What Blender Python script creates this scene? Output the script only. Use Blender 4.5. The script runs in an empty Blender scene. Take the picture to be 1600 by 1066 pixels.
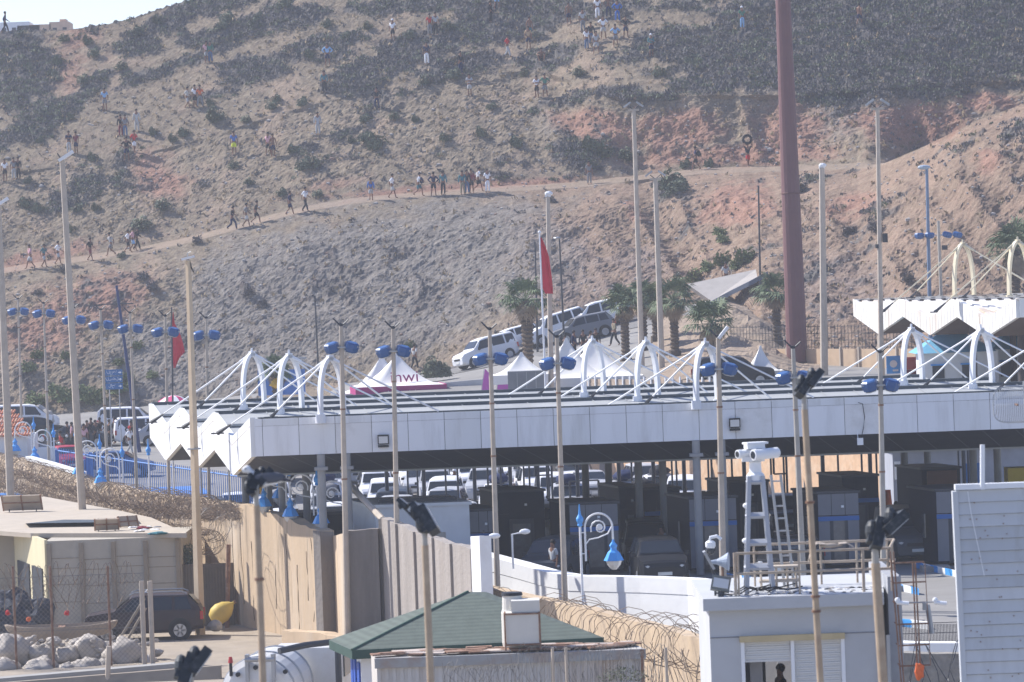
import bpy, math, random
from mathutils import Vector, Matrix, noise
from mathutils.bvhtree import BVHTree
random.seed(7)
R = math.radians
sc = bpy.context.scene
COL = sc.collection
# ---------------------------------------------------------------- camera
CAMZ = 11.5
F = 6000.0
ROT = (Matrix.Rotation(R(90 - 0.974), 3, 'X') @ Matrix.Rotation(R(-2.1), 3, 'Z'))
cam_d = bpy.data.cameras.new('camera'); cam = bpy.data.objects.new('camera', cam_d); COL.objects.link(cam)
cam.matrix_world = Matrix.Translation((0, 0, CAMZ)) @ ROT.to_4x4()
cam_d.sensor_width = 36; cam_d.lens = 36 * F / 1600; cam_d.clip_end = 3000; cam_d.clip_start = 1
cam_d.dof.use_dof = True; cam_d.dof.focus_distance = 190; cam_d.dof.aperture_fstop = 3.2
sc.camera = cam
# ---------------------------------------------------------------- sky, sun, exposure
SUN_EL, SUN_AZ = R(43), math.atan2(-0.86, 0.5)          # azimuth from +Y towards +X
w = bpy.data.worlds.new('World'); sc.world = w; w.use_nodes = True
nt = w.node_tree
sky = nt.nodes.new('ShaderNodeTexSky'); sky.sky_type = 'NISHITA'; sky.sun_disc = False
sky.sun_elevation = SUN_EL; sky.sun_rotation = SUN_AZ; sky.dust_density = .4; sky.air_density = 1.0
bg = nt.nodes['Background']; bg.inputs[1].default_value = 0.105
tint = nt.nodes.new('ShaderNodeMix'); tint.data_type = 'RGBA'; tint.blend_type = 'MULTIPLY'; tint.inputs[0].default_value = 1; tint.inputs[7].default_value = (.86, .85, 1.04, 1)
nt.links.new(sky.outputs[0], tint.inputs[6]); nt.links.new(tint.outputs[2], bg.inputs[0])
sd = bpy.data.lights.new('sun', 'SUN'); sd.energy = 4.1; sd.angle = R(0.6); sd.color = (1, .96, .91)
so = bpy.data.objects.new('sun', sd); COL.objects.link(so)
tosun = Vector((math.sin(SUN_AZ) * math.cos(SUN_EL), math.cos(SUN_AZ) * math.cos(SUN_EL), math.sin(SUN_EL)))
so.rotation_euler = tosun.to_track_quat('Z', 'Y').to_euler()
sc.view_settings.view_transform = 'Standard'; sc.view_settings.look = 'None'
sc.view_settings.exposure = 0.8; sc.view_settings.gamma = 1
sc.cycles.volume_bounces = 1; sc.cycles.max_bounces = 6; sc.cycles.volume_step_rate = 4
# ---------------------------------------------------------------- pixel <-> place (real positions: every thing gets its own depth)
CAM = Vector((0, 0, CAMZ))
def ray(px, py):
    return (ROT @ Vector((px - 800, -(py - 533), -F))).normalized()
def P(px, py, Y):
    r = ray(px, py); return CAM + r * (Y / r.y)
def proj(p):
    q = ROT.transposed() @ (Vector(p) - CAM)
    return 800 + F * q.x / -q.z, 533 - F * q.y / -q.z
def colx(px, Y, z):                                     # X of the point seen in picture column px, at depth Y and height z
    X = (px - 800) / F * Y
    for _ in range(4):
        X += (px - proj((X, Y, z))[0]) / F * Y
    return X
def PZ(px, Y, z): return Vector((colx(px, Y, z), Y, z))
def PG(px, py, z):                                      # point at height z seen at pixel
    r = ray(px, py); return CAM + r * ((z - CAMZ) / r.z)
def lerp(a, b, t): return a + (b - a) * t
def curve(pts):
    def f(x):
        if x <= pts[0][0]: return pts[0][1]
        for (a, va), (b, vb) in zip(pts, pts[1:]):
            if x <= b: return va + (vb - va) * (x - a) / (b - a)
        return pts[-1][1]
    return f
def sstep(a, b, x):
    t = max(0, min(1, (x - a) / (b - a))); return t * t * (3 - 2 * t)
# ---------------------------------------------------------------- materials
MATS = {}
def mat(name, col, rough=.75, metal=0, var=.12, scale=1.5, bump=0, bscale=8, stain=None, stain_amt=.4, stain_scale=.7, streak=False, spec=.3, trans=0, alpha=1, emit=None):
    if name in MATS: return MATS[name]
    m = bpy.data.materials.new(name); m.use_nodes = True; MATS[name] = m
    n = m.node_tree; L = n.links; b = n.nodes['Principled BSDF']
    b.inputs['Roughness'].default_value = rough; b.inputs['Metallic'].default_value = metal
    b.inputs['Specular IOR Level'].default_value = spec
    if trans: b.inputs['Transmission Weight'].default_value = trans
    b.inputs['Alpha'].default_value = alpha
    tc = n.nodes.new('ShaderNodeTexCoord')
    ns = n.nodes.new('ShaderNodeTexNoise'); ns.inputs['Scale'].default_value = scale; ns.inputs['Detail'].default_value = 6; ns.inputs['Roughness'].default_value = .6
    if streak:
        mp = n.nodes.new('ShaderNodeMapping'); mp.inputs['Scale'].default_value = (1, 1, .12); L.new(tc.outputs['Object'], mp.inputs[0]); L.new(mp.outputs[0], ns.inputs['Vector'])
    else: L.new(tc.outputs['Object'], ns.inputs['Vector'])
    mr = n.nodes.new('ShaderNodeMapRange'); mr.inputs[1].default_value = .3; mr.inputs[2].default_value = .7
    mr.inputs[3].default_value = 1 - var; mr.inputs[4].default_value = 1 + var; L.new(ns.outputs[0], mr.inputs[0])
    mx = n.nodes.new('ShaderNodeMix'); mx.data_type = 'RGBA'; mx.blend_type = 'MULTIPLY'; mx.inputs[0].default_value = 1
    mx.inputs[6].default_value = (*col, 1); L.new(mr.outputs[0], mx.inputs[7]); out = mx.outputs[2]
    if stain:
        n2 = n.nodes.new('ShaderNodeTexNoise'); n2.inputs['Scale'].default_value = stain_scale; n2.inputs['Detail'].default_value = 8; n2.inputs['Roughness'].default_value = .68
        if streak: L.new(mp.outputs[0], n2.inputs['Vector'])
        else: L.new(tc.outputs['Object'], n2.inputs['Vector'])
        r2 = n.nodes.new('ShaderNodeMapRange'); r2.inputs[1].default_value = .5; r2.inputs[2].default_value = .68; r2.inputs[4].default_value = stain_amt
        L.new(n2.outputs[0], r2.inputs[0])
        m2 = n.nodes.new('ShaderNodeMix'); m2.data_type = 'RGBA'; L.new(r2.outputs[0], m2.inputs[0]); L.new(out, m2.inputs[6]); m2.inputs[7].default_value = (*stain, 1); out = m2.outputs[2]
    L.new(out, b.inputs['Base Color'])
    if bump:
        n3 = n.nodes.new('ShaderNodeTexNoise'); n3.inputs['Scale'].default_value = bscale; n3.inputs['Detail'].default_value = 8; L.new(tc.outputs['Object'], n3.inputs['Vector'])
        bp = n.nodes.new('ShaderNodeBump'); bp.inputs['Strength'].default_value = 1; bp.inputs['Distance'].default_value = bump; L.new(n3.outputs[0], bp.inputs['Height']); L.new(bp.outputs[0], b.inputs['Normal'])
    return m
# ---------------------------------------------------------------- mesh builder
class MB:
    def __init__(s): s.v = []; s.f = []; s.m = []
    def add(s, vs, fs, k=0):
        o = len(s.v); s.v += [tuple(p) for p in vs]; s.f += [tuple(o + i for i in f) for f in fs]; s.m += [k] * len(fs); return s
    def box(s, c, d, rz=0, k=0, tilt=None):
        M = Matrix.Rotation(rz, 3, 'Z')
        if tilt is not None: M = M @ tilt
        h = [x / 2 for x in d]
        vs = [Vector(c) + M @ Vector((a * h[0], b * h[1], e * h[2])) for a in (-1, 1) for b in (-1, 1) for e in (-1, 1)]
        return s.add(vs, [(0, 1, 3, 2), (4, 6, 7, 5), (0, 4, 5, 1), (2, 3, 7, 6), (0, 2, 6, 4), (1, 5, 7, 3)], k)
    def hexa(s, bot, top, k=0):                          # two quads (ccw from above)
        return s.add(list(bot) + list(top), [(3, 2, 1, 0), (4, 5, 6, 7), (0, 1, 5, 4), (1, 2, 6, 5), (2, 3, 7, 6), (3, 0, 4, 7)], k)
    def poly(s, ps, k=0): return s.add(ps, [tuple(range(len(ps)))], k)
    def cyl(s, a, b, r0, r1=None, n=10, k=0, cap=True):
        r1 = r0 if r1 is None else r1; a = Vector(a); b = Vector(b); d = (b - a)
        q = d.to_track_quat('Z', 'Y').to_matrix(); vs = []
        for p, r in ((a, r0), (b, r1)):
            for i in range(n): t = 2 * math.pi * i / n; vs.append(p + q @ Vector((r * math.cos(t), r * math.sin(t), 0)))
        fs = [(i, (i + 1) % n, n + (i + 1) % n, n + i) for i in range(n)]
        if cap: fs += [tuple(range(n))[::-1], tuple(range(n, 2 * n))]
        return s.add(vs, fs, k)
    def tube(s, pts, r, n=5, k=0, taper=None):
        pts = [Vector(p) for p in pts]; vs = []; m = len(pts)
        up = Vector((0.13, 0.21, .97)).normalized()
        for i, p in enumerate(pts):
            d = (pts[min(i + 1, m - 1)] - pts[max(i - 1, 0)])
            if d.length < 1e-6: d = Vector((0, 0, 1))
            d.normalize(); a = d.cross(up)
            if a.length < .05: a = d.cross(Vector((1, 0, 0)))
            a.normalize(); b = d.cross(a); rr = r if taper is None else lerp(r, taper, i / (m - 1))
            for j in range(n): t = 2 * math.pi * j / n; vs.append(p + a * rr * math.cos(t) + b * rr * math.sin(t))
        fs = [(i * n + j, i * n + (j + 1) % n, (i + 1) * n + (j + 1) % n, (i + 1) * n + j) for i in range(m - 1) for j in range(n)]
        fs += [tuple(range(n))[::-1], tuple(range((m - 1) * n, m * n))]
        return s.add(vs, fs, k)
    def lathe(s, c, prof, n=12, k=0, axis=None):         # prof: (r, z)
        c = Vector(c); q = Matrix.Identity(3) if axis is None else Vector(axis).to_track_quat('Z', 'Y').to_matrix(); vs = []
        for r, z in prof:
            for i in range(n): t = 2 * math.pi * i / n; vs.append(c + q @ Vector((r * math.cos(t), r * math.sin(t), z)))
        fs = [(i * n + j, i * n + (j + 1) % n, (i + 1) * n + (j + 1) % n, (i + 1) * n + j) for i in range(len(prof) - 1) for j in range(n)]
        fs += [tuple(range(n))[::-1], tuple(range((len(prof) - 1) * n, len(prof) * n))]
        return s.add(vs, fs, k)
    def ball(s, c, r, n=8, k=0, sc=(1, 1, 1), rough=0, seed=0):
        vs = []; m = n // 2 + 1; c = Vector(c)
        for i in range(m + 1):
            a = math.pi * i / m
            for j in range(n):
                t = 2 * math.pi * j / n; d = Vector((math.sin(a) * math.cos(t) * sc[0], math.sin(a) * math.sin(t) * sc[1], math.cos(a) * sc[2]))
                q = 1 + (rough * noise.noise(d * 1.9 + Vector((seed, seed * .7, 3))) if rough else 0); vs.append(c + d * r * q)
        fs = [(i * n + j, (i + 1) * n + j, (i + 1) * n + (j + 1) % n, i * n + (j + 1) % n) for i in range(m) for j in range(n)]
        return s.add(vs, fs, k)
    def xf(s, M, i0=0):
        s.v[i0:] = [tuple(M @ Vector(p)) for p in s.v[i0:]]; return s
    def build(s, name, mats, parent=None, smooth=False, org=None, label=None):
        me = bpy.data.meshes.new(name)
        vs = s.v if org is None else [(p[0] - org[0], p[1] - org[1], p[2] - org[2]) for p in s.v]
        me.from_pydata(vs, [], s.f); me.update()
        mats = mats if isinstance(mats, (list, tuple)) else [mats]
        for m in mats: me.materials.append(m)
        if len(mats) > 1: me.polygons.foreach_set('material_index', s.m)
        if smooth: me.polygons.foreach_set('use_smooth', [True] * len(s.f))
        o = bpy.data.objects.new(name, me); COL.objects.link(o)
        if parent is not None: o.parent = parent
        if label: o['label'] = label
        return o
def tag(o, label=None, cat=None, group=None, kind=None):
    if label: o['label'] = label
    if cat: o['category'] = cat
    if group: o['group'] = group
    if kind: o['kind'] = kind
    return o
def thing(name, label, cat, loc=(0, 0, 0), rz=0, group=None):
    o = bpy.data.objects.new(name, None); COL.objects.link(o); o.location = loc; o.rotation_euler = (0, 0, rz); o.empty_display_size = .3
    return tag(o, label, cat, group)
KIDS = {}
def kids(o): return list(o.children)
def dup(o, loc=None, rz=None, label=None, group=None, remap=None, parent=None, scale=None):
    c = o.copy(); COL.objects.link(c); c.parent = parent
    if loc is not None: c.location = loc
    if rz is not None: c.rotation_euler = (0, 0, rz)
    if scale is not None: c.scale = (scale,) * 3
    if label: c['label'] = label
    if group: c['group'] = group
    if remap and o.type == 'MESH':
        for i, sl in enumerate(c.material_slots):
            src = sl.material
            if src and src.name in remap: sl.link = 'OBJECT'; sl.material = remap[src.name]
    for ch in kids(o): dup(ch, remap=remap, parent=c)
    return c
def recolor(o, remap):
    if o.type == 'MESH':
        for sl in o.material_slots:
            src = sl.material
            if src and src.name in remap: sl.link = 'OBJECT'; sl.material = remap[src.name]
    for ch in kids(o): recolor(ch, remap)
HAZE = 0.00036
# ================================================================ TERRAIN
footpy = curve([(-200, 668), (0, 655), (150, 643), (300, 626), (400, 615), (550, 598), (680, 583), (760, 560), (830, 537), (960, 502), (1080, 476), (1140, 462), (1190, 500), (1250, 548), (1400, 550), (1800, 560)])
footY = curve([(-200, 272), (0, 272), (300, 271), (550, 268), (680, 266), (830, 262), (960, 262), (1080, 262), (1140, 258), (1190, 246), (1250, 238), (1400, 236), (1800, 232)])
edgepy = curve([(-200, 452), (0, 428), (50, 420), (140, 407), (215, 396), (300, 378), (345, 366), (400, 351), (440, 340), (480, 330), (540, 320), (600, 313), (690, 306), (760, 301), (850, 296), (920, 291), (1000, 281), (1100, 271), (1200, 268), (1300, 265), (1365, 262), (1390, 252), (1450, 226), (1530, 186), (1600, 163), (1800, 110)])
edgeY = curve([(-200, 289), (600, 286), (1000, 284), (1200, 281), (1340, 276), (1400, 270), (1500, 262), (1800, 255)])
skypy = curve([(-200, 58), (0, 49), (60, 47), (120, 44), (165, 38), (215, 28), (260, 12), (300, 0), (330, -10), (450, -60), (700, -140), (1100, -190), (1800, -220)])
def hill_rows(px):
    fy, fY, ey, eY = footpy(px), footY(px), edgepy(px), edgeY(px)
    t = sstep(1340, 1440, px)
    sky_ = skypy(px)
    rows = [(fy + 40, fY - 12), (fy, fY), (lerp(fy, ey, .33), lerp(fY, eY, .30)), (lerp(fy, ey, .8), lerp(fY, eY, .72)), (ey, eY)]
    cy = lerp(ey - 9, ey + 14, t); cY = eY + lerp(3.2, 9, t)
    bY = curve([(-200, 292), (600, 289.5), (1000, 287), (1200, 285), (1340, 284), (1800, 284)])(px)
    cY = lerp(eY + 3.2, bY, t)
    rows.append((cy, cY))
    dt = sstep(820, 1000, px)                            # on the right the slope above the path is steep up to the scrub
    mpy = lerp(lerp(cy, sky_, .4), curve([(820, 180), (1000, 150), (1250, 150), (1450, 132), (1800, 118)])(px), dt)
    mpy = min(mpy, cy - 12)
    mY = bY + (edgepy(min(px, 1365)) - 9 - mpy) / 21 * lerp(1.5, .75, dt)
    rows.append((mpy, mY))
    rows.append((sky_, mY + (mpy - sky_) / 20 * 1.55))
    rows.append((sky_ + 25, rows[-1][1] + 14))
    rows.append((sky_ + 60, rows[-1][1] + 30))
    return rows
SUB = [4, 38, 60, 36, 5, 75, 90, 6, 3]
def hill_pt(px, seg, t):
    r = hill_rows(px); a, b = r[seg], r[seg + 1]
    return P(px, lerp(a[0], b[0], t), lerp(a[1], b[1], t))
# fields drawn over the slope in picture coordinates: scrub cover, grey scree, red earth
def ell(px, py, cx, cy, a, b, ang):
    c, s_ = math.cos(R(ang)), math.sin(R(ang)); dx, dy = px - cx, py - cy
    u = (dx * c - dy * s_) / a; v = (dx * s_ + dy * c) / b
    return 1 - math.sqrt(u * u + v * v)
SCR = [(30, 120, 62, 90, 20, 1), (100, 175, 90, 16, 40, 1), (20, 210, 60, 25, 25, .8), (265, 105, 75, 15, 22, 1.2), (225, 75, 40, 16, 0, .9), (390, 108, 60, 22, 10, 1.1), (350, 55, 90, 24, 12, .9), (270, 30, 70, 18, 25, .8), (330, 8, 60, 20, 10, .9),
       (470, 30, 90, 16, 8, 1), (600, 100, 110, 20, 22, 1.3), (690, 60, 110, 26, 18, 1.2), (560, 128, 60, 18, 10, .7), (730, 100, 70, 22, 15, 1.0), (790, 40, 90, 40, 10, 1.2), (530, 60, 60, 12, 10, .9), (640, 8, 120, 14, 5, 1), (850, 90, 60, 20, 10, .9),
       (900, 20, 110, 22, 0, 1), (1010, 82, 80, 14, 8, .9), (1050, 60, 70, 30, 0, 1), (950, 143, 70, 9, 5, 1.1), (1010, 150, 50, 10, 0, 1), (1060, 110, 80, 12, 5, .9), (1120, 130, 90, 16, 3, 1.2), (1180, 60, 120, 70, 0, 1.4), (1400, 60, 320, 82, 3, 2.4), (1300, 130, 120, 16, 0, 1.2), (1550, 110, 130, 16, 3, 1.2), (890, 155, 40, 10, 8, .6),
       (540, 207, 45, 12, 20, .55), (330, 150, 60, 8, 10, .5), (480, 230, 30, 12, 30, .5), (60, 330, 70, 18, 15, .4), (160, 285, 60, 22, 10, .45), (1050, 300, 45, 22, 0, .8), (900, 240, 50, 22, -30, .5), (1370, 330, 40, 50, 20, .3)]
def scrub(px, py, nz):
    s = 0
    for e in SCR:
        v = ell(px, py, *e[:5])
        if v > -.35: s = max(s, (v + .35) * e[5])
    return s + nz * .75
def cover(px, py, w):
    n1 = noise.fractal(w * .22, 1, 2, 4); n2 = noise.fractal(w * Vector((.9, .9, .9)) + Vector((7, 3, 1)), 1, 2, 3)
    sc_ = sstep(.28, .62, scrub(px, py, n1 * .9 + n2 * .5))
    ey = edgepy(px)
    if ey - 14 < py < ey + 3 and px < 1400: sc_ = 0
    g = 0
    for e in ((560, 440, 330, 130, 12, 1.6), (700, 400, 200, 110, 20, 1.3), (420, 430, 200, 70, 10, 1.2), (300, 560, 180, 80, 0, 1.2), (430, 520, 160, 80, 0, 1.2), (850, 430, 170, 130, 0, .8), (1300, 190, 110, 40, 0, .7), (1000, 420, 70, 60, 0, .7), (1330, 450, 140, 90, 0, .5), (860, 190, 60, 40, 0, .5)):
        v = ell(px, py, *e[:5])
        if v > -.2: g = max(g, (v + .2) * e[5])
    g = sstep(.15, .75, g + n1 * .35 + n2 * .25) * (1 if py > ey else .65)
    r = 0
    for e in ((940, 195, 90, 28, -8, 1.3), (1060, 200, 90, 40, 0, 1.3), (1230, 200, 70, 60, 0, 1.2), (1150, 240, 250, 22, 2, 1.0), (1420, 190, 110, 40, 0, 1.2), (1540, 155, 60, 20, 0, 1.1), (250, 275, 60, 45, -25, .9), (60, 400, 120, 20, 10, .8), (150, 470, 150, 50, 10, .7), (60, 520, 100, 60, 0, .7), (1150, 320, 90, 50, 0, 1), (1330, 320, 80, 30, 15, .9), (1545, 250, 40, 25, 0, .8), (990, 330, 30, 30, 0, .8), (480, 300, 90, 12, 12, .7), (720, 292, 300, 9, 4, .8), (120, 60, 60, 60, 30, .5), (100, 120, 40, 60, 0, .6)):
        v = ell(px, py, *e[:5])
        if v > -.2: r = max(r, (v + .2) * e[5])
    r = sstep(.1, .8, r + n1 * .3 + n2 * .3)
    if py > ey: r = max(r, .32 * sstep(740 + n1 * 80, 960 + n1 * 80, px))
    p_ = 1.0 if (ey - 9 < py < ey + .5 and px < 1400) else 0.0
    return sc_, g, r, p_
def build_hill():
    xs = [-160 + 3.0 * i for i in range(int(1920 / 3.0) + 1)]
    nx = len(xs); prm = []
    for s_, n_ in enumerate(SUB):
        for k in range(n_): prm.append((s_, k / n_))
    prm.append((len(SUB) - 1, 1.0)); ny = len(prm)
    vs = []; cols = []
    for px in xs:
        rows = hill_rows(px)
        for (s_, t) in prm:
            a, b = rows[s_], rows[s_ + 1]; py = lerp(a[0], b[0], t); Y = lerp(a[1], b[1], t)
            p = P(px, py, Y)
            lo = noise.fractal(p * .11, 1, 2.1, 4); mid = noise.fractal(p * .55 + Vector((3, 9, 2)), .9, 2.1, 4); hi = noise.fractal(p * 2.9, .7, 2.2, 3)
            amp = {0: .1, 1: .45, 2: .45, 3: .4, 4: .05, 5: .4, 6: .2, 7: .2, 8: .3}[s_]
            if s_ in (3, 5): amp *= (.25 + .75 * (1 - t if s_ == 3 else min(1, t * 4)))
            right = sstep(780, 1000, px)
            # gullies running down the cut below the path
            gul = 0
            if s_ in (1, 2, 3, 5):
                q = noise.noise(Vector((p.x * .33 + p.z * .12, p.z * .07, 5))); gul = -abs(q) * lerp(.7, 3.2, right) * amp
            ridge = (1 - abs(noise.noise(Vector((p.x * .8 + p.z * .25, p.z * .8, p.y * .5))) * 2)) * .2 * amp
            dd = lo * .55 * amp + mid * lerp(.32, .6, right) * amp + hi * .20 * amp + ridge + gul
            nrm = Vector((0, -.75, .66)); p = p + nrm * dd
            if s_ < 7:
                cv = cover(px, py, p)
            else: cv = (1, 0, 0, 0)
            if cv[0] > .1: p = p + Vector((0, 0, 1)) * cv[0] * max(0, hi) * .35
            vs.append(p); cols.append(cv)
    fs = [(i * ny + j, (i + 1) * ny + j, (i + 1) * ny + j + 1, i * ny + j + 1) for i in range(nx - 1) for j in range(ny - 1)]
    me = bpy.data.meshes.new('hillside'); me.from_pydata([tuple(v) for v in vs], [], fs); me.update()
    ca = me.color_attributes.new('cover', 'FLOAT_COLOR', 'POINT')
    flat = []
    for c in cols: flat += c
    ca.data.foreach_set('color', flat)
    o = bpy.data.objects.new('hillside', me); COL.objects.link(o); tag(o, 'dry rocky hillside with a dirt path cut across it', 'hill', kind='structure')
    m = bpy.data.materials.new('hill_earth'); m.use_nodes = True; n = m.node_tree; L = n.links; b = n.nodes['Principled BSDF']; b.inputs['Roughness'].default_value = .95; b.inputs['Specular IOR Level'].default_value = .1
    def N(t, **k):
        x = n.nodes.new(t)
        for a_, v in k.items(): setattr(x, a_, v)
        return x
    at = N('ShaderNodeVertexColor', layer_name='cover'); sp = N('ShaderNodeSeparateColor'); L.new(at.outputs[0], sp.inputs[0])
    tc = N('ShaderNodeTexCoord')
    def nz(scale, det=8, rough=.65, dist=0):
        x = N('ShaderNodeTexNoise'); x.inputs['Scale'].default_value = scale; x.inputs['Detail'].default_value = det; x.inputs['Roughness'].default_value = rough; x.inputs['Distortion'].default_value = dist; L.new(tc.outputs['Object'], x.inputs['Vector']); return x
    def mix(f, a, b_, mode='MIX'):
        x = N('ShaderNodeMix', data_type='RGBA', blend_type=mode)
        for i, v in ((0, f), (6, a), (7, b_)):
            if isinstance(v, (int, float)): x.inputs[i].default_value = v
            elif isinstance(v, tuple): x.inputs[i].default_value = (*v, 1)
            else: L.new(v, x.inputs[i])
        return x.outputs[2]
    def mr(v, a, b_, c=0, d=1):
        x = N('ShaderNodeMapRange'); L.new(v, x.inputs[0]); x.inputs[1].default_value = a; x.inputs[2].default_value = b_; x.inputs[3].default_value = c; x.inputs[4].default_value = d; return x.outputs[0]
    big = nz(.25, 6); med = nz(1.6, 8, .7); fine = nz(7, 6, .7)
    soil = mix(mr(med.outputs[0], .35, .65), (.19, .153, .118), (.33, .272, .20))
    soil = mix(mr(big.outputs[0], .50, .62, 0, .6), soil, (.38, .285, .215))
    grey = mix(mr(med.outputs[0], .35, .68), (.17, .154, .14), (.325, .295, .265))
    red = mix(mr(med.outputs[0], .35, .65), (.30, .17, .125), (.41, .255, .195))
    scr = mix(mr(med.outputs[0], .4, .62), (.11, .10, .10), (.17, .158, .14))
    c = mix(sp.outputs[1], soil, grey); c = mix(sp.outputs[2], c, red)
    vo = N('ShaderNodeTexVoronoi'); vo.inputs['Scale'].default_value = 2.6; vo.inputs['Randomness'].default_value = 1; L.new(tc.outputs['Object'], vo.inputs['Vector'])
    st = mr(vo.outputs['Distance'], .05, .14, 1, 0)
    c = mix(mr(fine.outputs[0], .3, .7, .0, 1), mix(1, c, (.70, .68, .67), 'MULTIPLY'), mix(1, c, (1.25, 1.24, 1.22), 'MULTIPLY'))
    cs = N('ShaderNodeSeparateColor'); L.new(vo.outputs['Color'], cs.inputs[0])
    gate = mr(cs.outputs[0], .86, .9)
    mm = N('ShaderNodeMath', operation='MULTIPLY'); L.new(st, mm.inputs[0]); L.new(gate, mm.inputs[1])
    c = mix(mm.outputs[0], c, (.5, .46, .42))
    tuft = mr(nz(3.0, 7, .75).outputs[0], .54, .66, 0, .55); c = mix(tuft, c, (.13, .115, .075))
    c = mix(sp.outputs[0], c, scr)
    al = at.outputs[1]; c = mix(mr(nz(2.2, 6, .7).outputs[0], .35, .6, .2, .65), c, mix(al, c, (.36, .275, .215)))
    L.new(c, b.inputs['Base Color'])
    bm = nz(9, 12, .9); bp = N('ShaderNodeBump'); bp.inputs['Strength'].default_value = 1; bp.inputs['Distance'].default_value = .11; L.new(bm.outputs[0], bp.inputs['Height']); L.new(bp.outputs[0], b.inputs['Normal'])
    me.materials.append(m)
    return o, BVHTree.FromPolygons([tuple(v) for v in vs], fs)
HILL, HB = build_hill()
def onhill(px, py):
    h = HB.ray_cast(CAM, ray(px, py))
    return h[0]
# ---------------------------------------------------------------- ground: yard, plaza, upper terrace
WALL = [(-60, 300), (-28.2, 210), (-16.2, 170), (-11.3, 153), (-7.1, 143), (-4.9, 142.5), (-1.3, 134), (3.0, 131), (6.6, 122), (9.0, 110), (40, 96)]
def wallX(Y):                                            # X of the border wall at depth Y
    pts = sorted((y, x) for x, y in WALL)
    return curve(pts)(Y)
tedge = curve([(560, 236), (868, 236), (878, 216), (1435, 176.5), (1800, 176.5)])
def zfoot(px): return P(px, footpy(px), footY(px)).z
def zg(X, Y):
    u = 800 + F * X / Y
    if X < wallX(Y) + .9 or Y < 96: return -2.0
    zf = zfoot(u); fY = footY(u)
    left = curve([(186, 0), (205, 1.0), (250, 1.4), (max(262, fY), zf)])(Y)
    te = tedge(u)
    rt = 0 if Y < te else (curve([(te, 4.4), (te + 3, 4.7), (fY, zf)])(Y) if fY > te + 3 else zf)
    t = sstep(470, 600, u)
    return max(lerp(left, rt, t), -1)
def G(px, Y):                                            # ground point seen in column px at depth Y
    X = (px - 800) / F * Y
    for _ in range(5):
        z = zg(X, Y); X = colx(px, Y, z)
    return Vector((X, Y, zg(X, Y)))
def build_ground():
    mb = MB(); us = [-240 + 8 * i for i in range(261)]
    Ys = [60, 75, 90, 96.1] + [98 + 2 * i for i in range(90)]
    Ys = sorted(set(Ys + [185.9, 186.1, 192, 196, 215.9, 216.1, 176.4, 176.6, 235.9, 236.1]))
    vs = []
    for u in us:
        for Y in Ys:
            X = (u - 800) / F * Y; vs.append((X, Y, zg(X, Y)))
    n = len(Ys)
    fs = [(i * n + j, (i + 1) * n + j, (i + 1) * n + j + 1, i * n + j + 1) for i in range(len(us) - 1) for j in range(n - 1)]
    mb.add(vs, fs)
    # far skirt so that the sheet reaches the horizon
    a = 900
    mb.add([(-a, -60, -2.4), (a, -60, -2.4), (a, 60, -2.4), (-a, 60, -2.4)], [(0, 1, 2, 3)])
    mb.add([(-a, 60, -2.4), (a, 60, -2.4), (a, 2600, -8), (-a, 2600, -8)], [(0, 1, 2, 3)])
    m = mat('paved_ground', (.25, .24, .225), .9, var=.14, scale=.35, bump=.01, bscale=6, stain=(.22, .21, .2), stain_amt=.4, stain_scale=.25)
    o = mb.build('ground', m); tag(o, 'pale concrete and asphalt ground of the border post', 'ground', kind='structure')
build_ground()
# sandy yard sheet in front of the border wall
mb = MB(); pts = [(-34, 134), (-4.5, 134), (-7.3, 143.4), (-11.6, 153), (-16.4, 170), (-34, 170)]
mb.poly([(x, y, -1.995) for x, y in pts])
mb.poly([(-34, 80, -1.995), (14, 80, -1.995), (6, 121, -1.995), (-2, 133.9, -1.995), (-34, 133.9, -1.995)])
tag(mb.build('yard', mat('yard_sand', (.33, .28, .22), .95, var=.15, scale=.9, bump=.03, bscale=5, stain=(.3, .26, .22), stain_amt=.6, stain_scale=.6)), 'sandy grey yard in front of the concrete wall', 'ground', kind='structure')
# ================================================================ SHARED MATERIALS
M_white = mat('white_paint', (.78, .79, .80), .5, var=.05, stain=(.55, .53, .5), stain_amt=.35, stain_scale=.8)
M_whiteclean = mat('white_enamel', (.82, .83, .84), .4, var=.03)
M_beigepole = mat('beige_pole_paint', (.47, .405, .33), .7, var=.12, scale=3, stain=(.42, .35, .28), stain_amt=.6, stain_scale=1.2)
M_greypole = mat('grey_pole_paint', (.42, .39, .34), .65, var=.1, scale=3, stain=(.3, .25, .2), stain_amt=.5)
M_blue = mat('blue_lamp_paint', (.025, .095, .27), .4, var=.08, spec=.5)
M_skyblue = mat('sky_blue_paint', (.06, .33, .78), .4, var=.06, spec=.5)
M_dark = mat('dark_metal', (.045, .05, .06), .5, var=.15)
M_black = mat('black_plastic', (.02, .021, .024), .5, var=.2)
M_steel = mat('galvanised_steel', (.38, .39, .40), .45, .5, var=.12)
M_rust = mat('rusty_steel', (.26, .15, .10), .85, .2, var=.25, scale=4, stain=(.4, .33, .27), stain_amt=.6, stain_scale=2)
M_glassd = mat('dark_car_glass', (.02, .026, .034), .12, var=.05, spec=.5)
M_tyre = mat('tyre_rubber', (.018, .018, .019), .85)
M_rim = mat('wheel_alloy', (.45, .46, .48), .35, .7)
M_lampglass = mat('lamp_glass', (.62, .62, .6), .15, var=.05, spec=.8)
M_red = mat('red_lens', (.45, .015, .015), .25, spec=.6)
M_plate = mat('number_plate', (.7, .7, .66), .5)
M_skin = mat('skin', (.22, .11, .07), .6, var=.04)
M_hair = mat('dark_hair', (.015, .011, .01), .7)
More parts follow.
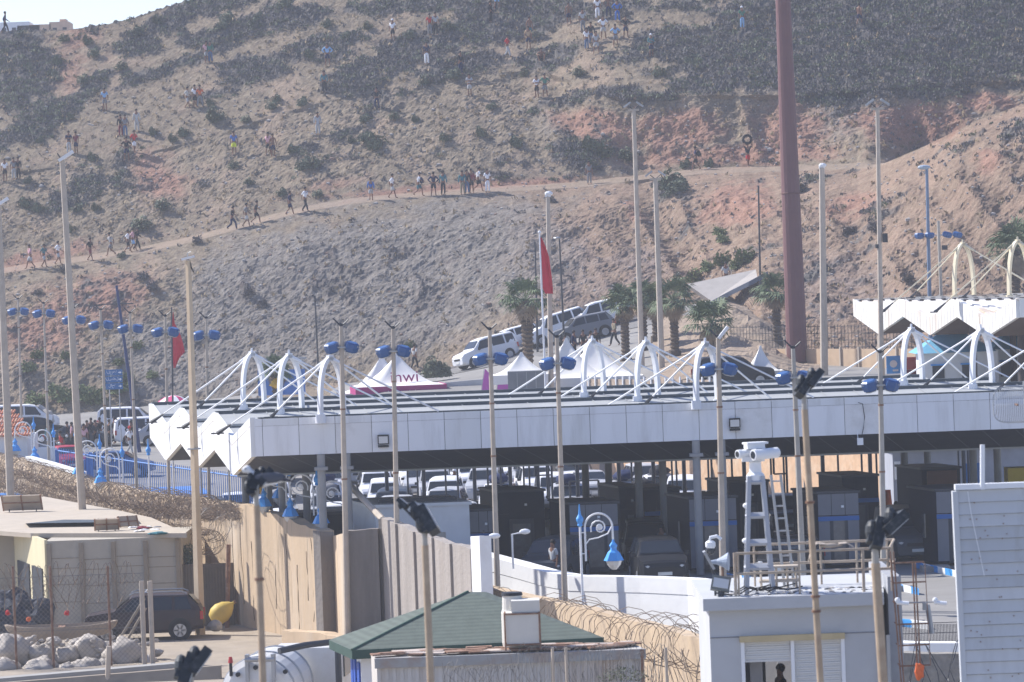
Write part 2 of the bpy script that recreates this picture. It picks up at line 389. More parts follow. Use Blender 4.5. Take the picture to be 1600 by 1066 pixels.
M_shirt = mat('shirt_cloth', (.6, .6, .6), .9); M_trous = mat('trouser_cloth', (.05, .06, .09), .9); M_shoe = mat('shoe', (.3, .3, .3), .7)
CC = dict(white=(.85, .86, .88), offwhite=(.5, .5, .48), black=(.01, .01, .013), navy=(.012, .022, .075), dark=(.02, .022, .028), grey=(.22, .22, .23), lightgrey=(.42, .43, .44), red=(.55, .03, .03), orange=(.75, .16, .05), blue=(.04, .14, .45), lightblue=(.25, .45, .7), jeans=(.08, .14, .26), yellow=(.72, .8, .05), green=(.06, .2, .14), teal=(.05, .17, .2), pink=(.65, .38, .42), tan=(.5, .34, .2), khaki=(.28, .24, .16), maroon=(.2, .03, .05), hivis=(.6, .75, .08), skinc=(.36, .2, .13), purple=(.2,.1,.3))
CM = {k: mat('cloth_' + k, v, .9, var=.1, scale=5) for k, v in CC.items()}
# ================================================================ PEOPLE
_dg = None
def skin_mesh(name, joints, edges, root=0, sub=1):
    me = bpy.data.meshes.new(name); me.from_pydata([j[:3] for j in joints], edges, []); o = bpy.data.objects.new(name, me); COL.objects.link(o)
    o.modifiers.new('s', 'SKIN'); o.modifiers.new('u', 'SUBSURF').levels = sub
    for i, j in enumerate(joints):
        r = j[3]; rr = r if isinstance(r, tuple) else (r, r); v = me.skin_vertices[0].data[i]; v.radius = rr; v.use_root = (i == root)
    bpy.context.view_layer.update(); dg = bpy.context.evaluated_depsgraph_get()
    m2 = bpy.data.meshes.new_from_object(o.evaluated_get(dg)); m2.name = name
    bpy.data.objects.remove(o); bpy.data.meshes.remove(me)
    m2.polygons.foreach_set('use_smooth', [True] * len(m2.polygons)); return m2
# poses: elbow/hand for right & left (x is the side), knee/foot for each leg, torso lean (dy at the head)
POSES = {
 'stand': dict(e=((-.25, .02, 1.13), (.25, .02, 1.13)), h=((-.26, -.06, .86), (.26, -.04, .86)), k=((-.10, -.01, .5), (.11, 0, .5)), f=((-.11, .03, .07), (.13, .03, .07)), lean=0),
 'wide': dict(e=((-.28, .03, 1.14), (.27, .0, 1.14)), h=((-.24, -.12, .9), (.2, -.2, 1.05)), k=((-.16, -.02, .5), (.15, 0, .5)), f=((-.22, .02, .07), (.2, .04, .07)), lean=.02),
 'hips': dict(e=((-.40, .06, 1.17), (.40, .06, 1.17)), h=((-.19, -.06, 1.0), (.19, -.06, 1.0)), k=((-.12, -.02, .5), (.13, .02, .5)), f=((-.15, .02, .07), (.17, .05, .07)), lean=0),
 'walk': dict(e=((-.24, .16, 1.14), (.24, -.08, 1.13)), h=((-.23, .10, .88), (.23, -.30, .98)), k=((-.09, -.18, .52), (.09, .03, .49)), f=((-.09, -.28, .08), (.09, .32, .13)), lean=-.05),
 'stride': dict(e=((-.24, -.14, 1.16), (.24, .22, 1.17)), h=((-.2, -.38, 1.08), (.23, .2, .92)), k=((-.09, .0, .48), (.09, -.24, .57)), f=((-.09, .38, .2), (.09, -.3, .1)), lean=-.12),
 'arms': dict(e=((-.25, -.08, 1.14), (.25, -.08, 1.14)), h=((.05, -.24, 1.14), (-.05, -.24, 1.2)), k=((-.10, 0, .5), (.10, -.02, .5)), f=((-.11, .03, .07), (.12, .0, .07)), lean=0),
 'carry': dict(e=((-.34, -.06, 1.55), (.34, -.06, 1.55)), h=((-.22, -.04, 1.84), (.22, -.04, 1.84)), k=((-.09, -.14, .52), (.09, .02, .49)), f=((-.09, -.2, .07), (.09, .24, .1)), lean=-.02),
 'sit': dict(e=((-.36, -.12, .52), (.34, -.14, .52)), h=((-.22, -.38, .5), (.2, -.4, .5)), k=((-.26, -.36, .5), (.26, -.36, .5)), f=((-.16, -.42, .07), (.18, -.44, .07)), lean=-.12, low=.72),
}
_pp = {}
def proto_person(pose, legs, top):
    key = (pose, legs, top)
    if key in _pp: return _pp[key]
    p = POSES[pose]; lo = p.get('low', 0); L = p['lean']; z = lambda v: v - lo
    J = [(0, 0, z(.95), (.135, .095)), (0, L * .3, z(1.15), (.115, .085)), (0, L * .7, z(1.34), (.145, .10)), (0, L, z(1.47), .055), (0, L - .015, z(1.57), (.072, .085)), (0, L - .01, z(1.68), (.07, .085))]
    E = [(0, 1), (1, 2), (2, 3), (3, 4), (4, 5)]
    for s_, i in ((-1, 0), (1, 1)):
        b = len(J); e, h = p['e'][i], p['h'][i]
        hd = Vector(h) - Vector(e); hd.normalize(); hand = Vector(h) + hd * .11
        J += [(s_ * .17, L * .8, z(1.41), .06), (e[0], e[1] + L * .5, e[2], .042), (h[0], h[1] + L * .4, h[2], .028), (hand.x, hand.y + L * .4, hand.z, (.042, .02))]
        E += [(2, b), (b, b + 1), (b + 1, b + 2), (b + 2, b + 3)]
    for s_, i in ((-1, 0), (1, 1)):
        b = len(J); k, f = p['k'][i], p['f'][i]
        J += [(s_ * .09, 0, z(.88), .088), (k[0], k[1], k[2] if not lo else k[2], .058), (f[0], f[1], f[2], .04), (f[0], f[1] - .15, max(.035, f[2] - .04), (.042, .03))]
        E += [(0, b), (b, b + 1), (b + 1, b + 2), (b + 2, b + 3)]
    body = skin_mesh('person_body', J, E); body.materials.append(M_skin)
    parts = []
    if legs:
        t = .55 if legs == 'shorts' else 1.0
        J2 = [(0, 0, z(.99), (.15, .115)), (0, 0, z(.90), (.145, .11))]; E2 = [(0, 1)]
        for s_, i in ((-1, 0), (1, 1)):
            b = len(J2); k, f = Vector(p['k'][i]), Vector(p['f'][i]); hp = Vector((s_ * .09, 0, z(.86)))
            if legs == 'shorts': J2 += [(*hp, .108), (*hp.lerp(k, .92), .095)]; E2 += [(1, b), (b, b + 1)]
            else: J2 += [(*hp, .105), (*k, .078), (*k.lerp(f, .93), .062)]; E2 += [(1, b), (b, b + 1), (b + 1, b + 2)]
        m = skin_mesh('trousers' if legs != 'shorts' else 'shorts', J2, E2); m.materials.append(M_trous); parts.append(m)
    if top:
        J3 = [(0, L * .1, z(.98 if top != 'robe' else .8), (.15 if top != 'robe' else .2, .115)), (0, L * .3, z(1.15), (.135, .105)), (0, L * .7, z(1.33), (.16, .118)), (0, L * .95, z(1.43), (.085, .07))]; E3 = [(0, 1), (1, 2), (2, 3)]
        if top == 'robe': J3[0] = (0, 0, z(.7), (.19, .15))
        for s_, i in ((-1, 0), (1, 1)):
            b = len(J3); e = Vector(p['e'][i]); sh = Vector((s_ * .17, L * .8, z(1.40))); e2 = Vector((e.x, e.y + L * .5, e.z)); h = Vector(p['h'][i]); h2 = Vector((h.x, h.y + L * .4, h.z))
            J3 += [(*sh, .074), (*sh.lerp(e2, .85), .062)]; E3 += [(2, b), (b, b + 1)]
            if top in ('long', 'robe'): J3[-1] = (*e2, .056); J3 += [(*e2.lerp(h2, .9), .044)]; E3 += [(b + 1, b + 2)]
        m = skin_mesh('shirt', J3, E3, root=1); m.materials.append(M_shirt); parts.append(m)
    mb = MB(); mb.ball((0, L + .008, z(1.665)), .112, 10, sc=(.9, 1.0, 1.0)); n0 = len(mb.v)
    mb.v = [(x, y, max(zz, z(1.64) if y < L + .0 else z(1.57))) for x, y, zz in mb.v]
    hm = bpy.data.meshes.new('hair'); hm.from_pydata(mb.v, [], mb.f); hm.materials.append(M_hair); parts.append(hm)
    _pp[key] = (body, parts); return _pp[key]
def person(loc, rz, pose, legs, top, topc=None, legc=None, label='', group=None, skinc=None, hair=None, scale=1, cat='person'):
    body, parts = proto_person(pose, legs, top)
    o = bpy.data.objects.new('person', body); COL.objects.link(o); o.location = loc; o.rotation_euler = (0, 0, rz); o.scale = (scale,) * 3
    tag(o, label, cat, group)
    for m in parts:
        c = bpy.data.objects.new(m.name.split('.')[0], m); COL.objects.link(c); c.parent = o
        want = None
        if m.name.startswith('shirt') and topc: want = CM[topc]
        if m.name[:3] in ('tro', 'sho') and legc: want = CM[legc]
        if m.name.startswith('hair') and hair: want = CM[hair]
        if want: c.material_slots[0].link = 'OBJECT'; c.material_slots[0].material = want
    return o
# ================================================================ CARS (front towards -Y, origin on the ground at the middle)
CARS = {
 'hatch': dict(L=4.0, W=.86, zb=.22, belt=.92, prof=[(0, .62), (.06, .74), (.15, .80), (.95, 1.0), (1.65, 1.42), (2.1, 1.47), (3.2, 1.45), (3.75, 1.05), (3.92, .98), (4.0, .6)], gl=(1.0, 1.62, 3.15, 3.72), wh=(.72, 3.2), wr=.31),
 'suv': dict(L=4.35, W=.91, zb=.28, belt=1.08, prof=[(0, .7), (.05, .9), (.15, .98), (1.1, 1.12), (1.75, 1.62), (2.2, 1.68), (3.8, 1.66), (4.22, 1.2), (4.3, 1.0), (4.35, .65)], gl=(1.12, 1.72, 3.8, 4.2), wh=(.82, 3.5), wr=.36),
 'mpv': dict(L=4.4, W=.90, zb=.24, belt=1.05, prof=[(0, .65), (.05, .85), (.2, .98), (.95, 1.15), (1.6, 1.72), (2.0, 1.80), (4.1, 1.80), (4.32, 1.6), (4.38, 1.0), (4.4, .6)], gl=(1.0, 1.56, 4.15, 4.34), wh=(.8, 3.55), wr=.32),
 'van': dict(L=5.0, W=.97, zb=.26, belt=1.15, prof=[(0, .7), (.05, .95), (.2, 1.1), (.9, 1.28), (1.5, 1.85), (1.95, 1.98), (4.8, 1.98), (4.95, 1.85), (4.99, 1.1), (5.0, .6)], gl=(.95, 1.46, 2.5, 4.98), wh=(.85, 4.0), wr=.34),
 'pickup': dict(L=5.2, W=.93, zb=.34, belt=1.12, prof=[(0, .8), (.05, 1.0), (.2, 1.08), (1.3, 1.16), (1.95, 1.70), (2.3, 1.76), (3.3, 1.74), (3.6, 1.18), (3.65, 1.12), (5.15, 1.10), (5.2, .7)], gl=(1.32, 1.92, 3.25, 3.58), wh=(.95, 4.2), wr=.39),
 'sedan': dict(L=4.5, W=.88, zb=.2, belt=.93, prof=[(0, .6), (.06, .74), (.15, .82), (1.15, .98), (1.9, 1.38), (2.3, 1.43), (3.1, 1.40), (3.75, 1.04), (4.4, 1.0), (4.5, .6)], gl=(1.18, 1.86, 3.08, 3.7), wh=(.8, 3.6), wr=.32),
}
M_carpaint = mat('car_paint', (.7, .71, .72), .28, 0, var=.03, spec=.6)
def car_proto(kind):
    c = CARS[kind]; L, W, zb, belt, pr = c['L'], c['W'], c['zb'], c['belt'], c['prof']
    top = curve(pr); t = thing(kind + '_car' if kind not in ('van', 'pickup') else kind, '', 'car')
    t.name = {'hatch': 'hatchback_car', 'suv': 'suv_car', 'mpv': 'family_van', 'van': 'panel_van', 'pickup': 'pickup_truck', 'sedan': 'saloon_car'}[kind]
    xs = sorted(set([p[0] for p in pr] + [L * i / 16 for i in range(17)]))
    maxz = max(p[1] for p in pr)
    def ring(x):
        e = min(x, L - x) / .55; ww = W * (1 - .16 * (1 - min(1, e)) ** 2); z1 = top(x); bz = min(belt, z1)
        f = (z1 - bz) / max(.01, maxz - belt); wr = lerp(ww * .95, W * .76, min(1, max(0, f)))
        zz = zb + (.1 if e < .5 else 0)
        return [(-ww * .9, zz), (-ww, zz + .12), (-ww * 1.0, lerp(zz, bz, .6)), (-ww * .965, bz), (-wr, z1 - .04 * (1 if f > .3 else .3)), (-wr * .8, z1), (0, z1 + .025), (wr * .8, z1), (wr, z1 - .04 * (1 if f > .3 else .3)), (ww * .965, bz), (ww * 1.0, lerp(zz, bz, .6)), (ww, zz + .12), (ww * .9, zz)]
    mb = MB(); vs = []; n = 13
    for x in xs:
        for (a, z) in ring(x): vs.append((a, x - L / 2, z))
    fs = [(i * n + j, (i + 1) * n + j, (i + 1) * n + (j + 1) % n, i * n + (j + 1) % n) for i in range(len(xs) - 1) for j in range(n)]
    fs += [tuple(range(n)), tuple(range((len(xs) - 1) * n, len(xs) * n))[::-1]]
    mb.add(vs, fs)
    body = mb.build('body', M_carpaint, t)
    if kind == 'pickup':
        q = MB(); q.box((0, (3.75 + 5.05) / 2 - L / 2, 1.135), (W * 1.62, 1.3, .05)); q.build('load_bed', M_dark, t)
    g0, g1, g2, g3 = c['gl']
    # windscreen and rear window
    def across(x, f, o=.012):
        r = ring(x); return r
    def glass_quad(xa, xb, inset, name, off):
        m = MB(); ra, rb = ring(xa), ring(xb)
        za, zb2 = top(xa), top(xb); wa = max(abs(p[0]) for p in (ra[4], ra[5])) * inset; wb = max(abs(p[0]) for p in (rb[4], rb[5])) * inset
        d = Vector((0, xb - xa, zb2 - za)).normalized(); nn = Vector((0, -d.z, d.y)) if off > 0 else Vector((0, d.z * 1, -d.y * 1)); nn = nn if nn.z > 0 else -nn
        A = [Vector((-wa, xa - L / 2, za)), Vector((wa, xa - L / 2, za)), Vector((wb, xb - L / 2, zb2)), Vector((-wb, xb - L / 2, zb2))]
        A = [p + nn * .03 for p in A]; m.poly(A); m.poly([p + nn * .004 for p in A][::-1]); m.build(name, M_glassd, t)
    glass_quad(lerp(g0, g1, .08), lerp(g0, g1, .93), .9, 'windscreen', 1)
    if kind != 'van': glass_quad(lerp(g3, g2, .05), lerp(g3, g2, .92), .88, 'rear_window', -1)
    # side windows: two or three panes each side
    def side_pt(x, f, s_):
        r = ring(x); a, b = Vector((r[3][0], r[3][1])), Vector((r[4][0], r[4][1])); q = a.lerp(b, f); return Vector((s_ * (abs(q.x) + .012), x - L / 2, q.y))
    a0 = lerp(g0, g1, .45); a3 = lerp(g2, g3, .35) if kind != 'van' else 2.5
    cuts = [a0, lerp(a0, a3, .36), lerp(a0, a3, .40), lerp(a0, a3, .72), lerp(a0, a3, .76), a3] if kind in ('suv', 'mpv') else ([a0, lerp(a0, a3, .46), lerp(a0, a3, .5), a3] if kind != 'van' else [a0, a3])
    for s_ in (-1, 1):
        for i in range(0, len(cuts), 2):
            x0, x1 = cuts[i], cuts[i + 1]; m = MB()
            xt0 = max(x0, g1 + .05) if i == 0 else x0; xt1 = min(x1, g2 - .02) if i == len(cuts) - 2 and kind != 'van' else x1
            m.poly([side_pt(x0, .08, s_), side_pt(x1, .08, s_), side_pt(xt1, .9, s_), side_pt(xt0, .9, s_)])
            m.build('side_window', M_glassd, t)
        mm = MB(); mm.box((s_ * (W + .07), a0 - L / 2 + .08, belt + .06), (.16, .1, .13)); mm.build('wing_mirror', M_black, t)
        hl = MB(); hl.ball((s_ * W * .68, -L / 2 + .09, lerp(zb, belt, .62)), .17, 8, sc=(1.1, .5, .5)); hl.build('headlight', M_lampglass, t)
        tl = MB(); tl.box((s_ * W * .84, L / 2 - .05, lerp(zb, belt, .75)), (.14, .12, .3)); tl.build('taillight', M_red, t)
        for wx in c['wh']:
            wy = wx - L / 2; wr = c['wr']
            a = MB(); a.cyl((s_ * (W - .25), wy, wr + .03), (s_ * (W + .006), wy, wr + .03), wr + .07, n=18); a.build('wheel_arch', M_black, t)
            ty = MB(); ty.cyl((s_ * (W - .22), wy, wr), (s_ * (W + .03), wy, wr), wr, n=18); ty = ty.build('wheel', M_tyre, t)
            ri = MB(); ri.cyl((s_ * (W + .02), wy, wr), (s_ * (W + .034), wy, wr), wr * .64, n=14, k=1)
            ri.lathe((s_ * (W + .03), wy, wr), [(wr * .54, 0), (wr * .66, 0), (wr * .66, .02), (wr * .54, .02)], 16, axis=(s_, 0, 0)); ri.cyl((s_ * (W + .03), wy, wr), (s_ * (W + .055), wy, wr), wr * .16, n=8)
            for a5 in range(6): aa = a5 * math.pi / 3; ri.box((s_ * (W + .042), wy + math.cos(aa) * wr * .35, wr + math.sin(aa) * wr * .35), (.016, wr * .5, wr * .13), tilt=Matrix.Rotation(aa, 3, 'X'))
            ri.build('rim', [M_rim, M_black], ty)
    m = MB(); m.box((0, -L / 2 - .012, lerp(zb, belt, .3)), (.52, .03, .12)); m.build('number_plate', M_plate, t)
    m = MB(); m.box((0, -L / 2 - .006, lerp(zb, belt, .55)), (W * .9, .03, .12)); m.build('grille', M_black, t)
    return t
CP = {}
CARCOL = dict(white=(.75, .76, .78), silver=(.45, .46, .48), grey=(.17, .18, .2), black=(.015, .016, .02), red=(.38, .02, .04), blue=(.05, .09, .2), brown=(.045, .03, .03), slate=(.05, .06, .075), beige=(.4, .37, .32))
CARM = {k: mat('car_paint_' + k, v, .38, 0, var=.03, spec=.3) for k, v in CARCOL.items()}
def car(kind, loc, rz, col, label, group=None, slope=0, cat=None):
    if kind not in CP: CP[kind] = car_proto(kind); o = CP[kind]; o['_used'] = 0
    o = CP[kind]
    if o['_used'] == 0: o['_used'] = 1
    else: o = dup(o)
    o.location = loc; o.rotation_euler = (slope, 0, rz)
    for ch in kids(o): recolor(ch, {'car_paint': CARM[col]}) if ch.material_slots[0].material.name.startswith('car_paint') else None
    for ch in kids(o):
        if ch.name.startswith('body'): ch.material_slots[0].link = 'OBJECT'; ch.material_slots[0].material = CARM[col]
    o['label'] = label
    o['category'] = cat or {'van': 'van', 'pickup': 'pickup truck', 'mpv': 'van'}.get(kind, 'car')
    if group: o['group'] = group
    elif 'group' in o: del o['group']
    return o
# ================================================================ PLANTS
M_palm = mat('palm_frond', (.13, .17, .09), .7, var=.4, scale=2); M_palmdead = mat('dead_palm_frond', (.34, .26, .18), .9, var=.25, scale=2); M_palmtrunk = mat('palm_trunk_bark', (.11, .085, .065), .95, var=.3, scale=3, bump=.05, bscale=6)
def palm(loc, h, r, label, seed=0, group='palm trees behind the canopy'):
    rn = random.Random(seed); t = thing('palm_tree', label, 'palm tree', loc, rn.random() * 6, group)
    mb = MB(); prof = [(.42, -1.0), (.36, .4)]; k = int(h * 4)
    for i in range(k): z = .4 + (h - .4) * i / k; prof += [(.27 + .05 * rn.random() + .12 * sstep(.5, 1, i / k), z), (.22 + .1 * sstep(.5, 1, i / k), z + .12)]
    mb.lathe((0, 0, 0), prof + [(.2, h)], 10); mb.build('trunk', M_palmtrunk, t)
    def fans(name, m, n, lo, hi, rl):
        mb = MB()
        for i in range(n):
            az = rn.random() * 6.283; el = R(lerp(lo, hi, rn.random())); d = Vector((math.cos(az) * math.cos(el), math.sin(az) * math.cos(el), math.sin(el)))
            st = rl * lerp(.35, .62, rn.random()); base = Vector((0, 0, h)); c = base + d * st; mb.tube([base, c], .02, 3)
            side = d.cross(Vector((0, 0, 1))).normalized(); up = side.cross(d)
            nl = 17; fl = rl * lerp(.5, .7, rn.random())
            for j in range(nl):
                a = R(-105 + 210 * j / (nl - 1) + rn.uniform(-4, 4)); dd = (d * math.cos(a) + side * math.sin(a)); q = side * math.cos(a) - d * math.sin(a)
                ln = fl * lerp(.75, 1, rn.random()); mid = c + dd * ln * .55 + up * .03; tip = c + dd * ln + Vector((0, 0, -.32 * ln * rn.uniform(.5, 1.4)))
                w_ = .035 + .02 * rn.random()
                mb.add([c, mid + q * w_, tip, mid - q * w_], [(0, 1, 2, 3)])
        return mb.build(name, m, t)
    fans('crown', M_palm, 30, -20, 80, r); fans('dead_fronds', M_palmdead, 24, -85, -35, r * .62)
    return t
M_leafA = mat('shrub_leaf', (.14, .16, .105), .8, var=.35, scale=.4); M_leafB = mat('dry_scrub_leaf', (.145, .135, .135), .9, var=.3, scale=.25); M_leafC = mat('bright_shrub_leaf', (.14, .17, .07), .8, var=.35)
M_stem = mat('shrub_stem', (.14, .1, .07), .9)
def leafball(mb, c, rx, rz, n, ls, rn, k=0, up=.3):
    c = Vector(c)
    for _ in range(n):
        d = Vector((rn.gauss(0, 1), rn.gauss(0, 1), rn.gauss(0, 1))).normalized(); q = rn.random() ** .35
        p = c + Vector((d.x * rx * q, d.y * rx * q, abs(d.z) * rz * q))
        a = Vector((rn.gauss(0, 1), rn.gauss(0, 1), rn.gauss(0, 1) + up)).normalized(); b = a.cross(Vector((rn.random(), rn.random(), rn.random()))).normalized()
        l = ls * rn.uniform(.6, 1.4); mb.add([p - a * l, p + b * l * .45, p + a * l, p - b * l * .45], [(0, 1, 2, 3)], k)
def shrub_proto(seed, m, rx=.6, rz=.75, n=420):
    rn = random.Random(seed); t = thing('shrub', '', 'shrub'); mb = MB()
    for _ in range(7):
        a = rn.random() * 6.28; rr = rn.random() * rx * .55; leafball(mb, (math.cos(a) * rr, math.sin(a) * rr, rn.random() * rz * .25), rx * rn.uniform(.35, .6), rz * rn.uniform(.5, .95), n // 7, .09, rn)
    mb.build('foliage', m, t)
    s = MB()
    for _ in range(9):
        a = rn.random() * 6.28; s.tube([(0, 0, -.2), (math.cos(a) * rx * .3, math.sin(a) * rx * .3, rz * .4), (math.cos(a) * rx * .6, math.sin(a) * rx * .6, rz * .8)], .015, 3)
    s.build('stem', M_stem, t); return t
HG = 'people spread over the hillside'
S = 'shorts'; T = 'trousers'
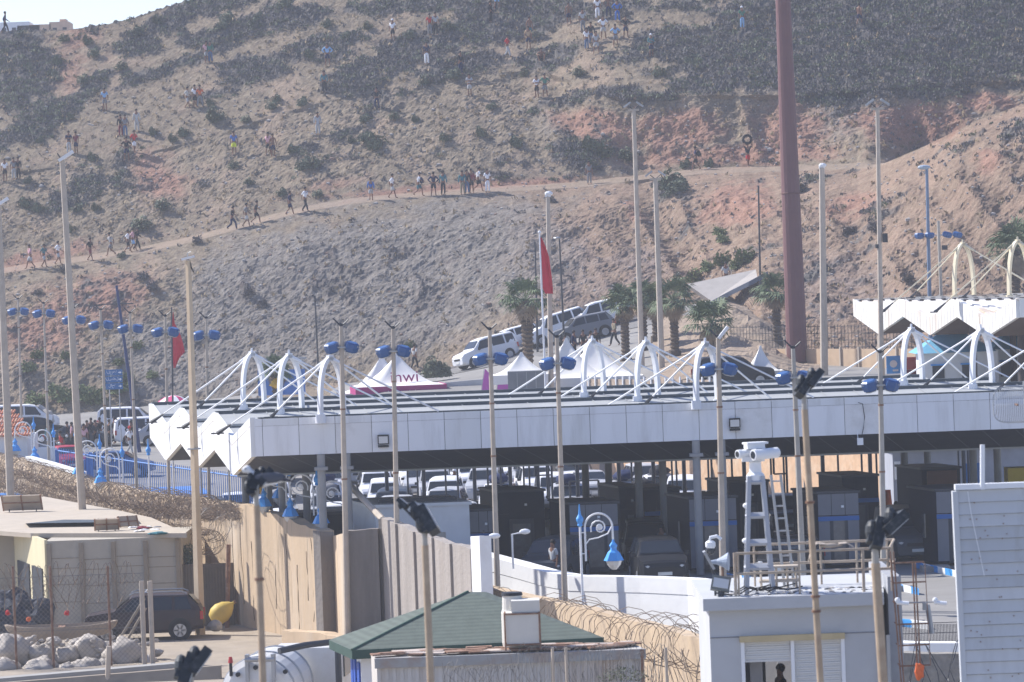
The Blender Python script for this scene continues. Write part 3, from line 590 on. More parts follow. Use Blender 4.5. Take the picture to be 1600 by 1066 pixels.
HP = [ # px, py, pose, legs, top, top colour, leg colour, facing deg, label
 (8, 47, 'walk', T, 'long', 'navy', 'dark', 100, 'person in dark clothes walking on the skyline at the far left edge'),
 (323, 98, 'stand', S, 't', 'pink', 'lightgrey', 20, 'short person in a pink top beside a taller one in dark green'),
 (329, 98, 'stand', T, 'long', 'green', 'jeans', -20, 'person in dark green long sleeves on the upper left slope beside a shorter one'),
 (164, 173, 'stand', S, 't', 'lightblue', 'grey', 0, 'lone person in light blue shirt and grey shorts on the left slope'),
 (293, 170, 'walk', S, 't', 'offwhite', 'lightgrey', 60, 'person in off-white top and pale shorts, upper left trio'),
 (305, 168, 'stand', S, 't', 'white', 'black', 40, 'person in white shirt and black shorts standing beside one in bright red'),
 (313, 168, 'wide', T, 't', 'orange', 'grey', 0, 'person in bright orange-red shirt and grey trousers, upper left'),
 (189, 213, 'stand', T, 'long', 'black', 'maroon', 10, 'person in black top and dark red trousers on the left slope'),
 (196, 214, 'stand', T, 't', 'grey', 'jeans', -10, 'person in grey top between one in black and one in white on the left slope'),
 (214, 206, 'stand', T, 'robe', 'offwhite', 'offwhite', 0, 'person in long off-white clothes on the left slope'),
 (108, 240, 'arms', T, 't', 'navy', 'lightgrey', 10, 'person in navy shirt and pale grey trousers near the left lamp post top'),
 (119, 240, 'stand', S, 't', 'maroon', 'navy', -30, 'person in dark red shirt beside one in navy near the left lamp post top'),
 (198, 251, 'hips', S, 't', 'black', 'navy', 0, 'person in black shirt and navy shorts left of one in red with white shorts'),
 (210, 240, 'walk', S, 't', 'red', 'white', 30, 'person in red shirt and white shorts stepping on the left slope'),
 (366, 242, 'stand', S, 't', 'blue', 'yellow', 10, 'person in navy blue shirt and fluorescent yellow shorts'),
 (8, 283, 'stand', S, 't', 'white', 'dark', 0, 'person in white shirt and dark shorts at the left picture edge above the path'),
 (22, 281, 'stand', T, 't', 'grey', 'lightgrey', 20, 'person in grey shirt beside one in dark clothes near the left picture edge'),
 (29, 280, 'stand', T, 'long', 'dark', 'dark', -20, 'person all in dark clothes, rightmost of three near the left picture edge'),
 (512, 103, 'hips', S, 'long', 'lightblue', 'navy', 0, 'person in bright blue jacket with hands on hips on the upper slope'),
 (507, 145, 'stand', T, 'long', 'teal', 'dark', 0, 'person in dark teal below the one in the bright blue jacket'),
 (589, 171, 'hips', T, 'long', 'dark', 'navy', 0, 'person in dark clothes with hands on hips in the middle of the slope'),
 (497, 211, 'stand', T, 'robe', 'lightgrey', 'lightgrey', 10, 'person in long pale grey clothes in the middle of the slope'),
 (420, 244, 'walk', S, 't', 'pink', 'black', -20, 'person in pale pink shirt just behind a shirtless one in black shorts'),
 (427, 246, 'stand', S, None, None, 'navy', 20, 'shirtless person in navy shorts on the middle left slope'),
 (614, 64, 'stand', S, 't', 'white', 'dark', -20, 'person in white shirt with white cap high on the slope'),
 (672, 55, 'stand', T, 't', 'red', 'grey', 0, 'person in red shirt and grey trousers high on the slope'),
 (681, 55, 'stand', T, 't', 'lightgrey', 'dark', 10, 'person in pale grey shirt beside one in red high on the slope'),
 (667, 101, 'stand', T, 't', 'navy', 'white', 0, 'person in navy shirt and white trousers high on the slope'),
 (720, 116, 'stand', T, 'long', 'dark', 'navy', 40, 'person in dark clothes left of and above one in pale grey shorts'),
 (734, 150, 'arms', S, 't', 'lightgrey', 'offwhite', 0, 'person in pale grey top and pale shorts in the upper middle slope'),
 (767, 35, 'stand', T, 'long', 'black', 'black', 60, 'person all in black just below one in white at the top edge'),
 (777, 14, 'wide', S, 't', 'white', 'lightblue', 20, 'person in white shirt and pale blue shorts at the top edge'),
 (793, 90, 'walk', T, 't', 'red', 'lightgrey', 70, 'person in red shirt and pale grey trousers walking high on the slope'),
 (889, 38, 'stand', S, None, None, 'navy', 0, 'shirtless person in navy shorts left of the crowd at the top'),
 (828, 62, 'stand', S, None, None, 'teal', 30, 'shirtless person in teal shorts above one in a tan shirt'),
 (826, 77, 'stand', S, 't', 'tan', 'navy', 0, 'person in tan shirt and navy shorts on the upper slope'),
 (846, 96, 'sit', S, None, None, 'dark', 0, 'shirtless person sitting on the upper slope'),
 (839, 153, 'arms', S, 't', 'white', 'black', 0, 'person in white shirt and black shorts beside one in green'),
 (852, 152, 'hips', S, 't', 'green', 'grey', 10, 'person in dark green shirt and grey shorts beside one in white'),
 (917, 78, 'stand', T, 't', 'white', 'jeans', 30, 'person in white shirt and jeans at the left of the crowd at the top'),
 (911, 50, 'stand', T, 't', 'lightgrey', 'grey', 0, 'person in pale grey top at the left back of the crowd at the top'),
 (924, 70, 'stand', T, 'long', 'dark', 'jeans', 0, 'person in dark jacket and jeans inside the crowd at the top'),
 (932, 84, 'wide', S, 't', 'lightgrey', 'lightgrey', -10, 'person in pale grey top and grey shorts lowest in the crowd at the top'),
 (934, 30, 'stand', T, 't', 'white', 'white', 10, 'person all in white at the back of the crowd at the top'),
 (943, 61, 'hips', S, 't', 'white', 'offwhite', 0, 'person in white shirt and cream shorts in the middle of the crowd at the top'),
 (951, 28, 'hips', T, None, None, 'navy', -10, 'shirtless person in navy trousers at the back of the crowd at the top'),
 (965, 34, 'hips', T, 'long', 'blue', 'blue', 0, 'person all in blue at the back of the crowd at the top'),
 (978, 60, 'hips', S, 't', 'dark', 'navy', 10, 'person in dark shirt and navy shorts at the right of the crowd at the top'),
 (962, 73, 'hips', S, 't', 'lightblue', 'grey', 0, 'person in pale blue top and grey shorts in the crowd at the top'),
 (1018, 88, 'arms', S, 'long', 'teal', 'navy', 0, 'person in dark teal with a white cap right of the crowd at the top'),
 (1160, 45, 'stand', T, 't', 'green', 'lightblue', 20, 'person in green vest with white cap in the dark scrub left of the brown mast'),
 (1343, 40, 'walk', S, None, None, 'navy', 150, 'shirtless person in navy shorts in the dark scrub right of the brown mast'),
 (921, 288, 'stand', T, 't', 'grey', 'grey', 20, 'person in grey clothes on the dirt path behind the middle lamp poles'),
 (1088, 266, 'walk', S, 't', 'navy', 'black', -80, 'person in navy walking left with a dark backpack on the path'),
 (1169, 261, 'carry', S, 't', 'dark', 'red', 20, 'person in red shorts carrying a black tyre overhead on the path'),
 (48, 420, 'walk', S, 't', 'pink', 'lightgrey', -60, 'person in pale pink top and grey shorts, leftmost on the path'),
 (69, 418, 'walk', S, 't', 'teal', 'lightgrey', 60, 'person in dark teal shirt and pale shorts, second from the left on the path'),
 (91, 414, 'walk', S, 't', 'white', 'lightgrey', 70, 'person in white shirt left of the tall lamp post on the path'),
 (141, 408, 'walk', S, 't', 'black', 'maroon', 60, 'person in black shirt and dark red shorts walking on the path'),
 (174, 400, 'stride', S, 't', 'lightgrey', 'grey', -70, 'person in pale grey shirt and grey shorts striding on the path'),
 (200, 395, 'walk', S, 't', 'white', 'dark', 80, 'person in white shirt and dark shorts, left of a walking group on the path'),
 (208, 393, 'walk', S, 't', 'pink', 'lightblue', 80, 'person in pale pink shirt and pale blue shorts in a walking group on the path'),
 (214, 391, 'walk', T, 'long', 'dark', 'dark', 80, 'person in dark clothes at the right of a walking group on the path'),
 (363, 360, 'stride', T, 't', 'black', 'navy', 70, 'person in black shirt and navy trousers walking, left of three on the path'),
 (385, 355, 'walk', S, 't', 'grey', 'offwhite', 80, 'person in grey shirt and pale shorts, middle of three on the path'),
 (400, 350, 'stride', S, 't', 'dark', 'dark', 80, 'person in dark shirt leaning forward, right of three on the path'),
 (453, 336, 'walk', S, 't', 'navy', 'navy', 90, 'person in navy shirt and shorts left of one in a white shirt on the path'),
 (477, 331, 'walk', T, 't', 'white', 'dark', 60, 'person in white patterned shirt and dark trousers walking on the path'),
 (580, 314, 'walk', S, 'long', 'blue', 'lightgrey', 180, 'person in dark blue long sleeves and pale shorts seen from behind on the path'),
 (613, 310, 'walk', S, 't', 'white', 'offwhite', 80, 'person in white shirt and cream shorts walking alone on the path'),
 (654, 307, 'stride', S, 't', 'white', 'teal', 80, 'person in white shirt running with a blue backpack on the path'),
 (678, 306, 'hips', S, 'long', 'navy', 'dark', 170, 'person in navy jacket standing with legs bare on the path'),
 (693, 305, 'stand', T, 'long', 'teal', 'dark', 160, 'person in dark teal tracksuit standing on the path'),
 (723, 304, 'stand', T, 'long', 'teal', 'khaki', 0, 'person in dark teal top, leftmost of the close group on the path'),
 (730, 303, 'stand', T, 'long', 'dark', 'jeans', 0, 'person in dark top and bright jeans in the close group on the path'),
 (737, 302, 'stand', S, 'long', 'maroon', 'dark', 20, 'person in dark maroon top in the close group on the path'),
 (747, 300, 'stride', S, 't', 'white', 'black', 90, 'person in white shirt and black shorts leaning beside the close path group'),
 (762, 301, 'stand', T, 't', 'white', 'white', 20, 'person all in white, last on the right before the flag poles on the path'),
 (1135, 452, 'stand', T, 't', 'lightgrey', 'dark', 10, 'person standing in front of the pale concrete slab'),
 (648, 578, 'walk', T, 't', 'offwhite', 'dark', 150, 'person in off-white shirt at the hill foot behind the white tent'),
]
# ================================================================ PLANTS ON THE HILL
rn = random.Random(3)
# scrub that nobody could count: low cover over the dark areas of the slope
sb = MB(); tries = 0; cnt = 0
while cnt < 5200 and tries < 60000:
    tries += 1; px = rn.uniform(-60, 1680); py = rn.uniform(-40, 345)
    w0 = onhill(px, py)
    if w0 is None: continue
    cv = cover(px, py, w0)
    if cv[3] > 0 or rn.random() > cv[0] * .95 + .015: continue
    if cv[0] < .3 and rn.random() > .5: continue
    if any(abs(h_[0] - px) < 9 and -7 < py - h_[1] < 16 for h_ in HP): continue
    cnt += 1; s_ = rn.uniform(.25, .6) * (1.25 if cv[0] > .6 else .7)
    leafball(sb, w0 - Vector((0, 0, .08)), s_, s_ * .55, 34, .10, rn, up=1.8, k=0 if rn.random() < (.68 if px > 200 else .5) else 1)
tag(sb.build('hill_scrub', [M_leafB, M_leafA]), 'low dark scrub covering the upper slope', 'scrub', kind='stuff')
# dry grass tufts over the bare slope
gb = MB(); cnt = 0
M_dry = mat('dry_grass', (.34, .26, .16), .95, var=.3)
while cnt < 5200:
    px = rn.uniform(-60, 1680); py = rn.uniform(20, 560); w0 = onhill(px, py)
    if w0 is None: cnt += 1; continue
    cv = cover(px, py, w0)
    if cv[3] > 0: continue
    cnt += 1
    if py > edgepy(px) and rn.random() < .5: continue
    leafball(gb, w0, rn.uniform(.1, .3), .22, 6, .13, rn, k=0 if rn.random() < .6 else 1, up=2)
tag(gb.build('dry_grass', [M_dry, M_leafB]), 'dry grass tufts scattered over the bare slope', 'dry grass', kind='stuff')
# loose stones
st = MB(); M_stone = mat('pale_stone', (.42, .39, .36), .9, var=.2)
for _ in range(2600):
    px = rn.uniform(-60, 1680); py = rn.uniform(150, 600); w0 = onhill(px, py)
    if w0 is None: continue
    r_ = rn.uniform(.04, .13) * (1.6 if rn.random() < .08 else 1); st.ball(w0, r_, 5, sc=(rn.uniform(.8, 1.5), 1, rn.uniform(.5, .9)), k=0 if rn.random() < .7 else 1)
tag(st.build('loose_stones', [M_stone, mat('brown_stone', (.3, .2, .15), .9, var=.2)]), 'loose stones lying over the eroded slope', 'loose stones', kind='stuff')
SH = [(shrub_proto(1, M_leafA)), (shrub_proto(2, M_leafB)), (shrub_proto(3, M_leafC))]
SHu = [0, 0, 0]
def shrub(px, py, size, kind, label, group, pt=None):
    p = pt if pt is not None else onhill(px, py)
    if p is None: return
    src = SH[kind]
    if SHu[kind] == 0: SHu[kind] = 1; o = src
    else: o = dup(src)
    o.location = p - Vector((0, 0, .1)); o.rotation_euler = (0, 0, random.random() * 6); o.scale = (size * random.uniform(.9, 1.2), size, size * random.uniform(.85, 1.1)); tag(o, label, 'shrub', group)
for px, py, s_ in [(336, 190, 1.7), (587, 232, 1.8), (288, 212, 1.1), (255, 327, 1.4), (222, 358, 1.6), (137, 68, 1), (147, 88, 1), (92, 100, 1), (111, 185, .8), (62, 222, .8), (44, 285, .8), (145, 250, 1), (347, 45, 1.1), (355, 33, 1.2), (398, 40, 1.2), (446, 12, 1.3), (404, 32, 1), (485, 90, 1), (460, 240, 1.2), (475, 265, 1.4), (490, 262, 1.2), (425, 170, 1), (432, 158, .9), (472, 165, 1), (570, 220, 1), (550, 222, .8), (695, 220, 1), (752, 212, 1), (808, 228, 1.2), (662, 132, 1), (710, 122, 1.1), (820, 118, .9), (905, 118, 1), (925, 235, 1.7), (945, 245, 1.5), (925, 262, 1), (980, 250, 1.3), (1070, 262, 1), (1107, 260, .9), (640, 60, 1), (700, 45, 1.1), (540, 60, 1), (270, 220, .9), (60, 330, 1.1), (40, 322, 1.2), (120, 330, 1), (150, 328, .9), (240, 210, .8), (385, 190, .9), (330, 165, .9), (212, 55, 1.3), (190, 108, 1.1), (130, 130, 1.1), (100, 64, .9), (245, 35, 1), (510, 42, 1), (575, 45, .9), (1030, 118, 1), (440, 305, 1), (497, 306, .9), (112, 362, .9), (190, 402, .7), (365, 262, .8), (390, 288, .9), (650, 190, .8), (615, 185, .9), (768, 170, .9), (570, 190, .9)]:
    shrub(px, py, s_, 0, 'rounded green shrub on the brown slope above the dirt path', 'green shrubs above the path')
for px, py, s_ in [(225, 437, 1.1), (240, 453, 1), (100, 425, .9), (390, 460, 1), (410, 478, .8), (310, 380, .9), (60, 460, .8), (860, 315, 1), (1285, 470, 1), (1420, 440, 1), (1370, 360, 1.2), (1250, 300, 1.2), (1325, 365, 1)]:
    shrub(px, py, s_, 1, 'dry brown shrub clinging to the cut below the dirt path', 'dry shrubs below the path')
for px, py, s_ in [(1047, 296, 2.1), (1060, 300, 1.5)]: shrub(px, py, s_, 0, 'large dark bush hanging at the path edge left of the brown mast', 'bushes at the path edge')
for px, py, s_ in [(1082, 440, 1.5), (1107, 424, 1.3), (1130, 415, 1.4), (1165, 412, 1.6), (1150, 420, 1), (1125, 366, 1), (1130, 378, 1)]: shrub(px, py, s_, 2, 'bright green bush above the pale concrete slab', 'bushes above the concrete slab')
for px, py, s_ in [(180, 615, 2.0), (195, 600, 1.5), (140, 625, 1.7), (100, 628, 1.6), (60, 633, 1.6), (120, 620, 1.5), (90, 618, 1.3), (215, 545, 1), (185, 570, 1.0), (45, 580, 1.1), (60, 560, 1.1), (150, 632, 1.5), (105, 560, 1), (240, 590, .9), (640, 545, .9)]: shrub(px, py, s_, 2, 'green bush at the foot of the hill behind the queue on the left', 'bushes at the foot of the hill')
# ================================================================ PEOPLE ON THE HILL
EXTRA = {}
for i, (px, py, pose, legs, top, tc_, lc_, rz, lab) in enumerate(HP):
    p = onhill(px, py)
    if p is None and i > 0: print('MISS', px, py); continue
    if i == 0:
        for yy_ in range(34, 60):
            p = onhill(px, yy_)
            if p is not None: p = onhill(px, yy_ + 1.5); break
    o = person(p - Vector((0, 0, .02)), R(rz), pose, legs, top, tc_, lc_, lab, HG, hair='white' if 'white cap' in lab else None, scale=random.uniform(1.0, 1.08))
    EXTRA[(px, py)] = o
# backpack, tyre held by people
mb = MB(); c0 = EXTRA[(1169, 261)].location + Vector((0, -.05, 2.06)); TR = []
for i in range(25): a = i / 24 * 6.2832; TR.append(c0 + Vector((math.cos(a) * .3, .05 * math.sin(a), math.sin(a) * .3)))
mb.tube(TR, .1, 8); tag(mb.build('tyre', M_tyre, smooth=True), 'black tyre held overhead by the person in red shorts', 'tyre')
for key, off, colr, lab in (((1088, 266), Vector((.22, 0, 1.25)), 'dark', 'dark backpack on the back of the person walking left on the path'), ((654, 307), Vector((.25, .02, 1.2)), 'navy', 'blue backpack on the running person on the path')):
    t = thing('backpack', lab, 'backpack', EXTRA[key].location + off); m = MB(); m.ball((0, 0, 0), .24, 10, sc=(.62, .75, 1.05)); m.build('bag', CM[colr], t, smooth=True); m = MB(); m.ball((.13, 0, -.08), .14, 8, sc=(.6, .9, .8)); m.build('pocket', CM[colr], t, smooth=True)
# ================================================================ MAIN CANOPY
YF, DF, SK, ZR, AMP, TH = 144.0, 7.4, -.265, 6.48, .85, 1.42
M_roofp = mat('roof_panel', (.4, .41, .405), .6, var=.06, stain=(.25, .25, .25), stain_amt=.35, stain_scale=.5)
M_cap = mat('roof_ridge_cap', (.07, .085, .095), .55, var=.15)
M_fascia = mat('fascia_panel', (.80, .81, .83), .45, var=.03, stain=(.5, .5, .5), stain_amt=.45, stain_scale=1.3, streak=True)
M_endw = mat('end_fascia_white', (.76, .76, .75), .5, var=.04, stain=(.6, .58, .54), stain_amt=.2)
M_joint = mat('panel_joint', (.22, .2, .19), .8)
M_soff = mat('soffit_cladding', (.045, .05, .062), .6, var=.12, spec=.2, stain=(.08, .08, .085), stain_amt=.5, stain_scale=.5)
M_col = mat('grey_column', (.30, .30, .30), .6, var=.08)
XL = colx(397, YF, ZR); XR = colx(1790, YF, ZR)
sec = [(i * DF / 2, ZR - (AMP if i % 2 else 0)) for i in range(7)]
can = thing('border_canopy', 'long white folded-plate canopy with white arches and stay cables over the booths', 'canopy', ((XL + XR) / 2, YF, 0))
O = can.location
def cp(x, v, z): return Vector((x + SK * v, YF + v, z))
mb = MB()
for i in range(6):
    (v0, z0), (v1, z1) = sec[i], sec[i + 1]
    mb.poly([cp(XL, v0, z0), cp(XR, v0, z0), cp(XR, v1, z1), cp(XL, v1, z1)])
    for k in range(26):                                   # standing seams
        x = XL + (XR - XL) * (k + .5) / 26
        mb.add([cp(x - .02, v0, z0 + .03), cp(x + .02, v0, z0 + .03), cp(x + .02, v1, z1 + .03), cp(x - .02, v1, z1 + .03)], [(0, 1, 2, 3)])
mb.build('roof', M_roofp, can, org=O)
mb = MB()
for i in (2, 4, 6):
    v, z = sec[i]; mb.hexa([cp(XL - .02, v - .04, z - .05), cp(XR, v - .04, z - .05), cp(XR, v + .3, z - .05), cp(XL - .02, v + .3, z - .05)], [cp(XL - .02, v - .04, z + .11), cp(XR, v - .04, z + .11), cp(XR, v + .3, z + .11), cp(XL - .02, v + .3, z + .11)])
    mb.hexa([cp(XL, v - 2.1, z - .44), cp(XR, v - 2.1, z - .44), cp(XR, v - 1.8, z - .44), cp(XL, v - 1.8, z - .44)], [cp(XL, v - 2.1, z - .34), cp(XR, v - 2.1, z - .34), cp(XR, v - 1.8, z - .34), cp(XL, v - 1.8, z - .34)], 1)
mb.hexa([cp(XL + .2, .05, ZR - .2), cp(XR, .05, ZR - .2), cp(XR, .35, ZR - .2), cp(XL + .2, .35, ZR - .2)], [cp(XL + .2, .05, ZR + .05), cp(XR, .05, ZR + .05), cp(XR, .35, ZR + .05), cp(XL + .2, .35, ZR + .05)])
mb.build('ridge_cap', [M_cap, M_roofp], can, org=O)
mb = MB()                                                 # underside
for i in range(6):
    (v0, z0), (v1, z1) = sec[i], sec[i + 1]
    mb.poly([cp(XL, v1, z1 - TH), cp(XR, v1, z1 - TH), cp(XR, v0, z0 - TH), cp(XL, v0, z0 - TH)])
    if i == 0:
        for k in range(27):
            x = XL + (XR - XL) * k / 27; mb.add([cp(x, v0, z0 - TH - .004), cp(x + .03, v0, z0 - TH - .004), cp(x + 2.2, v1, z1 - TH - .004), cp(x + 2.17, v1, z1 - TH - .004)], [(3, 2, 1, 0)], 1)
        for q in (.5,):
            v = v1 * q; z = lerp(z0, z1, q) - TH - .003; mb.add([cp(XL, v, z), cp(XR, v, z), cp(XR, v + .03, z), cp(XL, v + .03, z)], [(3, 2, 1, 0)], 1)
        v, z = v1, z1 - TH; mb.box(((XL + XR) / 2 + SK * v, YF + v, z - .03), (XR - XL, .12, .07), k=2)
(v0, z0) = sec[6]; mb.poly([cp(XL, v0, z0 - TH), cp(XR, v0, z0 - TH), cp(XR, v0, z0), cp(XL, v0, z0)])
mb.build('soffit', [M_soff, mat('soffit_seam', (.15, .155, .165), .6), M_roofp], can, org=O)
mb = MB(); PW = 1.365                                     # front fascia in panels
mb.box(((XL + XR) / 2, YF + .05, ZR - TH / 2), (XR - XL, .08, TH - .02), k=1)
x = XL + .28; first = True
xs_ = [XL, XL + .3]; 
while xs_[-1] < XR: xs_.append(xs_[-1] + PW)
for a_, b_ in zip(xs_, xs_[1:]):
    kk_ = random.choice((0, 0, 2, 3)); mb.box(((a_ + b_) / 2, YF - .02 + random.uniform(0, .008), ZR - .14), (b_ - a_ - .02, .08, .27), k=random.choice((0, 0, 2))); mb.box(((a_ + b_) / 2, YF - .02 + random.uniform(0, .01), ZR - .285 - (TH - .3) / 2), (b_ - a_ - .02, .08, TH - .3), k=kk_)
mb.build('front_fascia', [M_fascia, M_joint, mat('fascia_panel_faded', (.75, .76, .77), .5, var=.04, stain=(.5, .49, .47), stain_amt=.5, stain_scale=1.6, streak=True), mat('fascia_panel_dusty', (.77, .765, .76), .55, var=.04, stain=(.52, .5, .47), stain_amt=.45, stain_scale=.9)], can, org=O)
mb = MB()                                                 # zigzag end
for i in range(6):
    (v0, z0), (v1, z1) = sec[i], sec[i + 1]; xo = XL - .16
    A = [cp(xo, v0, z0 - TH), cp(XL + .04, v0, z0 - TH), cp(XL + .04, v1, z1 - TH), cp(xo, v1, z1 - TH)]
    B = [cp(xo, v0, z0 + .06), cp(XL + .04, v0, z0 + .06), cp(XL + .04, v1, z1 + .06), cp(xo, v1, z1 + .06)]
    mb.hexa(A, B)
    a0, a1 = cp(xo - .006, v0, z0 - .28), cp(xo - .006, v1, z1 - .28); mb.add([a0, a1, a1 + Vector((0, 0, .03)), a0 + Vector((0, 0, .03))], [(0, 1, 2, 3)], 1)
    a0 = cp(xo - .008, v1, z1 - TH); mb.add([a0, a0 + Vector((0, .04, 0)), a0 + Vector((0, .04, TH)), a0 + Vector((0, 0, TH))], [(0, 1, 2, 3)], 1)
mb.build('end_fascia', [M_endw, mat('fine_joint', (.5, .47, .42), .8)], can, org=O)
def arch(t, base, w, h, rot, m, cables, org, name='arch'):
    mb = MB(); u = Vector((math.cos(rot), math.sin(rot), 0)); pts = []
    N_ = 18; ring = []
    for i in range(N_ + 1):
        s_ = -1 + 2 * i / N_; z = h * (1 - abs(s_) ** 2.6) if abs(s_) > .0 else h
        q = math.sin(s_ * math.pi / 2 * .98) * w / 2
        pts.append(base + u * q + Vector((0, 0, h * max(0, math.cos(s_ * math.pi / 2)) ** .74)))
    vs = []; vn = u.cross(Vector((0, 0, 1)))
    for i, p in enumerate(pts):
        d = (pts[min(i + 1, N_)] - pts[max(i - 1, 0)]).normalized(); nn = d.cross(vn).normalized()
        for a_, b_ in ((-.07, -.11), (.07, -.11), (.07, .11), (-.07, .11)): vs.append(p + nn * a_ + vn * b_)
    fs = [(i * 4 + j, i * 4 + (j + 1) % 4, (i + 1) * 4 + (j + 1) % 4, (i + 1) * 4 + j) for i in range(N_) for j in range(4)]
    mb.add(vs, fs)
    for e in (pts[0], pts[-1]): mb.cyl(e + Vector((0, 0, -.25)), e + Vector((0, 0, .08)), .2, .18, 12)
    mb.box(base + Vector((0, 0, h + .02)), (.2, .22, .2), rz=rot); mb.cyl(base + Vector((0, 0, h + .1)), base + Vector((0, 0, h + .26)), .05, .04, 8)
    a = mb.build(name, m, t, org=org)
    for c in cables:
        q = MB(); top = base + Vector((.12 if c[0] > 0 else -.12, 0, h - .05)); end = base + Vector(c)
        q.tube([top, end], .035, 6); q.cyl(top, top.lerp(end, .09), .075, .06, 8)
        if c[0] < 0: q.cyl(end.lerp(top, .13), end, .035, .09, 6, k=1); q.box(end, (.5, .12, .05), k=1)
        q.build('stay_cable', [m, M_dark], a if False else t, org=org)
M_arch = mat('arch_white_paint', (.74, .75, .77), .45, var=.04)
ARX = [colx(519, YF, ZR), colx(1105, YF, ZR), colx(1655, YF, ZR), colx(-80, YF, ZR)]
colmb = []
for gx in ARX[:3]:
    for k in range(3):
        v = k * DF; b_ = cp(gx, v, ZR + .02)
        arch(can, b_, 1.0, 2.15, R(33), M_arch, [(-3.75 - .8, 3.0, -.62), (-2.3, .15, .02), (4.0, .0, .02), (3.2, 2.9, -.62)], O)
        for s_ in (-.48, .48):
            q = MB(); q.cyl(b_ + Vector((s_, 0, -ZR)), b_ + Vector((s_, 0, -TH - .02)), .15, n=14); q.box(b_ + Vector((s_, 0, -TH - .55)), (.5, .5, .12)); q.build('column', M_col, can, org=O)
# floodlights on the fascia
for px, py in ((599, 689), (1148, 663)):
    p = P(px, py, YF - .16); t = thing('floodlight', 'square floodlight on the %s part of the white canopy fascia' % ('left' if px < 800 else 'right'), 'floodlight', p)
    q = MB(); q.box((0, 0, .05), (.42, .12, .36)); q.box((0, -.02, -.2), (.4, .16, .08)); q.build('housing', M_black, t); q = MB(); q.box((0, -.066, .04), (.34, .02, .26)); q.build('lens', M_lampglass, t); q = MB(); q.box((0, .09, .05), (.06, .1, .3)); q.build('bracket', M_dark, t)
p = P(1344, 690, YF - .3); t = thing('wifi_box', 'small white box hanging by a cable from the canopy fascia', 'utility box', p); q = MB(); q.box((0, 0, 0), (.22, .16, .26)); q.build('box', M_whiteclean, t); q = MB(); q.tube([(-.08, 0, .1), (-.09, .1, .45)], .015, 5); q.tube([(.05, .05, .12), (.16, .2, .5), (.22, .23, .9), (.16, .24, 1.4), (0, .24, 1.45)], .014, 5, k=1); q.build('cable', [M_whiteclean, M_black], t)
# thin dark posts of the gates under the canopy
posts = [(607, 178), (640, 176), (655, 180), (665, 176), (699, 178), (718, 176), (744, 178), (765, 176), (785, 180), (800, 176), (821, 178), (830, 176), (843, 178), (857, 180), (860, 176), (905, 174), (919, 176), (952, 172), (970, 172), (990, 174), (1000, 172), (1024, 172), (1053, 172), (1060, 172), (1072, 170), (1110, 170), (1147, 168), (1166, 168), (1208, 168), (1228, 168), (1289, 166), (1313, 166), (1350, 166), (1363, 166), (1373, 166), (1501, 166), (1509, 166), (1516, 166)]
for i, (px, Y) in enumerate(posts):
    b_ = G(px, Y); t = tag(None or MB().cyl((0, 0, 0), (0, 0, 4.6), .045 if i % 3 else .09, n=8).box((0, 0, .03), (.25, .25, .06)).build('gate_post', M_dark), 'thin dark steel gate post standing among the lanes under the canopy', 'post', 'thin posts under the canopy'); t.location = b_
for (pa, pb, Y, z) in ((835, 861, 178, 3.2), (890, 935, 172, 2.2), (1060, 1110, 168, 4.2), (1208, 1228, 168, 3.4)):
    a_, b_ = PZ(pa, Y, z), PZ(pb, Y, z); q = MB(); q.cyl(a_, b_, .04, n=6); q.cyl(a_ - Vector((0, 0, 1)), b_ - Vector((0, 0, 1)), .04, n=6); q.cyl(a_ - Vector((0, 0, 1)), a_, .05, n=6); q.cyl(b_ - Vector((0, 0, z)), b_, .05, n=6); tag(q.build('lane_gate', M_dark), 'dark steel gate frame under the canopy near column %s' % {835: 'of the red car', 890: 'beside the hanging lamp', 1060: 'left of the camera tower', 1208: 'right of the camera tower'}[pa], 'gate')
# ================================================================ REAR CANOPY (upper right)
M_rearw = mat('weathered_white_cladding', (.74, .73, .69), .6, var=.08, stain=(.42, .28, .18), stain_amt=.75, stain_scale=.9, streak=True)
M_rearr = mat('rear_roof_sheet', (.74, .70, .63), .6, var=.08, stain=(.45, .30, .18), stain_amt=.7, stain_scale=.6)
YA, YBk, ZR2, AM2, TH2 = 180.0, 206.0, 9.45, .93, .78
XA = PZ(1592, YA, ZR2).x; XB = PZ(1337, YBk, ZR2).x; SK2 = (XB - XA) / (YBk - YA)
rc = thing('rear_canopy', 'weathered cream folded canopy with two cream arches at the upper right', 'canopy', (XA + 6, YA, 4.7)); O2 = rc.location
sc2 = [((YBk - YA) * i / 6, ZR2 - (AM2 if i % 2 else 0)) for i in range(7)]; XE = XA + 22
def c2(dx, v, z): return Vector((XA + dx + SK2 * v, YA + v, z))
mb = MB(); mu = MB(); me_ = MB(); mj = MB()
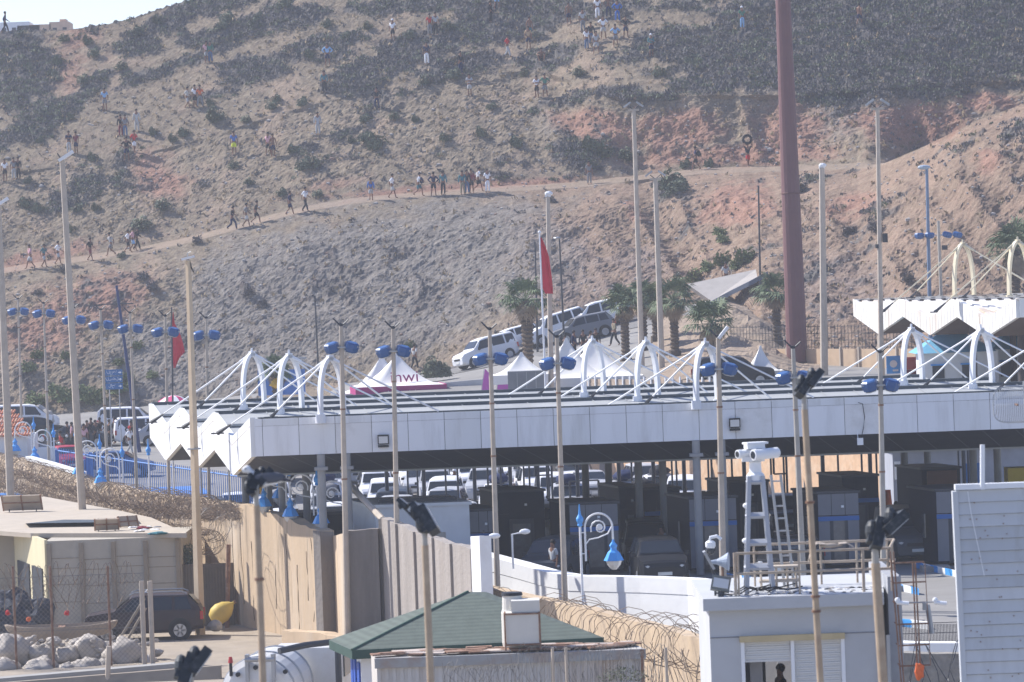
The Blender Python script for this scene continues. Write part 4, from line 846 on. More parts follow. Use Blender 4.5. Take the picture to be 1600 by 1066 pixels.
for (v0, z0), (v1, z1) in zip(sc2, sc2[1:]):
    mb.poly([c2(0, v0, z0), c2(22, v0, z0), c2(22, v1, z1), c2(0, v1, z1)])
    for k in range(34):
        x = .3 + k * .62; mb.hexa([c2(x, v0, z0), c2(x + .28, v0, z0), c2(x + .28, v1, z1), c2(x, v1, z1)], [c2(x, v0, z0 + .06), c2(x + .28, v0, z0 + .06), c2(x + .28, v1, z1 + .06), c2(x, v1, z1 + .06)])
    mu.poly([c2(0, v1, z1 - TH2), c2(22, v1, z1 - TH2), c2(22, v0, z0 - TH2), c2(0, v0, z0 - TH2)])
    me_.hexa([c2(-.15, v0, z0 - TH2), c2(.04, v0, z0 - TH2), c2(.04, v1, z1 - TH2), c2(-.15, v1, z1 - TH2)], [c2(-.15, v0, z0 + .1), c2(.04, v0, z0 + .1), c2(.04, v1, z1 + .1), c2(-.15, v1, z1 + .1)])
    for k in range(1, 9):
        f = k / 9; v, z = lerp(v0, v1, f), lerp(z0, z1, f); mj.add([c2(-.156, v, z - TH2), c2(-.156, v + .05, z - TH2), c2(-.156, v + .05, z + .09), c2(-.156, v, z + .09)], [(0, 1, 2, 3)])
mb.build('roof', M_rearr, rc, org=O2); mu.build('soffit', mat('rear_soffit', (.10, .07, .055), .8), rc, org=O2); ef = me_.build('end_fascia', M_rearw, rc, org=O2); mj.build('sheet_joint', mat('rear_joint', (.4, .38, .35), .8), ef, org=O2)['kind'] = 'stuff'
mb = MB(); mb.hexa([c2(0, -.1, ZR2 - TH2), c2(22, -.1, ZR2 - TH2), c2(22, .05, ZR2 - TH2), c2(0, .05, ZR2 - TH2)], [c2(0, -.1, ZR2 + .08), c2(22, -.1, ZR2 + .08), c2(22, .05, ZR2 + .08), c2(0, .05, ZR2 + .08)]); mb.build('front_fascia', M_rearw, rc, org=O2)
for i in (0, 2, 4, 6):
    v, z = sc2[i]; q = MB(); q.hexa([c2(-.1, v - .04, z), c2(22, v - .04, z), c2(22, v + .2, z), c2(-.1, v + .2, z)], [c2(-.1, v - .04, z + .12), c2(22, v - .04, z + .12), c2(22, v + .2, z + .12), c2(-.1, v + .2, z + .12)]); rg = q.build('ridge_cap', M_rearr, rc, org=O2); q = MB()
    for k in range(40): q.box(c2(.3 + k * .55, v - .06, z + .04), (.22, .05, .07))
    q.build('cap_gaps', mat('gap_dark', (.09, .07, .06), .9), rg, org=O2)['kind'] = 'stuff'
M_archc = mat('arch_cream_paint', (.66, .60, .44), .55, var=.08, stain=(.5, .36, .2), stain_amt=.4)
for px, v in ((1507, 26.0), (1593, 17.33)):
    xb_ = PZ(px, YA + v, ZR2).x; b_ = Vector((xb_, YA + v, ZR2 + .05)); arch(rc, b_, 1.35, 2.8, R(33), M_archc, [(-4.7, -3.0, -.62), (-2.9, -.2, .04), (4.9, -3.2, -.6), (4.4, 0, .04)], O2)
for px, Y in ((1378, 203), (1494, 199), (1523, 190), (1585, 196), (1598, 186)):
    z0 = G(px, Y).z; b_ = PZ(px, Y, z0); q = MB(); q.cyl(b_, b_ + Vector((0, 0, 8.2 - z0)), .17, n=12); q.build('column', mat('rear_column', (.10, .08, .075), .8) if px > 1380 else M_beigepole, rc, org=O2)
# ================================================================ WALLS AND BUILDINGS BEHIND
def wall(name, pts, z0, z1, th, m, label, cat='wall', group=None, cap=None):
    """pts: plan points; z0/z1 floats or lists"""
    mb = MB(); n = len(pts); zz0 = z0 if isinstance(z0, list) else [z0] * n; zz1 = z1 if isinstance(z1, list) else [z1] * n
    for i in range(n - 1):
        a_, b_ = Vector((*pts[i], 0)), Vector((*pts[i + 1], 0)); d = (b_ - a_).normalized(); nn = Vector((-d.y, d.x, 0)) * th
        mb.hexa([a_ + Vector((0, 0, zz0[i])), b_ + Vector((0, 0, zz0[i + 1])), b_ + nn + Vector((0, 0, zz0[i + 1])), a_ + nn + Vector((0, 0, zz0[i]))], [a_ + Vector((0, 0, zz1[i])), b_ + Vector((0, 0, zz1[i + 1])), b_ + nn + Vector((0, 0, zz1[i + 1])), a_ + nn + Vector((0, 0, zz1[i]))])
    o = mb.build(name, m); tag(o, label, cat, group); return o
M_sandst = mat('sandy_block_wall', (.60, .40, .25), .9, var=.12, scale=2.5, bump=.02, bscale=5, stain=(.66, .52, .38), stain_amt=.6, stain_scale=1.6)
wp = [(PZ(px, tedge(px) - .7, 2).x, tedge(px) - .7) for px in (878, 1000, 1150, 1300, 1434)]
wall('stone_wall', wp, -.2, 4.75, .5, M_sandst, 'sunlit orange sandstone retaining wall under the canopy behind the booths')
M_beigew = mat('beige_wall_render', (.50, .37, .25), .9, var=.1, stain=(.4, .3, .22), stain_amt=.5)
q = MB(); a_, b_ = PZ(1128, 232, 5), PZ(1436, 214, 5)
d = (b_ - a_); L_ = d.length; rz = math.atan2(d.y, d.x); t = thing('boundary_wall', 'beige boundary wall with pale posts behind the right half of the canopy', 'wall', (a_ + b_) / 2, rz)
q.box((0, 0, .35), (L_, .25, 2.5)); q.build('wall_panel', M_beigew, t)
for i in range(12): q = MB(); q.box((-L_ / 2 + L_ * i / 11, -.16, .4), (.12, .12, 2.65)); q.build('post', M_beigepole, t)
# mesh fence on top of that wall
q = MB()
for i in range(60): x_ = -L_ / 2 + L_ * i / 59; q.cyl((x_, .3, 1.5), (x_, .3, 3.0), .02, n=3)
for z_ in (1.7, 2.1, 2.5, 2.9): q.cyl((-L_ / 2, .3, z_), (L_ / 2, .3, z_), .02, n=3)
f_ = q.build('mesh_fence', M_dark); f_.location = t.location; f_.rotation_euler = t.rotation_euler; tag(f_, 'dark wire mesh fence above the beige boundary wall', 'fence')
# cane fence right behind the ridge of the canopy
a_, b_ = PZ(912, 196, 5.2), PZ(1112, 186, 5.2); d = b_ - a_; L_ = d.length; t = thing('cane_fence', 'low cane fence panels between white posts behind the canopy roof', 'fence', (a_ + b_) / 2, math.atan2(d.y, d.x))
q = MB(); q.box((0, 0, .15), (L_, .08, 1.5)); q.build('cane_panel', mat('cane', (.42, .33, .25), .9, var=.3, scale=6), t)
for i in range(19): q = MB(); q.box((-L_ / 2 + L_ * i / 18, -.08, .2), (.07, .07, 1.7)); q.build('post', M_offw if False else M_white, t)
# road up the slope and its parapet
M_asph = mat('asphalt', (.17, .165, .16), .9, var=.12, scale=.8, bump=.01, stain=(.24, .23, .22), stain_amt=.4, stain_scale=.5)
rp = MB(); ru = [640, 690, 740, 800, 860, 920, 980, 1040, 1100]
for ua, ub in zip(ru, ru[1:]):
    qd = []
    for u, v in ((ua, 8), (ub, 8), (ub, .5), (ua, .5)):
        Y = footY(u) - v - 1; X = (u - 800) / F * Y; qd.append((X, Y, zg(X, Y) + .035))
    rp.poly(qd)
tag(rp.build('road', M_asph), 'asphalt road climbing along the foot of the hill', 'road', kind='structure')
kb = MB(); prev = None; kp = []
for u in range(560, 1001, 40):
    Y = footY(u) - .9; X = (u - 800) / F * Y; kp.append(Vector((X, Y, zg(X, Y))))
for a_, b_ in zip(kp, kp[1:]): n_ = Vector((0, .35, 0)); kb.hexa([a_, b_, b_ + n_, a_ + n_], [a_ + Vector((0, 0, .18)), b_ + Vector((0, 0, .18)), b_ + n_ + Vector((0, 0, .18)), a_ + n_ + Vector((0, 0, .18))])
tag(kb.build('kerb', mat('kerb_stone', (.5, .42, .34), .9)), 'pale kerb along the far side of the climbing road', 'kerb', kind='structure')
pts_ = [P(695, 598, 240), P(760, 592, 240), P(820, 580, 238)]
wall('parapet', [(p.x, p.y) for p in pts_], 3.6, [p.z for p in pts_], .3, mat('parapet_render', (.5, .5, .5), .8), 'low grey parapet wall below the road, behind the feather banners')
# pale slab and road wall on the right
a_, b_, c_, d_ = P(1074, 444, 256), P(1181, 421, 256), P(1184, 437, 253), P(1112, 471, 253)
q = MB(); th_ = Vector((0, .8, -.2)); q.hexa([d_ + th_, c_ + th_, b_ + th_, a_ + th_], [d_, c_, b_, a_]); tag(q.build('concrete_slab', mat('pale_concrete', (.35, .325, .30), .85, var=.1, stain=(.36, .33, .3), stain_amt=.5)), 'pale tilted concrete slab facing the road below the green bushes', 'retaining slab')
q = MB(); us_ = [1020 + 6 * i for i in range(46)]; Ys_ = [214 + 1.5 * i for i in range(30)]
vs_ = []
for u in us_:
    for Y in Ys_:
        X = (u - 800) / F * Y; z = zg(X, Y); n_ = noise.fractal(Vector((X * .5, Y * .5, 2)), 1, 2, 4); vs_.append((X, Y, z + .05 + max(0, n_) * .5 * sstep(1020, 1060, u) * sstep(1290, 1250, u)))
m_ = len(Ys_); q.add(vs_, [(i * m_ + k, (i + 1) * m_ + k, (i + 1) * m_ + k + 1, i * m_ + k + 1) for i in range(len(us_) - 1) for k in range(m_ - 1)])
tag(q.build('earth_bank', mat('bank_earth', (.30, .23, .17), .95, var=.3, scale=1.2, bump=.15, bscale=3, stain=(.2, .17, .13), stain_amt=.7, stain_scale=1.2)), 'bare earth bank between the palms and the brown mast', 'bank', kind='structure')
q = MB(); pr_ = [P(1105, 474, 248), P(1140, 455, 247), P(1170, 440, 246), P(1200, 424, 246)]
for a_, b_ in zip(pr_, pr_[1:]): q.hexa([a_ + Vector((0, 0, -.3)), b_ + Vector((0, 0, -.3)), b_ + Vector((0, .3, -.3)), a_ + Vector((0, .3, -.3))], [a_, b_, b_ + Vector((0, .3, 0)), a_ + Vector((0, .3, 0))])
tag(q.build('road_barrier', mat('slate_barrier', (.12, .14, .18), .6)), 'dark slate coloured road barrier below the pale slab', 'barrier')
# white and blue building at right, under and beyond the canopy
pb = PZ(1398, 171, 0); t = thing('customs_building', 'grey and blue office building with a white roof behind the right booths', 'building', pb)
q = MB(); q.box((6, 3, 1.6), (12, 6, 3.2)); q.build('wall', mat('grey_blue_wall', (.33, .35, .4), .7), t)
q = MB(); q.box((6, 2.9, 3.4), (12.6, 6.6, .4)); q.build('roof_slab', M_white, t)
for i, (x_, w_) in enumerate(((.9, .9), (3.6, .8), (7.2, .9))): q = MB(); q.box((x_, -.03, 1.4), (w_, .06, 2.0)); q.build('door', mat('blue_door', (.03, .12, .32), .5), t)
q = MB(); q.box((.2, -.05, 2.2), (.25, .1, .8)); q.build('white_pillar', M_white, t)
# white kiosks with blue roofs
for px, Y, w_, lab in ((1438, 196, 3.4, 'white kiosk with pale blue hipped roof under the left end of the rear canopy'), (1556, 199, 2.6, 'white kiosk with pale blue roof further right behind the white arches')):
    b_ = PZ(px, Y, 4.7); t = thing('kiosk', lab, 'kiosk', b_ + Vector((w_ / 2, 0, 0)))
    q = MB(); q.box((0, 0, 1.05), (w_, 3, 2.1)); q.build('wall', M_white, t)
    q = MB(); h_ = w_ / 2 + .35; q.add([(-h_, -1.9, 2.1), (h_, -1.9, 2.1), (h_, 1.9, 2.1), (-h_, 1.9, 2.1), (-h_ * .3, 0, 3.1), (h_ * .3, 0, 3.1)], [(0, 1, 5, 4), (1, 2, 5), (2, 3, 4, 5), (3, 0, 4), (3, 2, 1, 0)]); q.build('roof', mat('pale_blue_roof', (.16, .42, .62), .6, var=.1), t)
    for dx in (-.9, .6): f = MB().box((dx, -1.52, 1.1), (.6, .06, .8)).build('window', M_dark, t); MB().box((dx, -1.56, 1.5), (.75, .3, .08)).build('awning', M_skyblue, f)
p = PZ(1397, 205, 5.0); t = thing('blue_sign', 'small bright blue sign board on the beige wall', 'sign', p + Vector((0, 0, 1.0))); q = MB(); q.box((0, 0, 0), (.75, .06, .95)); q.build('board', M_skyblue, t); q = MB(); q.cyl((0, -.05, .05), (0, -.035, .05), .2, n=12); q.box((.1, -.04, -.3), (.3, .02, .1)); q.build('emblem', M_white, t)
p = PZ(1423, 205, 5.0); t = thing('red_container', 'small red container beside the blue sign board', 'container', p); q = MB(); q.box((0, 0, 1.05), (.9, .8, .65)); q.build('bin', M_red, t); q = MB(); q.box((0, 0, .5), (.75, .7, .4)); q.build('base', CM['maroon'], t)
# ================================================================ BOOTHS
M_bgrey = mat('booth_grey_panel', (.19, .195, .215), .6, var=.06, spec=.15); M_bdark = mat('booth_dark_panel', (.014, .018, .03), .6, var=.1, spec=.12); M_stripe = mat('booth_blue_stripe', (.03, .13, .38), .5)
M_boothglass = mat('booth_glass', (.11, .115, .12), .15, var=.3, scale=3, spec=.7)
def booth(px0, px1, pyt, Y, label, dep=3.0, dark=False, stripe=True, sidew=None, h=None):
    a_ = P(px0, pyt, Y); b_ = P(px1, pyt, Y); z1 = a_.z; w_ = b_.x - a_.x; t = thing('border_booth', label, 'booth', ((a_.x + b_.x) / 2, Y, 0))
    q = MB(); nseg = 3; m0 = M_bdark if dark else M_bgrey
    sk = -.24 * dep
    def fp(x, y, z): return Vector((x + sk * y / dep, y, z))
    q.hexa([fp(-w_ / 2, 0, .12), fp(w_ / 2, 0, .12), fp(w_ / 2, dep, .12), fp(-w_ / 2, dep, .12)], [fp(-w_ / 2, 0, z1), fp(w_ / 2, 0, z1), fp(w_ / 2, dep, z1), fp(-w_ / 2, dep, z1)])
    q.build('cabin', M_bdark, t)
    q = MB(); ws = w_ / nseg
    for i in range(nseg): q.box((-w_ / 2 + ws * (i + .5), -.03, z1 - .42), (ws - .02, .06, .8))
    for x_ in (-w_ / 2 + .22, w_ / 2 - .22): q.box((x_, -.03, (z1 - .85) / 2 + .1), (.42, .06, z1 - 1.05))
    q.build('front_panel', m0, t)
    if stripe: MB().box((0, -.045, z1 - .95), (w_, .07, .17)).build('blue_stripe', M_stripe, t)
    q = MB(); q.box((0, -.02, 1.05), (w_ - .86, .05, 1.86)); dr = q.build('door', M_dark, t); MB().box((0, -.05, 1.05), (w_ - 1.12, .03, 1.5)).build('door_glass', M_boothglass, dr)
    q = MB(); q.hexa([fp(-w_ / 2 - .06, -.08, z1), fp(w_ / 2 + .06, -.08, z1), fp(w_ / 2 + .06, dep + .05, z1), fp(-w_ / 2 - .06, dep + .05, z1)], [fp(-w_ / 2 - .06, -.08, z1 + .09), fp(w_ / 2 + .06, -.08, z1 + .09), fp(w_ / 2 + .06, dep + .05, z1 + .09), fp(-w_ / 2 - .06, dep + .05, z1 + .09)]); q.build('roof', M_dark, t)
    for s_ in (-1,):
        q = MB(); q.box((0, 0, 0), (.05, dep * .55, .9)); q.v = [(x + (-w_ / 2 - .01 + sk * .5), y + dep / 2, z + 1.5) for x, y, z in q.v]; q.build('side_window', M_boothglass, t)
    MB().box((w_ * .1, -.08, z1 - .5), (.1, .06, .09)).build('wall_lamp', M_whiteclean if not dark else M_lampglass, t)
    return t
booth(733, 776, 799, 147, 'grey booth with blue stripe just right of the low white building')
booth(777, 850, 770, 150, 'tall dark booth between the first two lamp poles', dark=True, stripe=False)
booth(889, 965, 789, 146, 'grey booth behind the hanging blue lamp')
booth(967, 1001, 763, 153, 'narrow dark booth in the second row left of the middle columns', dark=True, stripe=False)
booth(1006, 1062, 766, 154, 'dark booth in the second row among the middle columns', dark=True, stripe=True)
booth(1076, 1150, 780, 145, 'grey booth with blue stripe left of the camera tower')
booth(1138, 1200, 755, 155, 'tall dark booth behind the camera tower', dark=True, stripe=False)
booth(1277, 1341, 772, 145, 'grey booth with glazed door in the middle of the right side')
booth(1316, 1372, 746, 154, 'dark booth behind the one with the glazed door', dark=True)
booth(1462, 1532, 768, 144, 'grey booth next to the white siding wall')
booth(1440, 1500, 734, 156, 'dark and brown booth behind the one next to the siding wall', dark=True, stripe=False)
q = MB(); p = P(1472, 750, 155.6); _t = thing('roof_box', 'brown and grey box on the roof line of the rear right booth', 'box', p); MB().box((0, 0, 0), (1.2, .3, .75)).build('side_panel', mat('brown_panel', (.16, .08, .05), .7), _t)
tag(MB().box(P(1592, 748, 150), (1.0, 1.2, .9)).build('yellow_skip', mat('mustard_paint', (.45, .33, .03), .6)), 'mustard yellow cabinet above the siding wall at the right edge', 'cabinet')
# low white building in front of the booths
a_ = P(586, 794, 146); b_ = P(733, 789, 146); t = thing('white_building', 'low white flat-roofed building left of the booths', 'building', (a_.x, 146, 0))
w_ = b_.x - a_.x; q = MB(); q.hexa([(0, 0, -.5), (w_, 0, -.5), (w_ - 1, 5, -.5), (-1.4, 5, -.5)], [(0, 0, a_.z), (w_, 0, a_.z), (w_ - 1, 5, a_.z), (-1.4, 5, a_.z)]); q.build('wall', M_white, t)
q = MB(); q.hexa([(-.1, -.1, a_.z), (w_ + .1, -.1, a_.z), (w_ - .9, 5.1, a_.z), (-1.5, 5.1, a_.z)], [(-.1, -.1, a_.z + .12), (w_ + .1, -.1, a_.z + .12), (w_ - .9, 5.1, a_.z + .12), (-1.5, 5.1, a_.z + .12)]); q.build('roof_edge', M_whiteclean, t)
MB().box((1.6, 1, a_.z + .2), (3, .3, .15)).build('roof_felt', M_dark, t)
MB().box((2.4, -.03, 1.6), (.5, .06, .5)).build('vent', mat('vent_beige', (.5, .45, .38), .7), t)
tag(MB().box((P(475, 815, 156) + Vector((.6, 0, -1))), (2.2, 2, 2.6)).box(P(475, 815, 156) + Vector((.6, 0, .36)), (2.4, 2.2, .12), k=1).build('dark_cabin', [M_bdark, M_dark]), 'dark cabin roof seen behind the concrete wall on the left', 'cabin')
# kerbs and islands
M_kw = mat('kerb_white', (.72, .72, .7), .7); M_kb = mat('kerb_blue', (.05, .28, .62), .7)
def kerb(pa, pb, z, label):
    a_, b_ = PG(*pa, 0), PG(*pb, 0); d = b_ - a_; n = max(2, int(d.length / .8)); q = MB(); nn = Vector((0, .45, 0))
    for i in range(n):
        p0, p1 = a_ + d * i / n, a_ + d * (i + 1) / n; q.hexa([p0, p1, p1 + nn, p0 + nn], [p0 + Vector((0, 0, .22)), p1 + Vector((0, 0, .22)), p1 + nn + Vector((0, .0, .22)), p0 + nn + Vector((0, 0, .22))], i % 2)
    q.box((a_ + b_) / 2 + Vector((0, .9, .1)), (abs(d.x), .9, .2), k=2)
    tag(q.build('kerb', [M_kb, M_kw, mat('island_paving', (.3, .28, .26), .9)]), label, 'kerb', kind='structure')
kerb((1285, 912), (1375, 918), 0, 'blue and white kerb of the middle booth island'); kerb((1400, 922), (1436, 930), 0, 'blue and white kerb end near the guard tower'); kerb((1398, 978), (1452, 984), 0, 'blue and white kerb nearest the white wall'); kerb((1432, 888), (1500, 903), 0, 'blue and white kerb in front of the right booth'); kerb((1130, 905), (1190, 915), 0, 'blue and white kerb left of the camera tower')
# ================================================================ QUEUE OF CARS
rn = random.Random(11)
ROWN = ['front', 'second', 'third', 'fourth', 'fifth', 'sixth', 'seventh', 'eighth', 'ninth']
LANE = ['first', 'second', 'third', 'fourth', 'fifth', 'sixth', 'seventh', 'eighth', 'ninth', 'tenth', 'eleventh']
kinds = ['hatch', 'mpv', 'suv', 'hatch', 'van', 'sedan', 'suv', 'mpv', 'hatch']; cols_ = ['white', 'white', 'white', 'silver', 'white', 'white', 'grey', 'silver', 'slate', 'white', 'silver']
spec = {(5, 0): ('hatch', 'red'), (5, 1): ('hatch', 'red'), (3, 0): ('hatch', 'silver'), (2, 1): ('van', 'white'), (6, 0): ('mpv', 'silver')}
seen_q = 0
for r_ in range(7):
    Y = 171 + r_ * 8.2
    for l_ in range(10):
        X = -13.6 + l_ * 2.75 - .24 * (Y - 171) * .3 + rn.uniform(-.25, .25); yy = Y + rn.uniform(-1.2, 1.2)
        px, py = proj((X, yy, 1.2))
        if px < 392 or px > 1085: continue
        if px > 870 and yy > tedge(px) - 4: continue
        if rn.random() < .04 and (r_, l_) not in spec: continue
        k_, c_ = spec.get((r_, l_), (rn.choice(kinds), rn.choice(cols_)))
        nm = {'hatch': 'hatchback', 'mpv': 'family van', 'suv': 'SUV', 'van': 'panel van', 'sedan': 'saloon car'}[k_]
        car(k_, (X, yy, zg(X, yy)), R(rn.uniform(-6, 9)), c_, '%s %s in the %s row and %s lane of the queue' % (c_, nm, ROWN[r_], LANE[l_]), 'cars queueing behind the booths')
        if rn.random() < .3 and k_ != 'van':
            hh = {'hatch': 1.47, 'mpv': 1.82, 'suv': 1.70, 'sedan': 1.45}[k_]; t = thing('roof_load', 'wrapped load on the %s %s in the %s row, %s lane of the queue' % (c_, nm, ROWN[r_], LANE[l_]), 'roof load', (X, yy, zg(X, yy) + hh)); q = MB(); q.ball((0, 0, .2), .55, 10, sc=(.95, 1.3, .5), rough=.3, seed=r_ * 7 + l_); q.build('bundle', CM[rn.choice(['dark', 'grey', 'navy'])], t, smooth=True)
            for yq in (-.4, .45): MB().box((0, yq, .03), (1.15, .05, .05)).build('roof_bar', M_steel, t)
# cars passing the booths
car('suv', G(1030, 141), R(4), 'black', 'black SUV facing out between the two middle booths')
car('mpv', G(1010, 149), R(0), 'black', 'black van behind the black SUV between the middle booths')
car('suv', G(868, 143), R(-14), 'slate', 'dark slate SUV in the lane left of the hanging blue lamp')
car('hatch', G(1236, 142), R(-20), 'black', 'black hatchback right of the camera tower')
car('van', G(1417, 148), R(5), 'slate', 'dark slate van in the lane left of the right booth')
car('van', G(872, 160), R(10), 'beige', 'beige and brown van between the dark booth and the hanging lamp booth')
car('pickup', G(1222, 164), R(5), 'brown', 'brown pickup in front of the sandstone wall')
# people round the booths
PG_ = 'people around the booths'
for px, Y, pose, legs, top, a_, b_, lab in ((866, 141, 'stand', T, 't', 'lightgrey', 'dark', 'person in pale grey shirt beside the dark slate SUV'), (1036, 147, 'stand', S, 't', 'grey', 'dark', 'person in grey shirt behind the black SUV'), (737, 158, 'stand', T, 'long', 'black', 'black', 'guard in black with white lettering on the back, behind the grey booth'), (1402, 156, 'stand', T, 'long', 'teal', 'dark', 'person in teal jacket beside the blue doors'), (1424, 152, 'arms', T, 't', 'blue', 'dark', 'person in bright blue shirt behind the dark van'), (1073, 172, 'stand', T, 'long', 'dark', 'dark', 'person in dark clothes beside the white covered van'), (712, 196, 'stand', T, 't', 'pink', 'grey', 'person in a red and white top and white cap standing among queueing cars')):
    person(G(px, Y), R(rn.uniform(-60, 60)), pose, legs, top, a_, b_, lab, PG_, hair='white' if 'white cap' in lab else None)
tag(MB().cyl(G(1390, 155), G(1390, 155) + Vector((0, 0, 2.3)), .3, .12, 10).build('red_umbrella_closed', CM['orange']), 'closed red parasol beside the blue doors', 'parasol')
# ================================================================ LEFT: QUEUE AT THE FOOT OF THE HILL
for kind, px, Y, rz, c_, lab in (('suv', 54, 254, 118, 'black', 'black SUV nearest the tiled roof at the left'), ('mpv', 42, 262, 100, 'white', 'white van behind the black SUV at the far left'), ('hatch', 15, 262, 95, 'silver', 'silver hatchback at the left picture edge behind the tiled roof'),
        ('mpv', 205, 256, 92, 'white', 'white van with people in dark clothes gathered in front'), ('mpv', 232, 250, 100, 'white', 'white estate behind the left end of the canopy'), ('hatch', 262, 248, 95, 'silver', 'silver hatchback right of the white estate behind the canopy end'), ('suv', 292, 244, 100, 'slate', 'dark blue SUV under the pink and white parasol'), ('sedan', 352, 240, 95, 'black', 'long dark saloon behind the canopy roof at left'), ('hatch', 318, 246, 95, 'black', 'black hatchback behind the thick beige lamp post'),
        ('hatch', 108, 222, 15, 'red', 'red hatchback just behind the blue fence'), ('sedan', 62, 226, 60, 'black', 'black saloon beside the white gatehouse wall'), ('hatch', 185, 214, 85, 'blue', 'blue hatchback just behind the blue fence near the lamp scrolls'), ('hatch', 330, 182, 5, 'slate', 'slate hatchback below the zigzag end of the canopy'), ('hatch', 372, 186, 5, 'white', 'white hatchback below the zigzag end of the canopy'), ('sedan', 125, 250, 80, 'slate', 'slate saloon beside the motorcycles'),
        ('suv', 1146, 205, 92, 'navy' if False else 'black', 'black car parked behind the canopy right of the palm trees')):
    car(kind, G(px, Y), R(rz), c_, lab)
for px, Y, pose, legs, top, a_, b_, rz, lab in ((137, 249, 'stand', T, 'long', 'black', 'black', 10, 'guard in black, first from the left in front of the white van'), (143, 251, 'wide', T, 'long', 'black', 'black', -30, 'guard in black, second from the left in front of the white van'), (150, 249, 'stand', T, 'long', 'dark', 'black', 40, 'guard in dark grey, third from the left in front of the white van'), (157, 251, 'hips', T, 'long', 'black', 'black', 160, 'guard in black with hands on hips in front of the white van'), (172, 249, 'stand', T, 'long', 'black', 'black', 120, 'guard in black right of the white van front wheel'), (180, 251, 'arms', T, 'long', 'black', 'black', -60, 'guard in black with folded arms beside the white van'), (113, 247, 'stand', T, 't', 'pink', 'dark', -80, 'person in pale pink shirt left of the guards'), (106, 248, 'stand', T, 'long', 'dark', 'dark', 80, 'person in dark clothes facing one in pale pink'), (98, 235, 'stride', T, 't', 'red', 'dark', -90, 'person in red shirt bending by the left lamp scrolls'), (203, 238, 'walk', T, 't', 'white', 'lightgrey', 60, 'person in white with a red headscarf by the canopy end'), (206, 246, 'hips', T, 'long', 'black', 'black', 0, 'guard in black beside the canopy end'), (132, 244, 'stand', T, 't', 'pink', 'grey', 10, 'person in pink top partly behind a lamp post'), (30, 250, 'stand', T, 't', 'dark', 'dark', 30, 'person in dark clothes behind the tiled roof'), (364, 247, 'stand', T, 'long', 'hivis', 'dark', 0, 'person in hi-vis yellow vest with white helmet behind the long dark saloon'), (78, 246, 'stand', T, 'long', 'teal', 'dark', 0, 'person in dark teal beside the motorcycles')):
    person(G(px, Y), R(rz), pose, legs, top, a_, b_, lab, 'people at the foot of the hill', hair='red' if 'headscarf' in lab else ('white' if 'helmet' in lab else None))
# road cars on the climb
for kind, px, Y, rz, c_, lab, sl in (('mpv', 762, 258, -62, 'white', 'white van parked lowest on the climbing road', 0), ('suv', 803, 260, -72, 'white', 'white SUV parked uphill of the lowest white van', 0), ('mpv', 872, 259, -72, 'white', 'white van left of the grey SUV', 0), ('suv', 912, 252, -76, 'grey', 'grey SUV in front of the white van', 0), ('mpv', 938, 259, -80, 'white', 'white van highest of the parked row beside the palms', 0)):
    p = G(px, Y); u = px; g0 = G(px - 12, Y); g1 = G(px + 12, Y); sl_ = math.atan2(g1.z - g0.z, (g1 - g0).length)
    o = car(kind, p + Vector((0, 0, .03)), R(rz), c_, lab, 'cars parked on the climbing road'); o.rotation_euler = (Matrix.Rotation(-sl_ * .78, 3, 'Y') @ Matrix.Rotation(R(rz), 3, 'Z')).to_euler(); o.scale = (1.0,) * 3
for px, Y, pose, legs, top, a_, b_, rz, lab in ((972, 250, 'stand', T, 'long', 'navy', 'navy', 90, 'officer in navy uniform standing by the palm trunks'), (961, 243, 'walk', T, 'long', 'khaki', 'dark', -60, 'soldier in camouflage stepping left of the palm trunks'), (912, 240, 'stand', T, 'long', 'dark', 'dark', 20, 'guard in dark uniform in front of the grey SUV'), (884, 239, 'stand', T, 'long', 'black', 'dark', -20, 'guard in black uniform left of the pointed tent top'), (898, 241, 'stand', T, 'long', 'navy', 'black', 60, 'guard in navy uniform between two guards by the grey SUV'), (921, 238, 'stride', T, 't', 'grey', 'dark', 90, 'person in grey leaning behind the pointed tent'), (932, 239, 'stand', T, 'long', 'black', 'black', 0, 'guard in black just left of the soldier in camouflage')):
    person(G(px, Y), R(rz), pose, legs, top, a_, b_, lab, 'people beside the climbing road')
# motorcycles
def motorcycle(loc, rz, label):
    t = thing('motorcycle', label, 'motorcycle', loc, rz, 'motorcycles at the foot of the hill')
    for y_ in (-.68, .68):
        w0 = MB(); w0.lathe((-.05, y_, .32), [(.3, 0), (.33, .03), (.33, .08), (.3, .11)], 16, axis=(1, 0, 0)); w0 = w0.build('wheel', M_tyre, t); MB().cyl((-.04, y_, .32), (.06, y_, .32), .2, n=12).build('rim', M_rim, w0)
    q = MB(); q.tube([(0, -.68, .32), (0, -.45, .85), (0, -.4, 1.0)], .04, 6); q.tube([(0, .68, .32), (0, .1, .4), (0, -.3, .5), (0, -.42, .8), (0, .2, .75), (0, .68, .32)], .045, 6); q.build('frame', M_dark, t)
    MB().ball((0, -.12, .82), .24, 10, sc=(.6, 1.2, .6)).build('tank', M_black, t, smooth=True); MB().box((0, .42, .82), (.26, .75, .1)).build('seat', M_black, t); MB().ball((0, 0, .45), .22, 8, sc=(.8, 1, .8)).build('engine', M_steel, t); MB().tube([(-.35, -.35, 1.05), (0, -.42, .98), (.35, -.35, 1.05)], .02, 6).build('handlebar', M_dark, t); MB().ball((0, -.52, .92), .1, 8).build('headlight', M_lampglass, t)
motorcycle(G(88, 252), R(70), 'black motorcycle nearest the boulder at the foot of the hill'); motorcycle(G(103, 254), R(95), 'motorcycle with pale windscreen beside the person in pale pink'); motorcycle(G(95, 246), R(60), 'black motorcycle in front of the two others')
